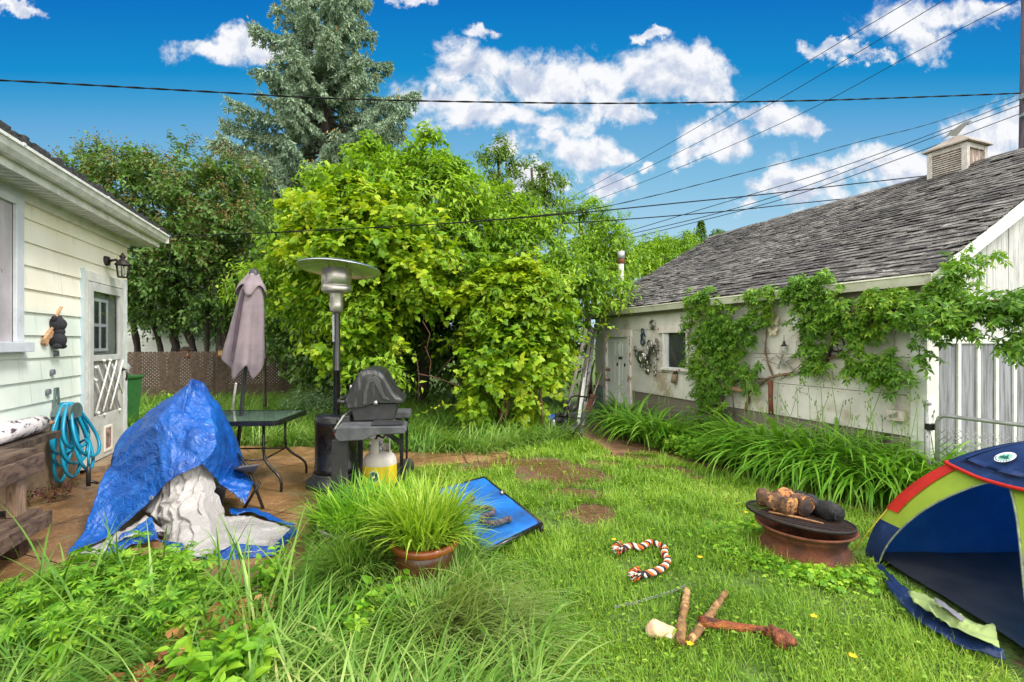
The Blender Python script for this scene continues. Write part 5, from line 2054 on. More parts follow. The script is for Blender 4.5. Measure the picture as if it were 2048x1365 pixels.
def ropes():
    px = [(1246, 1092), (1262, 1087), (1280, 1090), (1292, 1084), (1300, 1080), (1314, 1084), (1330, 1093), (1328, 1104), (1335, 1114), (1330, 1127), (1316, 1136), (1300, 1142), (1284, 1145)]
    path = [gp(x, y + 2, .06) for x, y in px]
    T = thing('rope_toy', 'orange white and black twisted rope dog toy on the grass', 'rope toy', gp(1300, 1110))
    cols = [mk('rope_orange', lin(222, 104, 44), lin(196, 84, 34), 60, .9), mk('rope_white', lin(224, 214, 200), lin(200, 190, 176), 60, .9), mk('rope_black', lin(42, 40, 46), lin(30, 28, 34), 60, .9)]
    mbs, pts = strand_rope(path, .0185, cols, pitch=.075, rs=.72)
    for mb_, c in zip(mbs, cols): mb_.build('strand', c, T)
    for e, d in ((path[0], path[0] - path[1]), (path[-1], path[-1] - path[-2])):
        mb = MB()
        d = d.normalized()
        mb.ball(e + d * .012, .028, 12, 8)
        mb.jitter(.012, 40)
        o = mb.build('knot', cols[2], T)
        g_ = random.Random(5)
        for c in cols:
            mb = MB()
            for k in range(14):
                v = (d + Vector((g_.uniform(-.9, .9), g_.uniform(-.9, .9), g_.uniform(-.1, .9)))).normalized()
                mb.tube([e + d * .01 + v * .025, e + d * .02 + v * .05, e + d * .03 + v * .062 - UP * .01], .004, 4)
            mb.build('frayed_end', c, o)
    A, B, C, D = COT
    px = [(945, 997), (937, 1004), (940, 1012), (955, 1016), (975, 1016), (986, 1021), (982, 1029), (968, 1032), (963, 1039), (972, 1046), (990, 1047), (1006, 1043), (1014, 1038), (1019, 1039)]
    nrm = (B - A).cross(D - A).normalized()
    path = []
    for x, y in px:
        d = (at(x, y, 1) - Vector((0, 0, CH)))
        o = Vector((0, 0, CH))
        t = (A - o).dot(nrm) / d.dot(nrm)
        path.append(o + d * t + UP * .012)
    T = thing('rope_toy', 'grubby purple grey braided rope lying on the blue dog cot', 'rope toy', path[6] - UP * .02)
    c = [mk('braid_a', lin(88, 76, 92), lin(66, 58, 68), 40, .9), mk('braid_b', lin(104, 96, 92), lin(80, 72, 70), 40, .9), mk('braid_c', lin(74, 62, 78), lin(58, 50, 60), 40, .9)]
    mbs, pts = strand_rope(path, .017, c, pitch=.07, rs=.75)
    for mb_, k in zip(mbs, c): mb_.build('strand', k, T)
    for e in (path[0], path[-1]):
        mb = MB()
        mb.ball(e, .024, 10, 7)
        mb.jitter(.005, 50)
        mb.build('knot', c[0], T)


ropes()


def fire_pit():
    c = Vector((2.13, 3.46, float(gz(2.13, 3.46)) - .01))
    T = thing('fire_pit', 'rusty truck wheel rim used as a fire pit', 'fire pit', c)
    mb = MB()
    R0 = .322
    prof = [(R0 - .03, .0), (R0 - .005, .0), (R0, .012), (R0 - .003, .03), (R0 - .016, .04), (R0 - .03, .048), (R0 - .04, .07), (R0 - .05, .085), (R0 - .062, .10), (R0 - .066, .118), (R0 - .062, .14), (R0 - .05, .155), (R0 - .045, .168), (R0 - .046, .185),
            (R0 - .03, .195), (R0 - .012, .203), (R0 - .0, .212), (R0 + .004, .222), (R0 - .004, .228), (R0 - .02, .215), (R0 - .05, .19), (R0 - .09, .15), (R0 - .092, .11), (R0 - .05, .05), (R0 - .05, .01)]
    mb.lathe(prof, c, 72)
    mb.build('wheel_rim', M['rust'], T)
    mb = MB()
    mb.disc(c, R0 - .06, 40, z=.03)
    mb.build('ash_bed', mk('ash', lin(60, 54, 50), lin(30, 28, 27), 12, .95, bump=.6), T)
    # expanded metal grate on top
    gc = c + Vector((-.03, .02, .275))
    tl = Matrix.Rotation(R(6.5), 3, 'Y') @ Matrix.Rotation(R(-2.5), 3, 'X')
    G = thing('cooking_grate', 'round dark mesh grate tilted over the rusty fire pit', 'grate', gc)
    dm = mk('grate_metal', lin(58, 48, 46), lin(38, 32, 32), 12, .7, metal=.3)
    gr = .345
    mb = MB()
    mb.lathe([(gr - .006, -.014), (gr + .004, -.014), (gr + .004, .005), (gr - .006, .005), (gr - .006, -.014)], gc, 64, tl)
    mb.build('rim_band', dm, G)
    mb = MB()
    for ang in (32, -32):
        d = Vector((math.cos(R(ang)), math.sin(R(ang)), 0))
        n = Vector((-d.y, d.x, 0))
        k = -.34
        while k < .341:
            h = math.sqrt(max(gr * gr - k * k, 0)) - .006
            if h > .02:
                a, b = n * k - d * h, n * k + d * h
                mb.axes(gc + tl @ (n * k + UP * (.001 if ang > 0 else -.002)), tl @ (d * h), tl @ (n * .0030), tl @ (UP * .0014))
            k += .027
    mb.build('mesh', dm, G)

    def gpz(x, y, z): return gc + tl @ Vector((x, y, z))
    # logs
    bk = mk('log_bark', lin(112, 82, 60), lin(66, 48, 38), 14, .9, c3=lin(196, 140, 78), s3=9, t3=(.5, .58), stretch=(1, 1, 1), bump=.9)
    endm = mk('log_end', lin(176, 124, 72), lin(132, 88, 52), 22, .85, c3=lin(70, 48, 36), s3=12, t3=(.52, .6))
    ch = mk('charcoal', (.010, .010, .011, 1), (.022, .021, .021, 1), 16, .75, bump=.9, bscale=28)

    def log(name, label, a, b, r, mat, em, seed, n=18, sq=1.0):
        T_ = thing(name, label, 'log', (a + b) / 2 - UP * r)
        mb = MB()
        pts = [a.lerp(b, i / 20) + UP * .004 * math.sin(i * .4) for i in range(21)]
        mb.tube(pts, [r * (1 + .07 * math.sin(i * .7 + seed)) for i in range(21)], 26, flat=sq)
        mb.jitter(r * .28, 14, seed)
        mb.jitter(r * .12, 45, seed)
        mb.build('bark', mat, T_)
        d = (b - a).normalized()
        for e, s_ in ((a, -1), (b, 1)):
            mb = MB()
            mb.tube([e + d * s_ * .000, e + d * s_ * .006], [r * .86, r * .80], n, flat=sq)
            mb.jitter(r * .12, 30, seed)
            mb.build('cut_end', em, T_)
    log('firewood_log', 'tan barked log with a pale cut end on the fire pit grate', gpz(-.21, .13, .070), gpz(-.12, -.10, .068), .064, bk, endm, 1)
    log('firewood_log', 'dark split log between the tan log and the charred log', gpz(-.06, .16, .084), gpz(.01, -.06, .078), .076, mk('split_log', lin(96, 68, 52), lin(58, 42, 36), 9, .9, c3=lin(206, 140, 86), s3=6, t3=(.47, .54), bump=.9), mk('split_end', lin(74, 58, 50), lin(48, 38, 34), 20, .9), 5, 6)
    log('firewood_log', 'black charred log lying at the right of the grate', gpz(.09, .18, .074), gpz(.21, -.12, .066), .064, ch, ch, 9)
    mb = MB()
    mb.tube([gpz(-.25, -.05, .012), gpz(-.09, -.13, .016), gpz(.05, -.20, .012)], [.007, .008, .005], 7)
    tag(mb.build('stick', mk('stick_wood', lin(172, 124, 78), lin(138, 96, 62), 20, .8)), 'thin tan stick lying across the fire pit grate', 'stick')


fire_pit()


def sticks():
    bk = mk('stick_bark', lin(146, 108, 68), lin(104, 74, 48), 22, .9, c3=lin(186, 146, 98), s3=14, t3=(.5, .62), bump=.7, bscale=60)

    def st(label, px, rad, mat, lift=.036):
        pts = [gp(x, y, lift) for x, y in px]
        mb = MB()
        fine = []
        for i in range(len(pts) - 1):
            for k in range(5):
                fine.append(pts[i].lerp(pts[i + 1], k / 5))
        fine.append(pts[-1])
        rs = [float(np.interp(i / (len(fine) - 1), np.linspace(0, 1, len(rad)), rad)) for i in range(len(fine))]
        mb.tube(fine, rs, 12)
        mb.jitter(.008, 22, px[0][0])
        return tag(mb.build('stick', mat), label, 'stick')
    st('upright arm of the V of bark sticks, beside the pale stone', [(1374, 1178), (1370, 1205), (1364, 1235), (1362, 1262), (1361, 1284)], [.020, .022, .021, .026, .022], bk)
    st('slanting arm of the V of bark sticks, under the red brown bone', [(1451, 1183), (1436, 1206), (1418, 1230), (1400, 1255), (1378, 1279)], [.017, .021, .020, .022, .020], bk)
    rd = mk('bone_red', lin(186, 108, 52), lin(130, 66, 36), 14, .75, c3=lin(70, 36, 26), s3=9, t3=(.5, .6), bump=.9, bscale=70, stretch=(.6, 2, 2))
    T = thing('chew_bone', 'red brown knob ended chew bone lying on the grass', 'bone', gp(1490, 1262))
    pts = [gp(1400, 1241, .06), gp(1425, 1244, .05), gp(1470, 1251, .045), gp(1520, 1258, .045), gp(1545, 1264, .045)]
    mb = MB()
    mb.tube(pts, [.026, .024, .021, .022, .027], 14)
    mb.jitter(.008, 16)
    mb.jitter(.004, 60)
    mb.build('shaft', rd, T)
    mb = MB()
    mb.ball(gp(1566, 1276, .055), (.055, .042, .045), 16, 12)
    mb.ball(gp(1553, 1266, .055), (.042, .04, .035), 16, 12)
    mb.jitter(.02, 18)
    mb.jitter(.008, 60)
    mb.build('knob_end', mk('bone_end', lin(156, 90, 56), lin(92, 46, 32), 26, .85, bump=1.0, bscale=70), T)
    mb = MB()
    mb.ball(gp(1316, 1258, .04), (.060, .042, .034), 24, 16)
    mb.ball(gp(1337, 1262, .035), (.050, .038, .032), 24, 16)
    mb.jitter(.02, 11)
    mb.jitter(.006, 40)
    tag(mb.build('stone', mk('pale_stone', lin(214, 180, 146), lin(196, 158, 124), 9, .8, c3=lin(228, 206, 180), s3=12, t3=(.5, .6), bump=.4)), 'pale cream stone in the grass left of the V of sticks', 'stone')
    # fine chain trailing to the sticks
    mb = MB()
    pp = [gp(x, y, .035) for x, y in [(1228, 1212), (1250, 1206), (1275, 1202), (1300, 1194), (1325, 1186), (1345, 1180), (1362, 1172), (1370, 1168)]]
    for i in range(len(pp) - 1):
        for k in range(5):
            a, b = pp[i].lerp(pp[i + 1], k / 5), pp[i].lerp(pp[i + 1], (k + 1.25) / 5)
            d = (b - a).normalized()
            s_ = d.cross(UP) if k % 2 else UP
            q = [a, a.lerp(b, .3) + s_ * .007, a.lerp(b, .7) + s_ * .007, b, a.lerp(b, .7) - s_ * .007, a.lerp(b, .3) - s_ * .007, a]
            mb.tube(q, .0014, 4)
    tag(mb.build('chain', M['galv']), 'thin grey chain trailing through the grass to the sticks', 'chain')


sticks()


def tent():
    A = Vector((2.53, 3.40, 0)); B = Vector((2.36, 2.02, 0)); C = Vector((3.86, 2.0, 0)); D = Vector((3.98, 3.38, 0))
    for q in (A, B, C, D): q.z = float(gz(q.x, q.y)) + .01
    ctr = (A + B + C + D) / 4
    HZ = .93
    T = thing('tent', 'small blue lime and red dome tent with open door', 'tent', Vector((ctr.x, ctr.y, 0)))
    navy = mk('tent_navy', lin(34, 58, 108), lin(26, 46, 90), 4, .5, bump=.25, bscale=14, c3=lin(50, 78, 130), s3=9, t3=(.55, .7), trans=.15)
    lime = mk('tent_lime', lin(172, 196, 62), lin(160, 184, 54), 4, .6, bump=.25, bscale=12, trans=.25)
    red = mk('tent_red', lin(216, 48, 32), lin(200, 40, 28), 5, .6, bump=.15, trans=.15)
    blue = mk('tent_blue', lin(78, 160, 232), lin(62, 146, 220), 3, .6, bump=.2, bscale=9, trans=.8)
    zipm = mk('zip', lin(150, 160, 120), lin(110, 116, 110), 30, .6)

    def pole(K, v):
        fr = .62 * (1 - math.cos(v * math.pi / 2)) + .38 * v ** 1.25
        z = HZ * (.82 * math.sin(v * math.pi / 2) + .18 * v)
        return K * (1 - fr) + Vector((ctr.x, ctr.y, 0)) * fr + UP * (z - K.z * 0)

    def panel(K1, K2, u, v, off=0.0):
        p1, p2 = pole(K1, v), pole(K2, v)
        p = p1.lerp(p2, u)
        outw = ((K1 + K2) / 2 - ctr); outw.z = 0; outw.normalize()
        s_ = 4 * u * (1 - u)
        p = p - outw * (.03 * s_ * math.sin(v * math.pi)) + (outw * .7 + UP * .6) * off
        w = mnoise.noise(Vector((u * 5 + K1.x, v * 7, K2.y))) * .008 * s_
        return p + outw * w

    def grid(K1, K2, u0, u1, v0, v1, nu, nv, off=0.0, keep=None):
        vs = []
        fs = []
        for i in range(nu + 1):
            for j in range(nv + 1):
                vs.append(panel(K1, K2, u0 + (u1 - u0) * i / nu, v0 + (v1 - v0) * j / nv, off))
        for i in range(nu):
            for j in range(nv):
                uc, vc = u0 + (u1 - u0) * (i + .5) / nu, v0 + (v1 - v0) * (j + .5) / nv
                if keep is None or keep(uc, vc):
                    fs.append((i * (nv + 1) + j, (i + 1) * (nv + 1) + j, (i + 1) * (nv + 1) + j + 1, i * (nv + 1) + j + 1))
        return vs, fs
    # back and side walls
    for K1, K2 in ((B, C), (C, D), (D, A)):
        mb = MB()
        mb.add(*grid(K1, K2, 0, 1, 0, .97, 24, 30), smooth=True)
        mb.build('wall', blue, T)
    # front wall round the door arch; u=0 at the far pole A, u=1 at B
    def arch(u):      # height of the door arch in v
        x = (u - .5) / .385
        return .585 * max(0, 1 - abs(x) ** 1.8) ** .62 if abs(x) < 1 else -1
    inside = lambda u, v: v < arch(u)
    for mat, name, cond in ((navy, 'lower_panel', lambda u, v: v < .21), (red, 'pole_sleeve', lambda u, v: v >= .21 and (u < .07 / (1 - .72 * v))), (lime, 'door_surround', lambda u, v: v >= .21 and not (u < .07 / (1 - .72 * v)))):
        if name == 'pole_sleeve':
            mb = MB()
            vs, fs = [], []
            n = 30
            for j in range(n + 1):
                v = .27 + (.97 - .27) * j / n
                for u in (0, .5, 1.0):
                    vs.append(panel(A, B, u * (.07 / (1 - .72 * v)), v, .012))
            fs = [(j * 3 + a, j * 3 + a + 1, j * 3 + a + 4, j * 3 + a + 3) for j in range(n) for a in (0, 1)]
            mb.add(vs, fs, True)
            # wrap to the far side of the pole
            vs = []
            for j in range(n + 1):
                v = .27 + (.97 - .27) * j / n
                vs += [panel(A, B, 0, v, .012), panel(A, D, .03 / (1 - .72 * v), v, .012)]
            mb.add(vs, [(2 * j, 2 * j + 1, 2 * j + 3, 2 * j + 2) for j in range(n)], True)
            mb.build(name, red, T)
            continue
        v0, v1 = (0, .21) if name == 'lower_panel' else (.21, .97)
        mb = MB()
        # columns cut exactly at the arch
        nu = 90
        for i in range(nu):
            ua, ub = i / nu, (i + 1) / nu
            la, lb = max(v0, arch(ua)), max(v0, arch(ub))
            if name == 'lower_panel' and i == nu // 2:
                mb.build(name, mat, T)
                mb = MB()
            if la >= v1 and lb >= v1: continue
            nv = 16
            vs = []
            for j in range(nv + 1):
                vs.append(panel(A, B, ua, min(la + (v1 - la) * j / nv, v1) if la < v1 else v1))
                vs.append(panel(A, B, ub, min(lb + (v1 - lb) * j / nv, v1) if lb < v1 else v1))
            mb.add(vs, [(2 * j, 2 * j + 1, 2 * j + 3, 2 * j + 2) for j in range(nv)], True)
        mb.build(name, mat, T)
    # navy skirt on the outside of the side wall next to the door
    mb = MB()
    mb.add(*grid(A, D, 0, 1, 0, .5, 20, 14, .008), smooth=True)
    mb.build('side_cover', navy, T)
    mb = MB()
    pts = []
    for k in range(81):
        th = math.pi * k / 80
        x = -math.cos(th)
        u = .5 + .384 * x
        pts.append(panel(A, B, u, max(arch(u), 0), .004))
    mb.tube(pts, .006, 6)
    mb.build('door_zip', zipm, T)
    # fly over the crown
    flym = navy
    mb = MB()
    edge = []
    for K1, K2, flo in ((A, B, 1), (B, C, 0), (C, D, 0), (D, A, 0)):
        nu, nv = 24, 14
        vs = []
        for i in range(nu + 1):
            u = i / nu
            lo = .60 - (.045 * math.sin(math.pi * u) if flo else .0)
            for j in range(nv + 1):
                v = lo + (1.0 - lo) * j / nv
                vs.append(panel(K1, K2, u, v, .028 + (.02 * math.sin(math.pi * u) * (1 - j / nv))))
            edge.append(vs[-(nv + 1)])
        mb.add(vs, [(i * (nv + 1) + j, (i + 1) * (nv + 1) + j, (i + 1) * (nv + 1) + j + 1, i * (nv + 1) + j + 1) for i in range(nu) for j in range(nv)], True)
    fly = mb.build('fly_sheet', navy, T)
    mb = MB()
    mb.tube([e for i, e in enumerate(edge) if i % 25 != 24] + [edge[0]], .011, 6)
    mb.build('red_trim', red, fly)
    # round emblem on the fly
    pc = panel(A, B, .42, .70, .052)
    e1 = (panel(A, B, .50, .70, .052) - panel(A, B, .34, .70, .052)).normalized()
    e2 = (panel(A, B, .42, .78, .05) - panel(A, B, .42, .62, .05)).normalized()
    nn = e1.cross(e2).normalized()
    nn = nn if nn.x < 0 else -nn
    def ell(r0, r1, off, a0=0, a1=360, n=40):
        mb = MB()
        vs = []
        for r in (r0, r1):
            for k in range(n + 1):
                th = R(a0 + (a1 - a0) * k / n)
                vs.append(pc + e1 * r * 1.15 * math.cos(th) + e2 * r * math.sin(th) + nn * off)
        mb.add(vs, [(k, k + 1, n + 2 + k, n + 1 + k) for k in range(n)])
        return mb
    em = ell(.031, .046, .012).build('emblem', mk('emb_w', lin(226, 230, 230)), fly)
    ell(.0, .031, .0115).build('emblem_field', mk('emb_g', lin(140, 190, 176)), em)
    mb = MB()
    for pts in ([(-.028, -.006), (-.012, .012), (-.004, .004), (.006, .02), (.016, .004), (.028, -.004), (.02, -.012), (-.02, -.012)],):
        mb.prism([pc + e1 * x + e2 * y + nn * .0135 for x, y in pts], nn * .001)
    mb.build('emblem_mark', mk('emb_d', lin(24, 96, 78)), em)
    for k in range(9):
        a = R(200 + k * 17)
        mb_ = MB()
        q = pc + e1 * .0385 * 1.15 * math.cos(a) + e2 * .0385 * math.sin(a) + nn * .0135
        mb_.axes(q, e1 * .003, e2 * .003, nn * .0006)
        if k == 0: acc = mb_
        else: acc.add(mb_.v, mb_.f)
    acc.build('emblem_letters', mk('emb_d2', lin(30, 60, 70)), em)
    # ground sheet
    mb = MB()
    inn = .04
    fl = [A.lerp(ctr, inn), B.lerp(ctr, inn), C.lerp(ctr, inn), D.lerp(ctr, inn)]
    n = 26
    vs = []
    for i in range(n + 1):
        for j in range(n + 1):
            p = fl[0].lerp(fl[1], i / n).lerp(fl[3].lerp(fl[2], i / n), j / n)
            p.z = float(gz(p.x, p.y)) + .045 + .016 * mnoise.noise(p * 3.5) + .006 * abs(mnoise.noise(p * 9))
            vs.append(p)
    mb.add(vs, [(i * (n + 1) + j, (i + 1) * (n + 1) + j, (i + 1) * (n + 1) + j + 1, i * (n + 1) + j + 1) for i in range(n) for j in range(n)], True)
    mb.build('floor', mk('tent_floor', (.018, .02, .024, 1), (.03, .032, .036, 1), 5, .5), T)
    # door flap folded on the ground outside
    S_ = [gp(1748, 1108, .05), gp(1800, 1165, .09), gp(1880, 1212, .10), gp(1960, 1258, .10), gp(2006, 1296, .10), gp(2012, 1318, .06), gp(1930, 1292, .06), gp(1850, 1250, .06), gp(1795, 1200, .06), gp(1756, 1140, .05)]
    tr = [(S_[0], S_[9], S_[1]), (S_[1], S_[9], S_[8]), (S_[1], S_[8], S_[2]), (S_[2], S_[8], S_[7]), (S_[2], S_[7], S_[3]), (S_[3], S_[7], S_[6]), (S_[3], S_[6], S_[4]), (S_[4], S_[6], S_[5])]
    bm_obj(sheet(tr, 8, 2, .016, 9.0, 3), 'door_sill', navy, T, .004)
    S_ = [gp(1815, 1180, .12), gp(1845, 1182, .13), gp(1910, 1222, .14), gp(1955, 1240, .12), gp(1990, 1250, .13), gp(2000, 1290, .115), gp(1935, 1268, .12), gp(1880, 1234, .13), gp(1828, 1202, .12)]
    tr = [(S_[0], S_[8], S_[1]), (S_[1], S_[8], S_[7]), (S_[1], S_[7], S_[2]), (S_[2], S_[7], S_[6]), (S_[2], S_[6], S_[3]), (S_[3], S_[6], S_[4]), (S_[4], S_[6], S_[5])]
    bm_obj(sheet(tr, 8, 2, .018, 10.0, 7), 'door_flap', mk('flap_lime', lin(160, 180, 112), lin(140, 160, 100), 6, .7, trans=.2), T, .003)
    S_ = [gp(1868, 1190, .15), gp(1930, 1232, .15), gp(1925, 1240, .16), gp(1870, 1200, .16)]
    bm_obj(sheet([(S_[0], S_[1], S_[2]), (S_[0], S_[2], S_[3])], 6, 1, .008, 10, 4), 'door_mesh', mk('flap_mesh', lin(120, 120, 128), lin(100, 100, 108), 20, .7), T, .002)
    # yellow guy line with its peg
    mb = MB()
    q0, q1 = pole(A, .30), gp(1695, 1112)
    mb.tube([q0, q1], .0035, 5)
    mb.build('guy_line', mk('guy', lin(190, 160, 40)), T)


tent()


def gate():
    o = Vector((4.03, 4.5, 0))
    def g(t, z, d=0): return Vector((o.x, o.y, 0)) - LD * t - ND * d + UP * (float(gz(o.x, o.y)) + z)
    T = thing('chain_link_gate', 'grey tubular chain link gate beside the garage corner', 'gate', g(.7, 0))
    mb = MB()
    h = .90
    pts = [g(0, .02), g(0, h - .07), g(.012, h - .03), g(.04, h - .005), g(.08, h), g(1.5, h), g(1.54, h - .005), g(1.57, h - .03), g(1.58, h - .07), g(1.58, .02)]
    mb.tube(pts, .019, 10)
    mb.tube([g(0, .08), g(1.58, .08)], .016, 8)
    mb.build('frame', M['galv'], T)
    mb = MB()
    s = .055
    zt = h - .11
    k = -int(1.0 / s)
    while k * s < 1.58:
        for sg in (1, -1):
            a0 = k * s
            t0, z0, t1, z1 = (a0, .09, a0 + zt * .8, .09 + zt - .09) if sg > 0 else (a0 + zt * .8, .09, a0, .09 + zt - .09)
            # clip to the frame
            pts = []
            for i in range(25):
                f = i / 24
                t, z = t0 + (t1 - t0) * f, z0 + (z1 - z0) * f
                if .005 < t < 1.575: pts.append(g(t, z, .003 * sg))
            if len(pts) > 1: mb.tube([pts[0], pts[-1]], .0030, 5)
        k += 1
    mb.build('wire_mesh', M['galv'], T)
    mb = MB()
    mb.tube([g(-.08, -.1), g(-.08, 1.0)], .026, 10)
    mb.ball(g(-.08, 1.0), .032)
    post = mb.build('gate_post', M['galv'], T)
    mb = MB()
    mb.box(g(-.05, .78), .1, .05, .06, .3)
    mb.build('hinge', M['black_metal'], T)


gate()

# ================================================================== PLANTS
LM = {}
LM['lawn'] = leafmat('lawn_blade', straw((74, 118, 28), (108, 152, 38), (142, 178, 54), (170, 194, 78)), .35, .5, .35, .9)
LM['tall'] = leafmat('tall_blade', straw((62, 104, 36), (92, 138, 50), (124, 164, 66), (164, 190, 104)), .35, .45, .3, 1.5)
LM['pot'] = leafmat('pot_blade', g3((104, 148, 34), (140, 178, 46), (168, 196, 66), (196, 214, 108)), .4, .5, .2, 3)
LM['lily'] = leafmat('lily_blade', g3((72, 126, 32), (102, 158, 40), (130, 182, 54), (160, 200, 90)), .35, .4, .25, 2)
LM['grape'] = leafmat('grape_leaf', g3((70, 116, 24), (108, 152, 28), (140, 176, 34), (170, 192, 40), (204, 208, 52)), .42, .45, .4, .9)
LM['elder'] = leafmat('elder_leaf', g3((74, 118, 22), (108, 152, 30), (142, 182, 44), (176, 202, 64)), .4, .5, .4, .8)
LM['elder_dark'] = leafmat('elder_leaf_dark', g3((74, 104, 38), (98, 132, 50), (124, 158, 62)), .4, .5, .4, .8)
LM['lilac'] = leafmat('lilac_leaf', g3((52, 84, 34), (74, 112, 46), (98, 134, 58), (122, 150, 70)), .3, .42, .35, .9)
LM['seed'] = mk('lilac_seed', lin(128, 110, 56), lin(98, 84, 46), 9, .9)
LM['creeper'] = leafmat('creeper_leaf', g3((58, 98, 26), (84, 130, 34), (112, 158, 46), (164, 190, 58)), .35, .42, .35, 1.6)
LM['spruce'] = leafmat('spruce_needles', g3((104, 128, 106), (132, 156, 132), (160, 180, 152), (182, 194, 160)), .1, .6, .4, .7, tint=(1, 1, 1))
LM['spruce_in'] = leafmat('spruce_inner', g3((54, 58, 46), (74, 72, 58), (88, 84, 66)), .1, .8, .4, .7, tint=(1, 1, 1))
LM['cone'] = mk('spruce_cone', lin(170, 146, 74), lin(136, 108, 58), 9, .8)
LM['silver'] = leafmat('silver_leaf', g3((96, 130, 92), (124, 156, 114), (150, 180, 138)), .3, .5, .3, 2)
LM['weed'] = leafmat('weed_leaf', g3((70, 126, 26), (104, 160, 36), (144, 190, 48), (180, 210, 64)), .38, .45, .3, 3)
LM['cut'] = leafmat('cut_leaf', g3((74, 128, 34), (106, 160, 44), (142, 188, 52), (176, 204, 70)), .35, .45, .3, 3)
LM['stem'] = mk('green_stem', lin(112, 142, 58), lin(92, 118, 50), 9, .7)
LM['twig'] = mk('twig', lin(110, 96, 66), lin(84, 72, 52), 9, .8)
LM['purple'] = leafmat('purple_leaf', g3((60, 24, 36), (84, 34, 46), (110, 50, 56)), .2, .5)
LM['dead'] = leafmat('dead_leaf', g3((112, 74, 40), (150, 104, 58), (182, 134, 80), (206, 164, 112)), .2, .8, .2, 3, tint=(1, 1, 1))


def in_any(x, y, polys):
    m = np.zeros(x.shape, bool)
    for p in polys: m |= in_poly(x, y, p)
    return m


def pxpoly(pts): return [(gp(*p).x, gp(*p).y) for p in pts]


HOUSE_XY = [(hp(t, d, 0).x, hp(t, d, 0).y) for t, d in ((-7, .02), (1.14, .02), (1.14, -6), (-7, -6))]
GAR_XY = [(gw(t, d, 0).x, gw(t, d, 0).y) for t, d in ((-.02, .0), (GL, 0.0), (GL, -7), (-.02, -7))]
Z_FRONT = pxpoly([(-900, 2600), (-500, 1330), (-40, 1262), (200, 1222), (380, 1200), (520, 1178), (620, 1120), (650, 1040), (660, 1000), (760, 980), (880, 1000), (920, 1090), (1000, 1180), (1040, 1260), (1080, 1380), (1100, 2600)])
Z_BACK = pxpoly([(200, 792), (700, 792), (1000, 790), (1120, 800), (1150, 845), (1140, 878), (1060, 894), (985, 908), (860, 909), (620, 894), (420, 891), (300, 892), (200, 870)])
TENT_XY = [(2.47, 3.5), (2.42, 2.9), (2.28, 2.4), (2.2, 2.1), (2.28, 1.9), (4.2, 1.8), (4.3, 3.5)]


def scatter(g, n, x0, x1, y0, y1, fall=1.3, ref=2.2):
    x = g.uniform(x0, x1, n)
    y = g.uniform(y0, y1, n)
    keep = g.uniform(0, 1, n) < np.minimum(1, (ref / np.maximum(y, .5)) ** fall)
    vis = np.abs(x) < 1.12 * y + 1.0
    m = keep & vis
    return x[m], y[m]


def mud_f(x, y):
    r = np.full(x.shape, 9.0)
    for (c, rx, ry) in MUD:
        r = np.minimum(r, np.sqrt(((x - c.x) / rx) ** 2 + ((y - c.y) / ry) ** 2))
    return r + .8 * vnoise(x, y, 3.0, 2) + .45 * vnoise(x, y, 9.0, 6)


def vnoise(x, y, s, seed=0):
    return np.array([mnoise.noise(Vector((a * s, b * s, seed))) for a, b in zip(x, y)])


def lawn():
    g = np.random.default_rng(21)
    x, y = scatter(g, 520000, -1.4, 5.2, 1.5, 9.5, 1.25, 2.4)
    bad = in_any(x, y, [PXY, QXY, Z_FRONT, Z_BACK, GAR_XY, TENT_XY])
    m = mud_f(x, y)
    bad |= (x - 2.13) ** 2 + (y - 3.46) ** 2 < .29 ** 2
    bad |= (m < 1.0) & (g.uniform(0, 1, len(x)) > .06 + .5 * np.clip(m - .75, 0, 1))
    x, y = x[~bad], y[~bad]
    nz = vnoise(x, y, 1.6) * .5 + vnoise(x, y, 4.5, 7) * .5
    keep = g.uniform(0, 1, len(x)) < np.clip(.8 + nz * 1.3, .25, 1)
    x, y, nz = x[keep], y[keep], nz[keep]
    P = np.stack([x, y, gz(x, y) - .01], 1)
    n = len(x)
    sc = np.clip(y / 3.0, .9, 2.2)
    h = g.uniform(.05, .11, n) * (1 + .6 * nz) * np.clip(sc, 1, 1.25)
    clump_az = vnoise(x, y, 2.2, 3) * 6
    chunk = blades(g, P, h, .0042 * sc * g.uniform(.7, 1.3, n), clump_az + g.normal(0, 1.5, n), g.uniform(.15, .75, n), g.uniform(.2, 1.3, n), 3)
    # clover and broad leaves in the sward
    k = g.choice(n, 9000, replace=False)
    Pc = P[k] + np.stack([np.zeros(9000), np.zeros(9000), g.uniform(.02, .06, 9000)], 1)
    az = g.uniform(0, 6.28, 9000)
    D = np.stack([np.cos(az), np.sin(az), g.uniform(-.1, .4, 9000)], 1)
    lv = leaves(Pc, D, np.array([0, 0, 1.]) + g.normal(0, .35, (9000, 3)), g.uniform(.014, .032, 9000) * np.clip(sc[k], 1, 1.5), T_OVATE)
    o = np_build('lawn_grass', [chunk, lv], LM['lawn'])
    tag(o, 'short bright green lawn grass over the yard', 'grass', kind='stuff')


lawn()


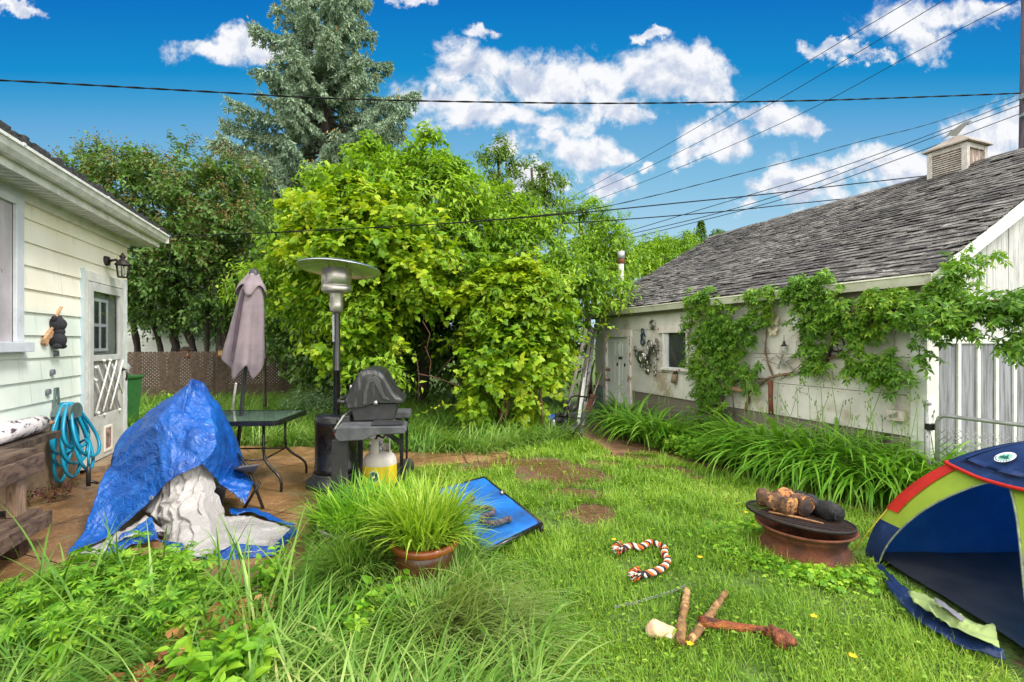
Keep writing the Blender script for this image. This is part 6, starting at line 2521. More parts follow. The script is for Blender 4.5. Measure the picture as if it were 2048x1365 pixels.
def tall_grass():
    g = np.random.default_rng(22)

    def patch(name, label, poly, n, x0, x1, y0, y1, hmin, hmax, w, mat, fall=1.0, ref=2.0, avoid=(), lean=(.1, .5), curl=(.5, 1.7), seg=5, flop=None):
        x, y = scatter(g, n, x0, x1, y0, y1, fall, ref)
        ok = in_poly(x, y, poly) & ~in_any(x, y, [GAR_XY, HOUSE_XY] + ([PXY] if poly is Z_FRONT else []))
        for (c, r) in avoid: ok &= (x - c.x) ** 2 + (y - c.y) ** 2 > r * r
        x, y = x[ok], y[ok]
        nz = vnoise(x, y, 2.2, 4) + .6 * vnoise(x, y, 6, 9)
        kp = g.uniform(0, 1, len(x)) < np.clip(.7 + nz * 1.2, .15, 1)
        x, y, nz = x[kp], y[kp], nz[kp]
        n = len(x)
        P = np.stack([x, y, gz(x, y) - .02], 1)
        h = g.uniform(hmin, hmax, n) * np.clip(1 + .35 * nz, .5, 1.4)
        az = vnoise(x, y, 1.3, 15) * 7 + g.normal(0, 1.0, n)
        ln_, cl = g.uniform(*lean, n), g.uniform(*curl, n)
        wd = w * g.uniform(.55, 1.4, n)
        ch = [blades(g, P, h, wd, az, ln_, cl, seg)]
        o = np_build(name, ch, mat)
        tag(o, label, 'grass', kind='stuff')
    av = [(POT_C, .20), (TUB_C, .36), (gp(300, 1232), .10)]
    patch('tall_grass', 'long arching grass in the overgrown foreground bed', Z_FRONT, 40000, -3.2, .4, .9, 3.9, .2, .55, .0095, LM['tall'], .6, 1.6, av, (.15, .8), (.9, 2.3), 6)
    patch('meadow_grass', 'tall rough grass growing behind the patio', Z_BACK, 110000, -9, 2.2, 6.0, 12.5, .25, .58, .013, LM['tall'], .7, 7, (), (.1, .7), (.8, 2.2), 5)

    R1 = pxpoly([(630, 1040), (650, 1130), (690, 1215), (790, 1215), (770, 1140), (705, 1090)])
    patch('tall_grass', 'tallest wild grass hiding the side of the pale tub', R1, 60000, -1.6, -.3, 2.3, 3.6, .36, .60, .009, LM['tall'], 0, 9, [(POT_C, .2), (TUB_C, .352)], (.0, .45), (.5, 1.8), 6)
    g2 = np.random.default_rng(77)
    n = 130
    px_ = g2.uniform(60, 620, n); py_ = g2.uniform(1190, 1330, n)
    P = np.array([tuple(gp(a, b)) for a, b in zip(px_, py_)])
    az = g2.uniform(0, 6.28, n)
    ch = [blades(g2, P, g2.uniform(.45, .8, n), g2.uniform(.008, .014, n), az, g2.uniform(.05, .4, n), g2.uniform(.3, 1.8, n), 8)]
    Pt = P + np.stack([np.zeros(n), np.zeros(n), np.zeros(n)], 1)
    o = np_build('tall_grass', ch, LM['tall'])
    tag(o, 'scattered extra long grass blades standing above the foreground weeds', 'grass', kind='stuff')
    R_ = pxpoly([(640, 1050), (665, 1130), (700, 1240), (850, 1310), (930, 1240), (925, 1150), (910, 1110), (890, 1180), (800, 1170), (730, 1120), (690, 1080)])
    patch('tall_grass', 'shaggy grass crowding round the foot of the pot and tub', R_, 90000, -1.6, .2, 2.2, 3.6, .22, .40, .008, LM['tall'], 0, 9, [(POT_C, .185), (TUB_C, .35)], (.0, .5), (.5, 1.8), 6)
    # the bleached tuft flopping over the lawn in front of the pot
    x = g.normal(-.30, .17, 1500); y = g.normal(2.5, .14, 1500)
    P = np.stack([x, y, gz(x, y) - .01], 1)
    az = g.normal(R(-48), .38, 1500)
    c1 = blades(g, P, g.uniform(.25, .6, 1500), g.uniform(.004, .010, 1500), az, g.uniform(.4, 1.1, 1500), g.uniform(.2, .9, 1500), 6)
    o = np_build('grass_tussock', [c1], leafmat('tussock_blade', g3((126, 154, 84), (158, 180, 106), (190, 202, 136)), .4, .5))
    tag(o, 'pale tussock of long grass flopping over the lawn in front of the pot', 'grass', kind='stuff')


tall_grass()


def pot_plants():
    g = np.random.default_rng(23)

    def fill(name, label, c, z, r, n, h0, h1, w, mat, lean=(.0, .45), curl=(.2, 1.3), cat='grass', az0=None):
        a = g.uniform(0, 6.28, n)
        q = r * np.sqrt(g.uniform(0, 1, n))
        P = np.stack([c.x + q * np.cos(a), c.y + q * np.sin(a), np.full(n, z)], 1)
        az = a + g.normal(0, .9, n)
        edge = q / r
        ch = blades(g, P, g.uniform(h0, h1, n), w * g.uniform(.6, 1.4, n), az, g.uniform(*lean, n) * (.4 + .8 * edge), g.uniform(*curl, n), 6)
        o = np_build(name, [ch], mat)
        return tag(o, label, cat, kind='stuff')
    fill('pot_grass', 'yellow green grass sprouting thickly from the brown pot', POT_C, .31, .155, 1000, .2, .48, .013, LM['pot'], (.02, .6), (.2, 1.7))
    fill('tub_grass', 'mid green grass filling the pale tub behind the pot', TUB_C, .26, .31, 900, .16, .40, .013, LM['weed'], (.05, .6), (.3, 1.8))
    # leafy weeds in the tub
    n = 420
    a = g.uniform(0, 6.28, n); q = .32 * np.sqrt(g.uniform(0, 1, n))
    P = np.stack([TUB_C.x + q * np.cos(a), TUB_C.y + q * np.sin(a), np.full(n, .27)], 1)
    D = np.stack([np.cos(a) * .5, np.sin(a) * .5, np.ones(n)], 1) + g.normal(0, .3, (n, 3))
    o = np_build('tub_weed', sprigs(g, P, D, .16, 8, .04, T_OVATE, .3, stem=.0015), [LM['weed'], LM['stem']])
    tag(o, 'small leafy weeds spilling over the rim of the pale tub', 'weed', kind='stuff')


pot_plants()


def dandelions():
    pos = [((1628, 1260), 'yellow dandelion right of the chew bone knob'), ((1380, 1318), 'yellow dandelion in the lawn below the V of sticks'), ((1228, 1098), 'yellow dandelion left of the rope toy'),
           ((1492, 1040), 'yellow dandelion left of the fire pit'), ((1706, 1344), 'yellow dandelion near the tent door sill'), ((1400, 1135), 'yellow dandelion between the rope toy and the fire pit')]
    first = None
    for i, (p, lab) in enumerate(pos):
        q = gp(*p)
        if first is None:
            first = thing('dandelion', lab, 'flower', q, 'dandelions in the lawn')
            mb = MB()
            for k in range(26):
                a = 2.4 * k
                r = .005 + .011 * (k / 26)
                d = Vector((math.cos(a), math.sin(a), .35))
                c = q + UP * .075
                s = Vector((-math.sin(a), math.cos(a), 0)) * .0035
                mb.add([c - s, c + s, c + d * r * 1.3 + s * .6, c + d * r * 1.3 - s * .6], [(0, 1, 2, 3)])
            mb.build('petals', mk('dandelion_yellow', lin(240, 196, 20), lin(226, 176, 12), 40, .8), first, weld=False)
            mb = MB()
            mb.tube([q - UP * .01, q + UP * .074], .002, 5)
            mb.build('stem', LM['stem'], first)
        else:
            c = copy_tree(first)
            c.location = q
            c['label'] = lab
            c.rotation_euler = (0, 0, i * 1.1)


dandelions()


def leafy(name, label, cat, base, n_sp, h, spread, leaf, T, mat, seed, droop=.25, ln=.2, nl=9, group=None, up=.9):
    """a bushy herb: stems fan out from the base, leaves along them"""
    g = np.random.default_rng(seed)
    b = np.array(base)
    a = g.uniform(0, 6.28, n_sp)
    q = spread * np.sqrt(g.uniform(0, 1, n_sp))
    lo = g.uniform(.0, .55, n_sp) * h
    P = b + np.stack([q * np.cos(a), q * np.sin(a), lo], 1)
    D = np.stack([np.cos(a) * .45 * q / spread, np.sin(a) * .45 * q / spread, np.full(n_sp, up)], 1) + g.normal(0, .22, (n_sp, 3))
    o = thing(name, label, cat, base, group)
    ch = sprigs(g, P, D, ln, nl, leaf, T, droop, stem=.0025)
    np_build('foliage', [(ch[0][0], ch[0][1])], mat, o)
    m = 14
    mb = MB()
    for i in range(m):
        k = g.integers(n_sp)
        mb.tube([Vector(base) + Vector((P[k][0] - base[0], P[k][1] - base[1], -.02)) * .8, Vector(P[k]), Vector(P[k] + unit(D[k]) * ln)], [.005, .004, .002], 5)
    np_build('stems', [(ch[1][0], ch[1][1])], LM['stem'], o)
    return o


def herbs():
    G = 'palmate leaved weeds in the foreground bed'
    for i, (px, py, h, lab) in enumerate([(100, 1262, .30, 'light green cut leaf weed at the patio edge below the tarp fold, farthest left'), (215, 1240, .36, 'light green cut leaf weed in front of the silver tarp fold'),
                                          (300, 1232, .33, 'light green cut leaf weed in front of the blue tarp fold'), (40, 1310, .30, 'light green cut leaf weed in the near corner of the bed'), (180, 1300, .28, 'light green cut leaf weed low in the middle of the bed'), (390, 1262, .22, 'small cut leaf weed beside the brown dead leaves')]):
        b = gp(px, py)
        leafy('palmate_weed', lab, 'weed', b, 64, h * 1.25, .21, .082, T_CUT, LM['cut'], 100 + i, .15, .16, 6, G)
    G = 'broad leaved weeds in the foreground bed'
    for i, (px, py, h, sp, lf, lab) in enumerate([(415, 1420, .36, .13, .095, 'broad leaved weed in the near foreground right of the dead leaves'), (495, 1400, .33, .12, .09, 'broad leaved weed beside the tallest foreground weed'), (545, 1215, .42, .06, .055, 'tall slim leafy weed beside the tarp corner'),
                                                  (700, 1290, .26, .10, .07, 'dark leaved weed left of the pot'), (790, 1260, .22, .09, .065, 'leafy weed growing against the brown pot')]):
        b = gp(px, py)
        leafy('broadleaf_weed', lab, 'weed', b, 26, h, sp, lf, T_OVATE, LM['weed'], 120 + i, .2, .16, 8, G)
    leafy('purple_plant', 'dark purple leaved plant under the hose coil', 'plant', gp(95, 1000, .02), 40, .16, .16, .03, T_OVATE, LM['purple'], 140, .2, .12, 9)
    G = 'green weeds at the house corner'
    for i, (px, py, lab) in enumerate([(262, 868, 'green weed at the foot of the house corner'), (292, 846, 'green weed in front of the green bin')]):
        leafy('corner_weed', lab, 'weed', gp(px, py), 30, .38, .2, .075, T_OVATE, LM['weed'], 150 + i, .2, .22, 8, G)
    leafy('corner_weed', 'leafy sapling poking above the tarp in front of the lattice fence', 'weed', gp(338, 850), 26, .8, .14, .075, T_OVATE, LM['weed'], 155, .2, .25, 8, G)
    leafy('silver_bush', 'blue green feathery bush behind the patio heater', 'bush', gp(648, 832), 240, .70, .75, .065, T_OVATE, LM['silver'], 160, .25, .32, 12)
    G = 'low leafy plants along the garage path'
    for i, (px, py, h, lab) in enumerate([(1365, 905, .34, 'leafy bright green plant under the garage window creeper'), (1425, 922, .36, 'leafy bright green plant between the two rows of daylilies'), (1395, 895, .5, 'leafy green plant close to the garage wall behind the others')]):
        leafy('leafy_plant', lab, 'plant', gp(px, py), 110, h, .36, .085, T_OVATE, LM['weed'], 170 + i, .3, .24, 8, G)
    # dead brown leaves
    g = np.random.default_rng(180)
    pts = []
    for (px, py, s, n) in ((430, 1262, .10, 90), (470, 1240, .12, 70), (310, 1352, .07, 90), (330, 1380, .06, 50)):
        c = gp(px, py, .10)
        pts.append(np.array(c) + g.normal(0, 1, (n, 3)) * np.array([s, s, .04]))
    P = np.concatenate(pts)
    n = len(P)
    az = g.uniform(0, 6.28, n)
    D = np.stack([np.cos(az), np.sin(az), g.normal(0, .5, n)], 1)
    T = (T_GRAPE[0] * np.array([1, 1, 3.0]), T_GRAPE[1])
    o = np_build('dead_leaves', [leaves(P, D, np.array([0, 0, .8]) + g.normal(0, .6, (n, 3)), g.uniform(.04, .075, n), T)], LM['dead'])
    tag(o, 'curled brown dead leaves piled among the foreground weeds', 'leaves', kind='stuff')
    # ground ivy and clover round the fire pit
    n = 1500
    a = g.uniform(0, 6.28, n); q = .375 + np.abs(g.normal(0, .14, n))
    x, y = 2.13 + q * np.cos(a), 3.46 + q * np.sin(a)
    P = np.stack([x, y, gz(x, y) + g.uniform(.01, .055, n)], 1)
    P = P[(x < 2.45)]; a = a[x < 2.45]; n = len(P)
    D = np.stack([np.cos(a * 3), np.sin(a * 3), g.uniform(-.1, .5, n)], 1)
    c = leaves(P, D, np.array([0, 0, 1.]) + g.normal(0, .4, (n, 3)), g.uniform(.025, .05, n), T_GRAPE)
    o = np_build('ground_ivy', [c], LM['weed'])
    tag(o, 'low buttercup leaves crowding round the base of the fire pit', 'ground cover', kind='stuff')


herbs()


def daylilies():
    protos = []
    for v in range(3):
        g = np.random.default_rng(200 + v)
        n = 96
        a = g.uniform(0, 6.28, n)
        q = .12 * np.sqrt(g.uniform(0, 1, n))
        P = np.stack([q * np.cos(a), q * np.sin(a), np.full(n, -.02)], 1)
        ch = blades(g, P, g.uniform(.75, 1.2, n), g.uniform(.026, .042, n), a + g.normal(0, .5, n), g.uniform(.0, .28, n), g.uniform(1.5, 2.9, n), 9)
        o = thing('daylily', 'x', 'plant', (0, 0, 0), 'daylilies along the garage wall')
        np_build('leaf_fan', [ch], LM['lily'], o)
        mb = MB()
        for k in range(3):
            b = Vector((g.normal(0, .06), g.normal(0, .06), 0))
            t = b + Vector((g.normal(0, .12), g.normal(0, .12), g.uniform(.75, 1.0)))
            mb.tube([b, b.lerp(t, .5) + Vector((.01, 0, .02)), t], [.004, .0035, .0025], 5)
            for j in range(3):
                mb.ball(t + Vector((g.normal(0, .015), g.normal(0, .015), -.02 * j)), (.005, .005, .014), 6, 5)
        mb.build('flower_stalk', LM['stem'], o)
        protos.append(o)
    spots = [((1238, 868), 'beside the garage door'), ((1272, 880), 'just right of the garage door'), ((1308, 892), 'below the garage window, nearer the door'), ((1345, 896), 'below the garage window'),
             ((1250, 850), 'against the garage door sill'), ((1300, 862), 'against the wall below the metal sculpture')]
    words_ = ['at the leafy plants end', 'second from the leafy plants', 'third from the leafy plants', 'in the middle', 'below the driftwood post', 'behind the fire pit logs', 'behind the charred log', 'left of the tent', 'nearest the gate post']
    pxs = [(1478, 938), (1522, 950), (1566, 962), (1610, 974), (1654, 985), (1698, 994), (1742, 1002), (1788, 1008), (1836, 1014)]
    for p, w in zip(pxs, words_): spots.append((p, 'of the front row, ' + w))
    back = []
    for p, w in zip(pxs, words_): back.append((gp(*p) + ND * .36 + LD * .1, 'of the row against the wall, ' + w))
    g = random.Random(5)
    used = set()
    k = 0
    allp = [(gp(*p), w) for p, w in spots] + back
    for pos, w in allp:
        pr = protos[k % 3]
        if k < 3: o = pr
        else: o = copy_tree(pr)
        o.location = (pos.x, pos.y, float(gz(pos.x, pos.y)))
        o.rotation_euler = (0, 0, g.uniform(0, 6.28))
        s = g.uniform(.9, 1.12) * (1.14 if 'against' in w else 1.0)
        o.scale = (s, s, s)
        o['label'] = 'arching green daylily clump ' + w
        k += 1


daylilies()


def LB(px, py, Y, rx, ry, rz):
    c = at(px, py, Y)
    return ((c.x, c.y, c.z), (rx * Y / FP, rz, ry * Y / FP))


def tree(name, label, cat, lobes, n_sp, ln, nl, leaf, T, mat, seed, trunk=None, droop=.5, lift=0.1, shell=.5, lump=.3, low=-.85, hang=.3, twig=True, group=None, bark='bark', kids=None, up=.35, rnds=.5, spread=.9, extra_runners=0):
    g = np.random.default_rng(seed)
    P, D = lobe_points(g, lobes, n_sp, shell, lump, seed, low)
    keep = P[:, 2] > gz(P[:, 0], P[:, 1]) + .12
    P, D = P[keep], D[keep]
    D = unit(D * .8 + np.array([0, 0, up]) + g.normal(0, rnds, D.shape))
    base = Vector(trunk[0][0]) if trunk else Vector((lobes[0][0][0], lobes[0][0][1], 0))
    o = thing(name, label, cat, base, group)
    ch = sprigs(g, P, D, ln, nl, leaf, T, droop, lift, spread, stem=.004 if twig else None, hang=hang)
    extra = []
    if extra_runners:
        k = g.choice(len(P), extra_runners, replace=False)
        rs_ = sprigs(g, P[k] + D[k] * .1, D[k] + g.normal(0, .35, (extra_runners, 3)) + np.array([0, 0, .15]), .8, 13, leaf * .62, T, .5, .1, stem=.0035)
        extra = [(rs_[0][0], rs_[0][1])]
        ch.append((rs_[1][0], rs_[1][1], 0))
    c = np_build('crown', [(ch[0][0], ch[0][1])] + extra, mat, o)
    if twig: np_build('twigs', [(c_[0], c_[1]) for c_ in ch[1:]], LM['twig'], o)
    if trunk:
        for pts, rad in [(t[0:-1], t[-1]) for t in trunk]:
            mb = MB()
            fine = []
            for i in range(len(pts) - 1):
                for k in range(4): fine.append(Vector(pts[i]).lerp(Vector(pts[i + 1]), k / 4))
            fine.append(Vector(pts[-1]))
            rs = list(np.linspace(rad, rad * .45, len(fine)))
            mb.tube(fine, rs, 9)
            mb.jitter(rad * .35, 6, seed)
            mb.build('trunk', M[bark], o)
    if kids:
        for nm, cks, m in kids(g, P, D): np_build(nm, cks, m, o)
    return o


def vines_and_trees():
    def gr(px, Y):
        v = at(px, 700, Y); return Vector((v.x, v.y, float(gz(v.x, v.y))))
    # lilac hedge behind the lattice fence
    def lilac_trunks(spec, Y):
        out = []
        for (px0, px1, top, r) in spec:
            b = gr(px0, Y)
            out.append((b, at((px0 + px1) / 2 + 6, 690, Y), at(px1, 620, Y), at(px1 + (px1 - px0) * .4, top, Y), r))
        return out

    def seeds(g, P, D):
        top = np.where(P[:, 2] > 3.2)[0]
        k = g.choice(top, min(330, len(top)), replace=False)
        n = 16
        q = P[k][:, None, :] + D[k][:, None, :] * .45 + g.normal(0, 1, (len(k), n, 3)) * np.array([.05, .05, .10])
        q = q.reshape(-1, 3)
        d = g.normal(0, 1, q.shape) + np.array([0, 0, .8])
        return [('seed_heads', [leaves(q, d, g.normal(0, 1, q.shape), .07, T_LANCE)], LM['seed'])]
    tree('lilac_tree', 'dark green lilac with brown seed heads above the house corner', 'tree',
         [LB(250, 400, 12.6, 120, 90, 1.0), LB(200, 370, 13.0, 70, 50, .8), LB(340, 390, 12.8, 130, 85, 1.0), LB(300, 500, 12.6, 120, 90, 1.0), LB(270, 570, 12.6, 80, 60, .8), LB(230, 320, 13, 30, 22, .4), LB(330, 560, 12.4, 80, 50, .7), LB(290, 620, 12.6, 70, 36, .6), LB(375, 610, 12.3, 50, 36, .5)],
         2300, .55, 10, .125, T_OVATE, LM['lilac'], 301, lilac_trunks([(275, 262, 500, .1), (330, 300, 500, .09), (345, 345, 480, .13), (398, 360, 480, .12)], 12.7), droop=.3, kids=seeds, hang=.45, bark='bark_dark', shell=.7)
    tree('lilac_tree', 'dark green lilac behind the closed umbrella', 'tree',
         [LB(430, 410, 12.4, 90, 85, 1.0), LB(470, 480, 12.2, 80, 80, 1.0), LB(400, 500, 12.2, 90, 90, 1.0), LB(430, 580, 12.2, 80, 60, .8), LB(540, 500, 12.0, 80, 100, 1.0), LB(570, 580, 11.8, 70, 80, .9), LB(590, 650, 11.6, 60, 60, .8), LB(430, 625, 12.2, 50, 22, .4), LB(500, 600, 12.0, 60, 40, .6), LB(480, 360, 12.6, 50, 40, .6)],
         2100, .55, 10, .125, T_OVATE, LM['lilac'], 302, lilac_trunks([(402, 415, 470, .07), (425, 445, 460, .11), (445, 450, 470, .14), (560, 590, 540, .1), (610, 585, 540, .1)], 12.3), droop=.3, kids=seeds, hang=.45, bark='bark_dark', shell=.7)
    # box elders
    tree('box_elder', 'light green box elder with tall shoots in front of the spruce', 'tree',
         [LB(850, 430, 9.8, 120, 110, 1.0), LB(750, 410, 9.6, 90, 80, .9), LB(900, 520, 9.6, 110, 110, 1.0), LB(640, 450, 9.8, 60, 60, .8), *([LB(850, 325, 9.9, 20, 62, .22)] * 4), *([LB(893, 350, 9.9, 18, 52, .2)] * 4), *([LB(728, 330, 9.6, 22, 50, .22)] * 3), *([LB(640, 360, 9.7, 16, 40, .2)] * 2), *([LB(790, 330, 9.8, 16, 40, .2)] * 2), LB(800, 360, 9.8, 40, 40, .4), LB(660, 380, 9.7, 36, 40, .4), LB(845, 590, 8.9, 70, 45, .5), LB(700, 560, 9.7, 140, 130, .8)],
         3000, .46, 9, .155, T_LANCE, LM['elder'], 303, [(gr(850, 10.4), at(848, 640, 10.2), at(835, 500, 9.9), at(850, 360, 9.9), .10), (gr(800, 10.4), at(780, 640, 10.2), at(740, 480, 9.9), at(728, 370, 9.8), .08)], droop=.7, lift=.2, hang=.6, up=.6, bark='bark_dark')  # dark bark puts the shade of the hollow into the trunk colour
    tree('box_elder', 'light green box elder reaching over the garage end', 'tree',
         [LB(990, 480, 10.5, 90, 100, 1.0), LB(1060, 520, 10.3, 90, 80, 1.0), LB(1140, 560, 10.2, 80, 55, .9), LB(1190, 585, 9.95, 62, 28, .5), LB(1000, 590, 9.8, 90, 70, .9), LB(1110, 600, 9.9, 70, 40, .7), LB(940, 400, 10.4, 60, 70, .7), LB(960, 550, 8.6, 60, 40, .4), LB(1060, 575, 8.2, 80, 30, .35), LB(950, 620, 8.3, 40, 30, .3)],
         2700, .46, 9, .15, T_LANCE, LM['elder'], 304, [(gr(1010, 10.6), at(1005, 640, 10.6), at(1000, 540, 10.5), at(985, 440, 10.5), .12), (gr(1040, 10.6), at(1060, 640, 10.5), at(1110, 580, 10.3), at(1150, 560, 10.2), .08)], droop=.7, lift=.15, hang=.6, up=.5)
    tree('ash_tree', 'thin dark leaved tree standing tall behind the box elders', 'tree',
         [LB(1002, 335, 14.5, 40, 50, .6), LB(996, 300, 14.5, 26, 22, .4), LB(1020, 410, 14.3, 60, 60, .9), LB(965, 390, 14.4, 44, 50, .7), LB(975, 330, 14.5, 30, 30, .4)],
         480, .5, 9, .15, T_LANCE, LM['elder_dark'], 305, [(gr(1015, 14.5), at(1012, 560, 14.5), at(1005, 430, 14.5), at(995, 305, 14.5), .09)], droop=.35, hang=.3, shell=.9)
    tree('ash_tree', 'thin dark leaved tree leaning right behind the box elders', 'tree',
         [LB(1085, 365, 14.8, 38, 40, .6), LB(1066, 340, 14.8, 22, 22, .3), LB(1075, 425, 14.6, 64, 50, .9), LB(1112, 385, 14.8, 30, 24, .4)],
         400, .5, 9, .15, T_LANCE, LM['elder_dark'], 306, [(gr(1060, 14.8), at(1062, 560, 14.8), at(1066, 440, 14.8), at(1064, 335, 14.8), .08)], droop=.35, hang=.3, shell=.9)
    tree('maple_tree', 'yellow green tree showing sky between its leaves behind the vent pipe', 'tree',
         [LB(1160, 460, 13.5, 70, 55, 1.0), LB(1210, 480, 13.3, 55, 45, .8), LB(1180, 530, 13.2, 70, 50, .9), LB(1150, 420, 13.6, 40, 22, .5), LB(1235, 540, 13.2, 45, 45, .8)],
         900, .5, 10, .14, T_LANCE, LM['elder'], 307, [(gr(1180, 13.5), at(1175, 620, 13.5), at(1168, 520, 13.5), at(1160, 430, 13.5), .1)], droop=.5, hang=.5, shell=.8)
    tree('maple_tree', 'yellow green tree behind the far roof end of the garage', 'tree',
         [LB(1300, 510, 17, 60, 36, 1.4), LB(1270, 530, 16.5, 50, 50, 1.2), LB(1350, 500, 18, 40, 28, 1.2)], 700, .55, 9, .17, T_LANCE, LM['elder'], 308,
         [(gr(1290, 17), at(1290, 600, 17), at(1292, 520, 17), .12)], droop=.5, hang=.5, shell=.7)
    for i, (px, py, Y, rx, ry, lab) in enumerate([(1330, 492, 60, 30, 16, 'distant round tree just left of the small spruce'), (1375, 486, 66, 26, 18, 'distant round tree at the foot of the small spruce'), (1440, 478, 70, 30, 14, 'distant round tree at the edge of the garage roof'), (1290, 500, 58, 24, 16, 'distant round tree farthest left above the garage roof')]):
        tree('distant_tree', lab, 'tree', [LB(px, py, Y, rx, ry, 1.6), LB(px, py + 30, Y, rx, ry * 1.6, 1.6)], 420, .9, 7, .42, T_OVATE, LM['lilac'], 320 + i, [(gr(px, Y), at(px, 560, Y), at(px, py, Y), .2)], group='distant trees over the garage roof', twig=False, shell=.6)
    # small far spruce
    o = thing('spruce_tree', 'small dark pointed spruce far beyond the garage roof', 'tree', gr(1402, 64))
    g = np.random.default_rng(330)
    n = 900
    z = g.uniform(0, 1, n) ** .8
    top = at(1402, 438, 64)
    zz = top.z - (1 - z) * 5.0
    a = g.uniform(0, 6.28, n)
    q = (1 - z) * 1.5 * g.uniform(.2, 1, n)
    P = np.stack([top.x + q * np.cos(a), top.y + q * np.sin(a), zz], 1)
    D = np.stack([np.cos(a), np.sin(a), np.full(n, -.2)], 1)
    np_build('crown', [leaves(P, D, np.tile([0, 0, 1.], (n, 1)), .55, T_LANCE)], LM['elder_dark'], o)
    mb = MB(); mb.tube([gr(1402, 64), top], [.2, .04], 8); mb.build('trunk', M['bark'], o)

    # grape vines
    tree('grape_vine', 'bright yellow green grape vine smothering the tree behind the patio heater', 'vine',
         [LB(720, 450, 8.4, 120, 90, .7), LB(655, 485, 8.4, 75, 70, .6), LB(790, 480, 8.3, 110, 90, .7), LB(735, 570, 8.2, 105, 80, .7), LB(705, 660, 8.0, 75, 75, .55), LB(660, 540, 8.2, 90, 60, .5), LB(810, 555, 8.3, 60, 50, .5), LB(700, 400, 8.6, 60, 36, .5), LB(690, 715, 8.0, 56, 35, .4)],
         1500, .36, 8, .126, T_GRAPE, LM['grape'], 309, [(gr(760, 8.4), at(755, 740, 8.3), at(740, 600, 8.4), at(700, 470, 8.4), .05)], droop=.5, hang=.55, bark='vine_bark', shell=.75, lump=.55, extra_runners=110)
    tree('grape_vine', 'bright green grape vine mounded on old poles near the ladders', 'vine',
         [LB(1045, 640, 8.3, 95, 80, .8), LB(1040, 715, 8.1, 90, 55, .7), LB(975, 600, 8.3, 60, 45, .6), LB(1072, 690, 8.3, 34, 66, .5), LB(1000, 735, 7.9, 44, 40, .4), LB(958, 785, 7.8, 30, 26, .25), LB(1080, 760, 8.1, 30, 34, .3), LB(1040, 565, 8.4, 90, 40, .6), LB(945, 812, 7.6, 22, 14, .2), LB(1040, 818, 7.4, 26, 8, .2)],
         1250, .34, 8, .124, T_GRAPE, LM['grape'], 310, [(gr(1005, 8.2), at(1000, 760, 8.1), at(1012, 690, 8.2), .04), (gr(1085, 8.2), at(1080, 770, 8.1), at(1066, 700, 8.2), .035), (gr(990, 8.3), at(1010, 750, 8.2), at(1020, 690, 8.2), .03)], droop=.5, hang=.55, bark='vine_bark', shell=.75, lump=.55, extra_runners=110)
    tree('box_elder', 'leafy green sapling growing up at the left of the grape vine', 'tree',
         [LB(500, 560, 9.4, 50, 30, .4), LB(560, 530, 9.0, 50, 50, .4), LB(540, 600, 9.0, 40, 30, .3), LB(655, 640, 8.1, 40, 34, .3), LB(700, 610, 7.9, 60, 50, .35), LB(600, 470, 8.6, 50, 60, .4), LB(800, 430, 8.5, 70, 50, .4), LB(690, 395, 8.6, 60, 26, .4), LB(740, 720, 7.6, 50, 30, .25)], 760, .4, 9, .14, T_LANCE, LM['elder'], 311,
         [(gr(530, 9.4), at(528, 680, 9.4), at(520, 560, 9.4), .04)], droop=.6, hang=.6)
    # shaded undergrowth behind the hollow
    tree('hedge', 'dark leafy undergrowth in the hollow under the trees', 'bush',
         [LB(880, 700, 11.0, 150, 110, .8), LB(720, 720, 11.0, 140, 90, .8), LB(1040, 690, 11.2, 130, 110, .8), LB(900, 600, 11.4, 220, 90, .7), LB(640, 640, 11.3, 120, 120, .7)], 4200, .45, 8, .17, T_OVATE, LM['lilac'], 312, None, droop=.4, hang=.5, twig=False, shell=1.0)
    mb = MB()
    g_ = random.Random(12)
    for (pts, r) in (([(835, 745), (870, 752), (905, 765), (928, 775)], .009), ([(850, 690), (862, 720), (858, 752)], .007), ([(870, 752), (890, 728), (902, 715)], .005), ([(905, 765), (925, 762)], .004), ([(845, 640), (860, 665), (852, 700)], .008), ([(830, 700), (838, 745), (836, 800)], .008)):
        mb.tube([at(x, y, 8.0 + .1 * math.sin(x)) for x, y in pts], r, 5)
    tag(mb.build('dead_branch', mk('red_twig', lin(130, 92, 80), lin(104, 70, 62), 9, .9)), 'bare reddish dead branch in the dark gap between the grape vines', 'branch')


vines_and_trees()


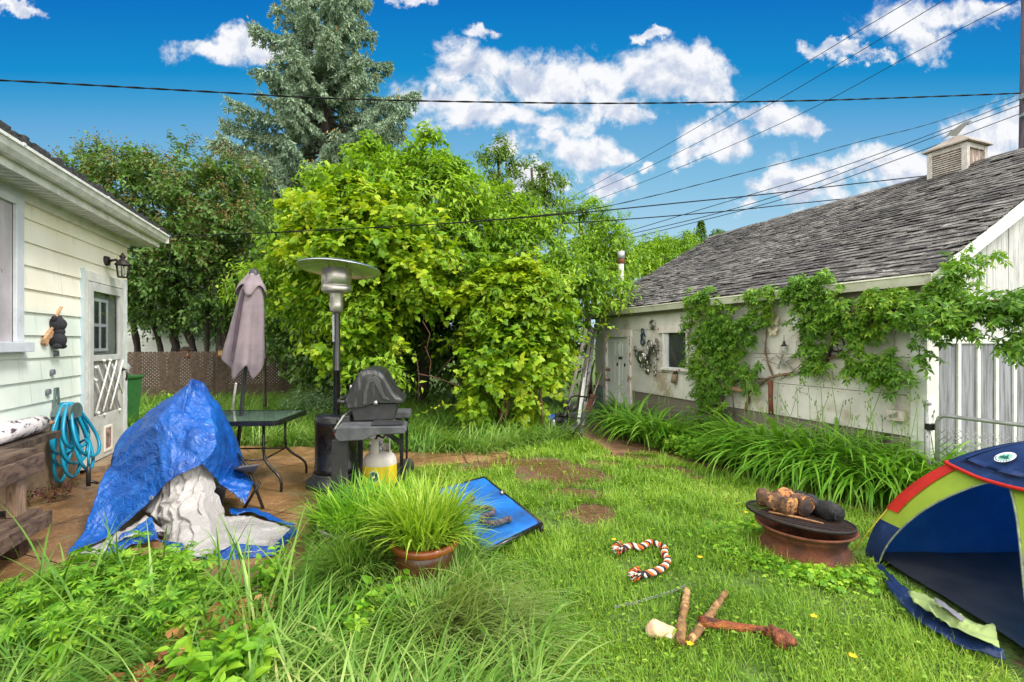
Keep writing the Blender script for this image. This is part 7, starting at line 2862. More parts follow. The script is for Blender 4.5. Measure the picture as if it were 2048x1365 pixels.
def spruce():
    g = np.random.default_rng(400)
    Y = 19.0
    bx = at(652, 700, Y).x
    o = thing('spruce_tree', 'tall blue green spruce rising out of the top of the picture', 'tree', Vector((bx, Y, 0)))
    H = 19.6
    mb = MB()
    mb.tube([Vector((bx, Y, -.1)), Vector((bx, Y, 6)), Vector((bx + .05, Y, H - .5))], [.34, .25, .03], 12)
    A = [[], [], []]; Bn = [[], [], []]; Cn = [[], [], []]
    br = mb
    z = 3.0
    while z < H - .4:
        L0 = .43 * (H - z) * g.uniform(.85, 1.08)
        nb = 6 if z < 14 else 5
        a0 = g.uniform(0, 6.28)
        for b in range(nb):
            L = L0 * g.uniform(.62, 1.12)
            a = a0 + b * 6.283 / nb + g.normal(0, .22)
            d = np.array([math.cos(a), math.sin(a), 0])
            s_ = np.array([-math.sin(a), math.cos(a), 0])
            m = 12
            k = np.linspace(0, 1, m)
            # droop then lift at the tip
            dz = L * (-.42 * k + .34 * k ** 2.2) + .1 * L * k
            c = np.array([bx, Y, z + g.normal(0, .08)]) + d[None, :] * (L * k)[:, None]
            c[:, 2] += dz
            br.tube([Vector(p) for p in c[::3]], [.05 * (1 - q) + .008 for q in k[::3]], 5, cap=False)
            def foxtail(C, r0, dens):
                """short needle shoots standing all round an axis"""
                seg = np.linalg.norm(np.diff(C, axis=0), axis=1)
                tl = seg.sum()
                nn = int(dens * tl) + 4
                cs = np.concatenate([[0], np.cumsum(seg)]) / tl
                qq = g.uniform(.0, 1, nn)
                P = np.stack([np.interp(qq, cs, C[:, i]) for i in range(3)], 1)
                t = unit(np.tile(C[-1] - C[0], (nn, 1)))
                rv = unit(g.normal(0, 1, (nn, 3)))
                P = P + rv * (r0 * g.uniform(.2, 1, nn) * (1 - .6 * qq))[:, None]
                return P, t * .75 + rv * .75 + np.array([0, 0, -.12]), qq
            axes_ = [(c[3:], .13, 95)]
            for q_ in np.arange(.22, .97, .26 / L):
                for sd in (-1, 1):
                    if g.uniform() < .12: continue
                    p0 = np.array([np.interp(q_, k, c[:, i]) for i in range(3)])
                    ll = (.34 * L * (1 - q_) + .28) * g.uniform(.7, 1.15)
                    tt = np.linspace(0, 1, 5)[:, None]
                    dv = d * .8 + s_ * sd * .62
                    axes_.append((p0 + dv * ll * tt + np.array([0, 0, -1.]) * (ll * (.18 * tt + .30 * tt ** 2)), .09, 85))
                    if g.uniform() < .5:      # hanging side spray
                        axes_.append((p0 + (d * .25 + s_ * sd * .15) * tt * .4 + np.array([0, 0, -1.]) * tt * g.uniform(.3, .65), .06, 70))
            for C_, r_, dn in axes_:
                P, D, qq = foxtail(C_, r_, dn)
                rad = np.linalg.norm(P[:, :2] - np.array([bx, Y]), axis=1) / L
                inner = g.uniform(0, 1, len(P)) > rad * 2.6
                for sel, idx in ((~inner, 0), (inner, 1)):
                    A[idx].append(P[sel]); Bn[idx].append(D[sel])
            # spring tips and cones
            if g.uniform() < .5 and z > 6:
                nn = 9
                t = c[-1] + g.normal(0, .12, (nn, 3))
                A[2].append(t); Bn[2].append(np.tile([0, 0, -1.], (nn, 1)) + g.normal(0, .25, (nn, 3)))
        z += g.uniform(.52, .78)
    br.build('trunk', M['bark_dark'], o)
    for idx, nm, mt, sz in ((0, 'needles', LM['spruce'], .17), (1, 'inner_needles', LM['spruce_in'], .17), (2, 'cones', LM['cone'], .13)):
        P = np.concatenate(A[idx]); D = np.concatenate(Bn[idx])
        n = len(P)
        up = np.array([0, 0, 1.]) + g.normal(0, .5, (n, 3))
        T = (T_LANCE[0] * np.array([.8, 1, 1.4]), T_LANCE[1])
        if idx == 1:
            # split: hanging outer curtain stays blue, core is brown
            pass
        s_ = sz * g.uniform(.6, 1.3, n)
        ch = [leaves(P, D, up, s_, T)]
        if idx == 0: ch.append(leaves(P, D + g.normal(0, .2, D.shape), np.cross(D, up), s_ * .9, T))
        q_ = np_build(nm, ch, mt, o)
        if idx == 2: q_['kind'] = 'stuff'


spruce()


def gwp(px, py, d):
    """point seen at a pixel on the plane d in front of the garage wall"""
    r = Vector(((px - CX) / FP, 1, -(py - CY) / FP))
    o = Vector((0, 0, CH))
    n = -ND
    t = (GO + n * d - o).dot(n) / r.dot(n)
    return o + r * t


def creeper():
    g = np.random.default_rng(500)
    o = thing('virginia_creeper', 'five leaved creeper climbing over the garage wall and eave', 'vine', gw(2.4, .1, -.15))
    lob = []
    for (px, py, rx, ry, d, rd) in [(1425, 640, 46, 60, .12, .14), (1415, 720, 36, 60, .11, .12), (1470, 660, 45, 45, .13, .13), (1480, 730, 34, 45, .11, .11), (1405, 590, 26, 26, .16, .12), (1425, 790, 28, 40, .12, .12), (1520, 620, 24, 26, .12, .1), (1440, 565, 0, 0, 0, 0),
                                    (1630, 580, 40, 34, .17, .13), (1640, 625, 34, 36, .14, .11), (1625, 680, 18, 40, .1, .07), (1700, 615, 46, 34, .17, .14), (1760, 605, 50, 36, .19, .16), (1815, 600, 44, 36, .22, .18), (1720, 660, 26, 30, .12, .09), (1740, 720, 50, 34, .15, .13), (1770, 735, 34, 30, .14, .11), (1630, 725, 12, 14, .08, .05),
                                    (1530, 580, 34, 8, .2, .06), (1420, 845, 34, 30, .2, .14), (1630, 552, 30, 10, .2, .07)]:
        if rx == 0: continue
        c = gwp(px, py, d)
        s = c.y / FP
        lob.append((c, rx * s, ry * s, rd))
    Ps, Ds = [], []
    tot = sum(a * b for _, a, b, _ in lob)
    out = np.array(-ND)
    L = np.array(LD)
    for c, a, b, rd in lob:
        n = int(640 * a * b / tot * 1.0) + 12
        u = unit(g.normal(0, 1, (n, 3)))
        r = g.uniform(.35, 1, n)[:, None]
        Ps.append(np.array(c) + L * (u[:, 0:1] * r * a * 1.7) + np.array([0, 0, 1.]) * (u[:, 1:2] * r * b) + out * (np.abs(u[:, 2:3]) * r * rd))
        Ds.append(out * .8 + L * u[:, 0:1] * .5 + np.array([0, 0, -.35]) + g.normal(0, .35, (n, 3)))
    # the arm that leaves the corner and runs over the gate
    arm = [gw(.15, .22, 1.92), gw(-.25, .28, 1.86), gw(-.7, .25, 1.80), gw(-1.2, .2, 1.76), gw(-1.8, .1, 1.74)]
    n = 180
    k = g.uniform(0, 1, n)
    base = np.stack([np.interp(k, np.linspace(0, 1, 5), [p[i] for p in arm]) for i in range(3)], 1)
    Ps.append(base + g.normal(0, 1, (n, 3)) * np.array([.1, .1, .075]))
    Ds.append(g.normal(0, .6, (n, 3)) + np.array([-.3, -.4, -.25]))
    for (px, py, Y, n, sx, sz) in [(1900, 640, 4.3, 46, .12, .10), (1860, 690, 4.4, 9, .05, .07), (2030, 660, 3.9, 16, .07, .07), (1905, 545, 4.5, 18, .06, .07), (1930, 515, 4.6, 12, .05, .05), (1890, 580, 4.5, 16, .05, .05), (1990, 690, 4.0, 4, .02, .05), (2005, 605, 4.0, 22, .1, .03)]:
        Ps.append(np.array(at(px, py, Y)) + g.normal(0, 1, (n, 3)) * np.array([sx, .08, sz]))
        Ds.append(g.normal(0, .6, (n, 3)) + np.array([-.2, -.5, -.1]))
    P, D = np.concatenate(Ps), np.concatenate(Ds)
    ch = sprigs(g, P, D, .15, 6, .078, T_FIVE, .35, stem=.0025, hang=.6, face_up=.8)
    np_build('foliage', [ch[0]], LM['creeper'], o)
    np_build('shoots', [(ch[1][0], ch[1][1])], LM['twig'], o)
    def stem(px, r, d=.05, nm='stem'):
        pts = [gwp(x, y, d + .02 * math.sin(x)) for x, y in px]
        fine = []
        for i in range(len(pts) - 1):
            for k in range(4): fine.append(pts[i].lerp(pts[i + 1], k / 4))
        fine.append(pts[-1])
        mb = MB()
        mb.tube(fine, list(np.linspace(r, r * .6, len(fine))), 7)
        mb.jitter(.012, 12, px[0][0])
        mb.build(nm, M['vine_bark'], o)
    stem([(1490, 820), (1500, 780), (1540, 752), (1560, 748), (1600, 742), (1640, 732), (1655, 715), (1690, 705), (1700, 690), (1745, 660), (1780, 640), (1810, 610)], .022)
    stem([(1545, 750), (1530, 700), (1536, 640), (1525, 605)], .012)
    stem([(1440, 830), (1450, 780), (1480, 755), (1540, 755)], .018)
    stem([(1655, 715), (1665, 660), (1672, 640)], .013)
    stem([(1690, 700), (1650, 700), (1610, 720), (1560, 760)], .008)
    stem([(1468, 830), (1466, 790), (1440, 770)], .01)
    stem([(1740, 600), (1745, 640), (1748, 668)], .01)
    g_ = random.Random(6)
    for k in range(26):
        x, y = g_.choice([(1530, 690), (1600, 752), (1640, 740), (1500, 760), (1670, 690), (1520, 720), (1600, 690)])
        x += g_.uniform(-25, 25); y += g_.uniform(-25, 25)
        stem([(x, y), (x + g_.uniform(-20, 20), y + g_.uniform(-22, 22)), (x + g_.uniform(-35, 35), y + g_.uniform(-35, 35))], .0035, .05, 'twig')
    for k in range(7):
        mb = MB()
        off = Vector((g_.uniform(-.05, .05), g_.uniform(-.05, .05), g_.uniform(-.05, .05)))
        mb.tube([p + off + Vector((0, 0, .03 * math.sin(3 * i + k))) for i, p in enumerate(arm)], [.016, .018, .015, .014, .012], 6)
        mb.jitter(.01, 9, k)
        mb.build('stem', M['vine_bark'], o)
    # rafters of the little arbour that carries the arm
    T = thing('arbour', 'weathered wooden arbour beams carrying the creeper beyond the garage corner', 'arbour', gw(-1, .2, -.1))
    for dd, nm in ((.10, 'beam'), (.32, 'beam')):
        mb = MB()
        mb.beam(gw(.6, dd, 1.86), gw(-2.2, dd, 1.70), .04, .07)
        mb.build(nm, M['bark'], T)
    mb = MB()
    mb.beam(gw(-2.1, .2, -.1), gw(-2.1, .2, 1.72), .08, .08, up=ND)
    mb.build('post', M['bark'], T)


creeper()

# ================================================================== THINGS ROUND THE YARD
def fence():
    c0 = at(450, 800, 12.0)
    f0 = Vector((c0.x, 11.6, 0))
    def p(s, d, z): return f0 + ND * s + LD * d + UP * z
    wd = mk('lattice_wood', lin(104, 86, 74), lin(78, 64, 56), 7, .9, stretch=(2, 2, 2))
    T = thing('lattice_fence', 'brown diagonal lattice fence below the lilacs', 'fence', p(0, 0, 0))
    s0, s1, z0, z1 = -3.6, 3.4, .16, 1.26
    mb = MB()
    mb.beam(p(s0, 0, .08), p(s1, 0, .08), .03, .16)
    mb.build('base_board', wd, T)
    for (a, b) in ((s0, -.02), (.02, s1)):
        mb = MB()
        k = a - (z1 - z0)
        while k < b:
            for sg in (1, -1):
                pts = []
                for i in range(2):
                    pass
                za, zb = z0, z1
                xa, xb = (k, k + (z1 - z0)) if sg > 0 else (k + (z1 - z0), k)
                # clip the strip to the panel
                def clip(xa, za, xb, zb):
                    lo, hi = 0.0, 1.0
                    dx = xb - xa
                    for q in (a, b):
                        t = (q - xa) / dx
                        if (dx > 0) == (q == a): lo = max(lo, t)
                        else: hi = min(hi, t)
                    return lo, hi
                lo, hi = clip(xa, za, xb, zb)
                if hi - lo > .02:
                    A = p(xa + (xb - xa) * lo, -.006 * sg, za + (zb - za) * lo)
                    B = p(xa + (xb - xa) * hi, -.006 * sg, za + (zb - za) * hi)
                    mb.beam(A, B, .040, .008, up=LD)
            k += .080
        mb.build('lattice_panel', wd, T)
    for s in (s0, 0, s1):
        mb = MB()
        mb.beam(p(s, .05, -.1), p(s, .05, 1.25), .08, .08, up=LD)
        mb.build('post', wd, T)
    bw = mk('birdhouse_wood', lin(188, 156, 98), lin(160, 128, 80), 9, .8)
    for (px, py, lab, col) in ((372, 703, 'small tan bird feeder on the lattice fence, left of the umbrella', mk('feeder_tan', lin(168, 130, 100), lin(140, 106, 82), 9, .8)), (446, 702, 'small yellow bird feeder on the lattice fence beside the umbrella', bw)):
        c = at(px, py, 11.45)
        o = thing('bird_feeder', lab, 'bird feeder', c)
        mb = MB(); mb.box(c, .17, .12, .14); mb.build('box', col, o, bevel=.005)
        mb = MB(); mb.box(c - UP * .085, .26, .2, .02); mb.build('tray', M['rust'], o)
        mb = MB()
        mb.prism([c + Vector((-.13, -.1, .07)), c + Vector((.13, -.1, .07)), c + Vector((0, -.1, .15))], Vector((0, .2, 0)))
        mb.build('roof', M['bark_dark'], o)


fence()


def neighbour():
    def p(s, d, z): return Vector((-5.0, 18.5, 0)) + ND * s + LD * d + UP * z
    T = thing('neighbour_house', 'white clapboard house showing through the lilac trunks', 'house', p(0, 2, 0))
    mb = MB()
    z = 0
    while z < 3.3:
        P = [p(-10.5, 0, z), p(-10.5, -.018, z), p(-10.5, .0, z + .118), p(-10.5, .02, z + .118)]
        mb.prism(P, ND * 9.2)
        z += .115
    mb.build('siding', mk('white_siding', lin(226, 226, 224), lin(210, 210, 208), 2, .6), T)
    mb = MB()
    mb.prism([p(-10.5, .03, 0), p(-1.32, .03, 0), p(-1.32, .03, 3.3), p(-10.5, .03, 3.3)], LD * 5)
    mb.build('wall_core', M['white_paint'], T)
    mb = MB()
    mb.prism([p(-10.8, -.35, 3.28), p(-10.8, 2.6, 4.5), p(-10.8, 5.5, 3.28)], ND * 9.8)
    mb.build('roof', M['shingle_dark'], T)
    w = MB()
    w.prism([p(-4.6, -.03, 1.0), p(-3.8, -.03, 1.0), p(-3.8, -.03, 2.1), p(-4.6, -.03, 2.1)], LD * .05)
    w.build('window', M['glass_dark'], T)


neighbour()


def bin_():
    c = at(226, 800, 7.6); c.z = 0
    T = thing('wheelie_bin', 'dark green wheelie bin behind the house corner', 'bin', c)
    gm = mk('bin_green', lin(58, 112, 60), lin(46, 96, 52), 6, .5)
    mb = MB()
    a, b, h = .22, .27, .92
    vs = [c + Vector((sx * a, sy * a, 0)) for sx, sy in ((-1, -1), (1, -1), (1, 1), (-1, 1))] + [c + Vector((sx * b, sy * b, h)) for sx, sy in ((-1, -1), (1, -1), (1, 1), (-1, 1))]
    mb.add(vs, [(3, 2, 1, 0), (0, 1, 5, 4), (1, 2, 6, 5), (2, 3, 7, 6), (3, 0, 4, 7), (4, 5, 6, 7)])
    mb.build('bin_body', gm, T, bevel=.015)
    mb = MB(); mb.box(c + UP * .93, .58, .58, .045); mb.build('rim', gm, T, bevel=.01)
    mb = MB()
    mb.ball(c + UP * 1.06, (.24, .2, .16)); mb.jitter(.06, 6)
    tag(mb.build('rubbish_bag', mk('bag_white', lin(196, 194, 196), lin(150, 150, 154), 6, .5)), 'pale plastic bag heaped on top of the green bin', 'bag')
    mb = MB()
    mb.ball(c + UP * 1.24 + Vector((.02, 0, 0)), (.17, .15, .09)); mb.jitter(.04, 8)
    tag(mb.build('rubbish_bag', M['black_plastic']), 'black plastic bag perched above the pale bag on the bin', 'bag')


bin_()


def ladders():
    def ladder(label, b0, b1, t0, t1, n, mat, w=.028):
        T = thing('ladder', label, 'ladder', (b0 + b1) / 2)
        for a, b in ((b0, t0), (b1, t1)):
            mb = MB()
            mb.beam(a, b, w, .065, up=-ND)
            mb.build('rail', mat, T)
        mb = MB()
        for k in range(n):
            f = (k + .7) / n
            mb.beam(b0.lerp(t0, f), b1.lerp(t1, f), .035, .03, up=UP)
        mb.build('rungs', mat, T)
    wl = mk('ladder_wood', lin(140, 134, 124), lin(112, 106, 98), 8, .85)
    z = -.28
    ladder('grey weathered wooden ladder leaning beside the grape vine', at(1122, 868, 9.05), at(1148, 852, 9.5), at(1172, 655, 9.6), at(1184, 652, 10.05), 8, wl)
    ladder('bright aluminium ladder leaning against the garage near its door', at(1151, 880, 8.95), at(1162, 878, 9.05), at(1182, 658, 10.5), at(1188, 662, 10.75), 8, M['alu'])
    mb = MB()
    mb.tube([at(1172, 800, 9.3), at(1189, 718, 10.3)], .015, 6)
    tag(mb.build('garden_tool', M['bark']), 'thin brown tool handle leaning right of the aluminium ladder', 'tool')
    T = thing('shovel', 'wooden handled shovel leaning by the garage door', 'shovel', at(1175, 835, 9.3))
    mb = MB()
    mb.tube([at(1186, 790, 9.3), at(1206, 732, 10.3)], .016, 6)
    mb.build('handle', mk('shovel_wood', lin(172, 150, 128), lin(146, 124, 104), 9, .8), T)
    mb = MB()
    mb.prism([at(1182, 785, 9.3), at(1194, 790, 9.3), at(1183, 822, 9.2), at(1168, 822, 9.2)], Vector((0, .02, 0)))
    mb.build('blade', M['rust'], T)
    # mower with folded handle
    c = gp(1130, 868)
    T = thing('lawn_mower', 'black lawn mower parked in the grass below the ladders', 'lawn mower', c)
    mb = MB()
    mb.lathe([(0, .06), (.22, .06), (.23, .11), (.20, .16), (.12, .18), (0, .18)], c, 20)
    mb.build('deck', M['black_plastic'], T)
    mb = MB()
    mb.lathe([(.09, .18), (.10, .24), (.07, .30), (0, .31)], c, 14)
    for k in range(9): mb.axes(c + Vector((rnd.uniform(-.16, .16), rnd.uniform(-.14, .14), rnd.uniform(.2, .46))), Vector((rnd.uniform(.03, .08), .02, .01)), Vector((-.01, rnd.uniform(.03, .07), 0)), Vector((.01, 0, rnd.uniform(.015, .05))))
    mb.box(c + Vector((.1, -.05, .33)), .14, .12, .12)
    mb.box(c + Vector((-.1, .05, .31)), .12, .1, .1)
    mb.build('engine', M['black_plastic'], T, bevel=.01)
    mb = MB()
    mb.tube([c + Vector((-.2, -.12, .1)), c + Vector((-.2, -.12, .28))], [.05, .035], 12)
    mb.build('fuel_filter', M['galv'], T)
    for k, (sx, sy) in enumerate(((-1, -1), (1, -1), (-1, 1), (1, 1))):
        mb = MB()
        q = c + Vector((sx * .22, sy * .26, .09))
        mb.tube([q - Vector((.025, 0, 0)), q + Vector((.025, 0, 0))], .09, 16)
        mb.build('wheel', M['black_plastic'], T, bevel=.005)
    mb = MB()
    Ym = c.y - .1
    mb.tube([at(1108, 862, Ym), at(1122, 835, Ym), at(1142, 792, Ym), at(1150, 789, Ym), at(1184, 793, Ym - .2), at(1190, 798, Ym - .25), at(1186, 806, Ym - .3), at(1168, 834, Ym - .4), at(1145, 868, Ym - .5)], .014, 8)
    mb.tube([at(1120, 830, Ym), at(1163, 834, Ym - .35)], .012, 8)
    mb.build('handle', M['black_metal'], T)
    mb = MB()
    mb.ball(gp(1102, 838, .15), (.16, .1, .1))
    mb.jitter(.04, 8)
    tag(mb.build('plastic_sack', mk('blue_sack', lin(28, 92, 176), lin(22, 74, 150), 6, .5)), 'bit of bright blue plastic behind the mower', 'sack')
    # old poles leaning in the vine
    pl = mk('old_pole', lin(150, 118, 88), lin(118, 90, 68), 9, .9)
    for (a, b, lab) in (((1000, 822), (1018, 742), 'bare tan pole under the mounded grape vine, thicker of two leaning together'), ((1010, 815), (1026, 745), 'bare tan pole under the mounded grape vine, thinner of two leaning together'), ((1088, 830), (1076, 735), 'single bare tan pole under the vine beside the mower')):
        mb = MB()
        mb.tube([at(a[0], a[1] + 25, 7.6), at(b[0], b[1], 7.75)], .022, 7)
        tag(mb.build('vine_pole', pl), lab, 'pole', 'poles under the grape vine')


ladders()


def wall_things():
    chrome = mk('cast_metal', (.62, .60, .56, 1), (.40, .38, .36, 1), 14, .32, metal=1.0)
    bluem = mk('blue_metal', lin(62, 96, 120), lin(48, 74, 96), 9, .5, metal=.5)

    def ring(mb, c, r, t, n=18, sx=1.0):
        pts = [c + LD * (-sx * r * math.cos(2 * math.pi * k / n)) + UP * (r * math.sin(2 * math.pi * k / n)) for k in range(n + 1)]
        mb.tube(pts, t, 6)

    def disc(mb, c, r, th=.02):
        mb.tube([c, c - ND * th], r, 18)
    # silver motorcycle shaped sculpture of machine parts
    T = thing('metal_sculpture', 'large silver sculpture of machine parts on the garage wall', 'sculpture', gwp(1302, 705, .03))
    mb = MB()
    P = lambda x, y, d=.04: gwp(x, y, d)
    disc(mb, P(1285, 712), .13, .05)
    ring(mb, P(1285, 712, .09), .10, .012); ring(mb, P(1285, 712, .09), .055, .01)
    mb.build('drum', chrome, T)
    mb = MB()
    mb.beam(P(1293, 722, .06), P(1305, 690, .06), .06, .05); mb.beam(P(1300, 725, .05), P(1306, 690, .05), .05, .05)
    ring(mb, P(1299, 688, .05), .09, .016, sx=.8); ring(mb, P(1303, 699, .06), .07, .018)
    for k in range(5):
        mb.beam(P(1296 + k * 2.4, 712 - k * 5, .07), P(1306 + k * 1.2, 702 - k * 4, .07), .02, .03)
    disc(mb, P(1295, 722), .05, .04); ring(mb, P(1292, 724, .07), .05, .01)
    mb.build('frame', chrome, T)
    mb = MB()
    for (x, y) in ((1283, 722), (1294, 733)):
        ring(mb, P(x, y + 2, .05), .065, .012); mb.beam(P(x, y - 4, .05), P(x, y + 8, .05), .03, .02)
    disc(mb, P(1296, 740), .05, .03)
    mb.beam(P(1291, 742, .05), P(1301, 728, .05), .03, .02)
    mb.build('star_piece', chrome, T)
    specs = [('gear_ornament', 'round silver gear ornament high on the garage wall', (1304, 646), 'gear'), ('blue_ornament', 'blue and silver hanging ornament left of the sculpture', (1285, 668), 'blue'),
             ('metal_cross', 'small silver bracket ornament beside the garage door frame', (1271, 698), 'cross'), ('wrench_ornament', 'silver wrench shaped ornament right of the sculpture', (1313, 690), 'wr'), ('chain_ornament', 'silver link ornament hanging low right of the sculpture', (1310, 738), 'ch')]
    for nm, lab, (x, y), k in specs:
        T = thing(nm, lab, 'wall ornament', P(x, y, .02))
        mb = MB()
        if k == 'gear':
            ring(mb, P(x, y), .075, .014); ring(mb, P(x, y), .035, .012)
            for a in range(6):
                c, s_ = math.cos(a * 1.047), math.sin(a * 1.047)
                mb.beam(P(x, y) - LD * .035 * c + UP * .035 * s_, P(x, y) - LD * .07 * c + UP * .07 * s_, .012, .012)
        elif k == 'blue':
            ring(mb, P(x, y - 8), .05, .014, sx=.8); ring(mb, P(x, y + 13), .06, .016, sx=.9)
            mb.beam(P(x - 2, y - 2), P(x - 1, y + 9), .035, .03); mb.beam(P(x + 2, y - 4), P(x + 5, y + 2), .03, .02)
        elif k == 'cross':
            mb.beam(P(x, y - 9), P(x + 1, y + 13), .03, .03); mb.beam(P(x - 3, y), P(x + 4, y + 1), .03, .03); ring(mb, P(x - 1, y - 4), .03, .012); ring(mb, P(x + 1, y + 9), .03, .012)
        elif k == 'wr':
            mb.beam(P(x, y - 16), P(x + 1, y + 18), .03, .03); ring(mb, P(x + 1, y + 22), .04, .012)
            for q in (-10, -2, 6): mb.beam(P(x - 3, y + q), P(x + 5, y + q + 1), .02, .02)
        else:
            for q in (-12, -3, 6): ring(mb, P(x, y + q), .035, .012, sx=.8)
        mb.build('metal_piece', bluem if k == 'blue' else chrome, T)
    # round lamp under the eave at the far end
    T = thing('eave_light', 'small grey flood lamp under the eave at the door end of the garage', 'lamp', P(1200, 640, .1))
    mb = MB(); c = gw(6.3, .05, 1.86)
    mb.tube([c, c - ND * .12 - UP * .04], [.05, .09], 14); mb.build('lamp_head', M['galv'], T)
    mb = MB(); mb.tube([gw(6.3, .01, 1.9), c], .02, 8); mb.build('bracket', M['galv'], T)
    # brush hanging under the window
    T = thing('brush', 'worn brown brush hanging below the garage window', 'brush', P(1350, 760, .03))
    mb = MB(); mb.beam(P(1351, 740, .06), P(1350, 747, .06), .07, .03); mb.build('handle', M['bark'], T)
    mb = MB(); mb.tube([P(1350, 746, .06), P(1347, 763, .06)], [.05, .055], 12); mb.jitter(.008, 20); mb.build('bristles', mk('bristle', lin(150, 132, 110), lin(120, 104, 86), 40, .95), T)
    # meter box with its conduit
    T = thing('meter_box', 'weathered electrical box low on the garage wall near the corner', 'electrical box', gwp(1793, 830, .02))
    c = gwp(1793, 828, .06)
    mb = MB(); mb.axes(c, LD * .075, ND * .05, UP * .055); mb.build('box', mk('box_grey', lin(206, 196, 188), lin(180, 166, 156), 9, .6, c3=lin(140, 110, 94), s3=12, t3=(.56, .64)), T, bevel=.006)
    mb = MB()
    for k in range(3): mb.axes(c - ND * .054 + LD * (.03 - .03 * k) + UP * .01 * (k - 1), LD * .012, ND * .006, UP * .02)
    mb.build('outlet', M['galv'], T)
    mb = MB(); mb.tube([c + UP * .05, gwp(1787, 760, .03), gwp(1783, 700, .03), gwp(1789, 640, .03)], .014, 8); mb.build('conduit', mk('conduit', lin(180, 172, 162)), T)
    # dry wood under the creeper
    dr = mk('dry_wood', lin(186, 150, 116), lin(150, 118, 92), 9, .85, stretch=(1, 1, 3))
    mb = MB(); mb.tube([gwp(1434, 766, .12), gwp(1458, 772, .13), gwp(1488, 780, .12)], [.03, .036, .03], 9); mb.jitter(.008, 9)
    tag(mb.build('dry_log', dr), 'dry split log wedged against the garage wall under the creeper', 'log')
    mb = MB(); mb.tube([gwp(1542, 826, .12), gwp(1541, 790, .12), gwp(1541, 758, .12)], [.034, .03, .036], 9); mb.jitter(.006, 9)
    tag(mb.build('rusty_post', M['rust']), 'rusty iron post standing in the daylilies by the garage wall', 'post')
    # hanging lantern, pale butterfly plaques, steel cross
    T = thing('hanging_lantern', 'small dark hanging lantern on the garage wall between the creeper stems', 'lantern', gwp(1568, 695, .05))
    c = gwp(1568, 690, .07)
    mb = MB(); mb.lathe([(.0, .08), (.012, .07), (.02, .03), (.045, .0), (.0, .0)], c, 10); mb.tube([c + UP * .08, c + UP * .15], .004, 5); mb.build('cap', M['black_metal'], T)
    mb = MB(); mb.lathe([(.04, .0), (.05, -.06), (.03, -.09), (0, -.09)], c, 10); mb.build('glass_body', M['glass'], T)
    pm = mk('pale_plaque', lin(226, 212, 186), lin(206, 190, 164), 9, .8)
    for (x, y, lab) in ((1549, 640, 'upper of two pale butterfly plaques beside the creeper'), (1546, 660, 'lower of two pale butterfly plaques beside the creeper')):
        c = gwp(x, y, .06)
        mb = MB()
        for s in (-1, 1):
            pts = [(0, 0), (.05, .06), (.085, .05), (.075, .01), (.05, -.01), (.06, -.05), (.03, -.06), (0, -.03)]
            mb.prism([c - LD * (s * a) + UP * b for a, b in pts], -ND * .01)
        tag(mb.build('butterfly_plaque', pm), lab, 'wall ornament', 'butterfly plaques on the garage')
    mb = MB()
    for a, b in (((1552, 708), (1596, 745)), ((1560, 728), (1594, 708)), ((1566, 705), (1556, 735))):
        mb.beam(gwp(*a, .06), gwp(*b, .06), .02, .02)
    tag(mb.build('metal_rods', M['galv']), 'crossed grey metal rods on the garage wall below the lantern', 'rods')
    T = thing('iron_scroll', 'dark curled iron scroll ornament near the creeper stem', 'wall ornament', gwp(1668, 690, .04))
    mb = MB()
    pts = []
    c = gwp(1672, 688, .06)
    for k in range(26):
        a = k * .33; r = .015 + .0042 * k
        pts.append(c - LD * r * math.cos(a) + UP * r * math.sin(a))
    mb.tube(pts, .009, 6)
    mb.build('scroll', M['black_metal'], T)
    mb = MB(); mb.tube([gwp(1655, 720, .06), gwp(1662, 700, .06), gwp(1668, 672, .06)], .012, 6); mb.build('rod', M['black_metal'], T)


wall_things()


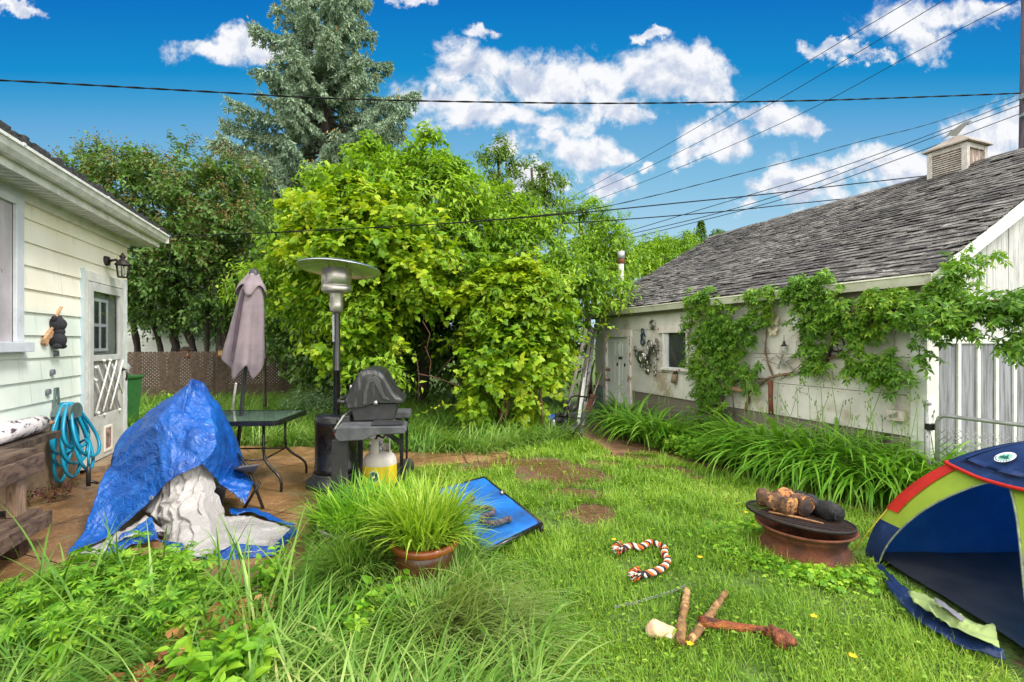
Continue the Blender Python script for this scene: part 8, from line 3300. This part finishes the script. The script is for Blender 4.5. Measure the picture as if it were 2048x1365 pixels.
def wires():
    pt = Vector((16.15, 15.0, 0))
    T = thing('utility_pole', 'weathered utility pole behind the garage at the right edge', 'utility pole', pt)
    mb = MB()
    mb.tube([pt - UP * .3, pt + Vector((.03, 0, 6)), pt + Vector((.10, 0, 12.5))], [.17, .15, .12], 14)
    mb.build('shaft', mk('pole_wood', lin(84, 74, 84), lin(62, 54, 62), 6, .9, stretch=(3, 3, .3), bump=.3), T)
    mb = MB()
    mb.box(Vector((16.0, 14.85, 9.18)), .12, .2, .16)
    mb.box(Vector((16.0, 14.85, 8.6)), .1, .2, .1)
    mb.build('clamp', M['galv'], T)
    cm = mk('cable', (.008, .008, .009, 1), rough=.8, spec=.2)
    # (name, label, points as (px, py, distance), radius, sag between, twisted)
    lines = [('power_cable', 'thick twisted black cable crossing the whole sky', [(-1500, 84, 9.0), (-600, 130, 11.0), (0, 158, 12.0), (400, 180, 12.6), (680, 195, 13), (1000, 202, 13.5), (1260, 204, 14), (1600, 199, 14.5), (1800, 193, 14.8), (2040, 184, 14.9)], .022, True),
             ('service_cable', 'twisted black service cable running from the pole down to the house gutter', [(2034, 188, 14.9), (1960, 212, 14), (1850, 248, 13), (1730, 278, 12.2), (1600, 314, 11.2), (1450, 353, 10.4), (1320, 386, 9.6), (1180, 416, 8.9), (1000, 436, 7.7), (850, 447, 7.3), (600, 460, 7.1), (340, 471, 7.0)], .009, True),
             ('phone_cable', 'thin cable running from the pole to the tree, highest of the slanting three', [(2040, 196, 14.9), (1820, 282, 15), (1640, 345, 15.4), (1450, 402, 16), (1250, 462, 17)], .012, False),
             ('phone_cable', 'thin cable running from the pole to the tree, middle of the slanting three', [(2042, 207, 14.9), (1850, 278, 15), (1640, 360, 15.6), (1450, 420, 16.4), (1250, 468, 17)], .013, False),
             ('phone_cable', 'thin cable running from the pole to the tree, lowest of the slanting three', [(2042, 224, 14.9), (1850, 296, 15), (1650, 368, 15.6), (1500, 414, 16.4), (1260, 474, 17)], .013, False),
             ('roof_cable', 'cable running from beside the cupola to the trees', [(1872, 347, 11), (1700, 366, 10.5), (1530, 386, 10), (1350, 404, 9.7), (1150, 424, 9.4), (900, 444, 8.0)], .012, False),
             ('roof_cable', 'cable dipping behind the garage ridge to the trees', [(1760, 388, 12), (1600, 404, 11.6), (1450, 420, 11.2), (1240, 437, 10.8), (1100, 446, 10.4)], .012, False),
             ('overhead_wire', 'thin high overhead wire, farthest left of the three at the top', [(1835, -10, 18), (1700, 70, 20), (1500, 190, 24), (1300, 306, 28), (1150, 388, 34)], .014, False),
             ('overhead_wire', 'thin high overhead wire, middle of the three at the top', [(1900, -10, 18), (1700, 112, 20), (1500, 228, 24), (1300, 330, 28), (1150, 396, 34)], .014, False),
             ('overhead_wire', 'thin high overhead wire, farthest right of the three at the top', [(2050, -10, 18), (1850, 92, 20), (1600, 226, 24), (1350, 336, 28), (1150, 414, 34)], .014, False)]
    for nm, lab, pts, r, tw in lines:
        P = [at(*p) for p in pts]
        fine = []
        for i in range(len(P) - 1):
            a = P[max(i - 1, 0)]; b = P[i]; c = P[i + 1]; d = P[min(i + 2, len(P) - 1)]
            n = max(4, int((c - b).length / (.12 if tw else .5)))
            for k in range(n):
                t = k / n
                fine.append(.5 * ((2 * b) + (c - a) * t + (2 * a - 5 * b + 4 * c - d) * t * t + (3 * b - a - 3 * c + d) * t ** 3))
        fine.append(P[-1])
        mb = MB()
        if tw:
            for ph in (0, math.pi):
                mb.tube([q + UP * r * .55 * math.sin(i * .62 + ph) + Vector((0, r * .55 * math.cos(i * .62 + ph), 0)) for i, q in enumerate(fine)], r * .62, 6)
        else:
            mb.tube(fine, r, 6)
        tag(mb.build(nm, cm, weld=False), lab, 'cable')
    # loop of slack cable at the gutter end
    mb = MB()
    e = at(338, 471, 7.0)
    mb.tube([e, e + Vector((-.12, 0, .02)), e + Vector((-.22, .0, .0)), e + Vector((-.24, 0, -.07)), e + Vector((-.14, 0, -.08)), e + Vector((0, 0, -.05)), e + Vector((.01, .0, .0)), e + Vector((.0, .02, -.3)), e + Vector((.03, .02, -.52)), e + Vector((-.02, .02, -.6))], .007, 6)
    tag(mb.build('cable_loop', cm), 'loop of slack black cable at the end of the house gutter', 'cable')


wires()
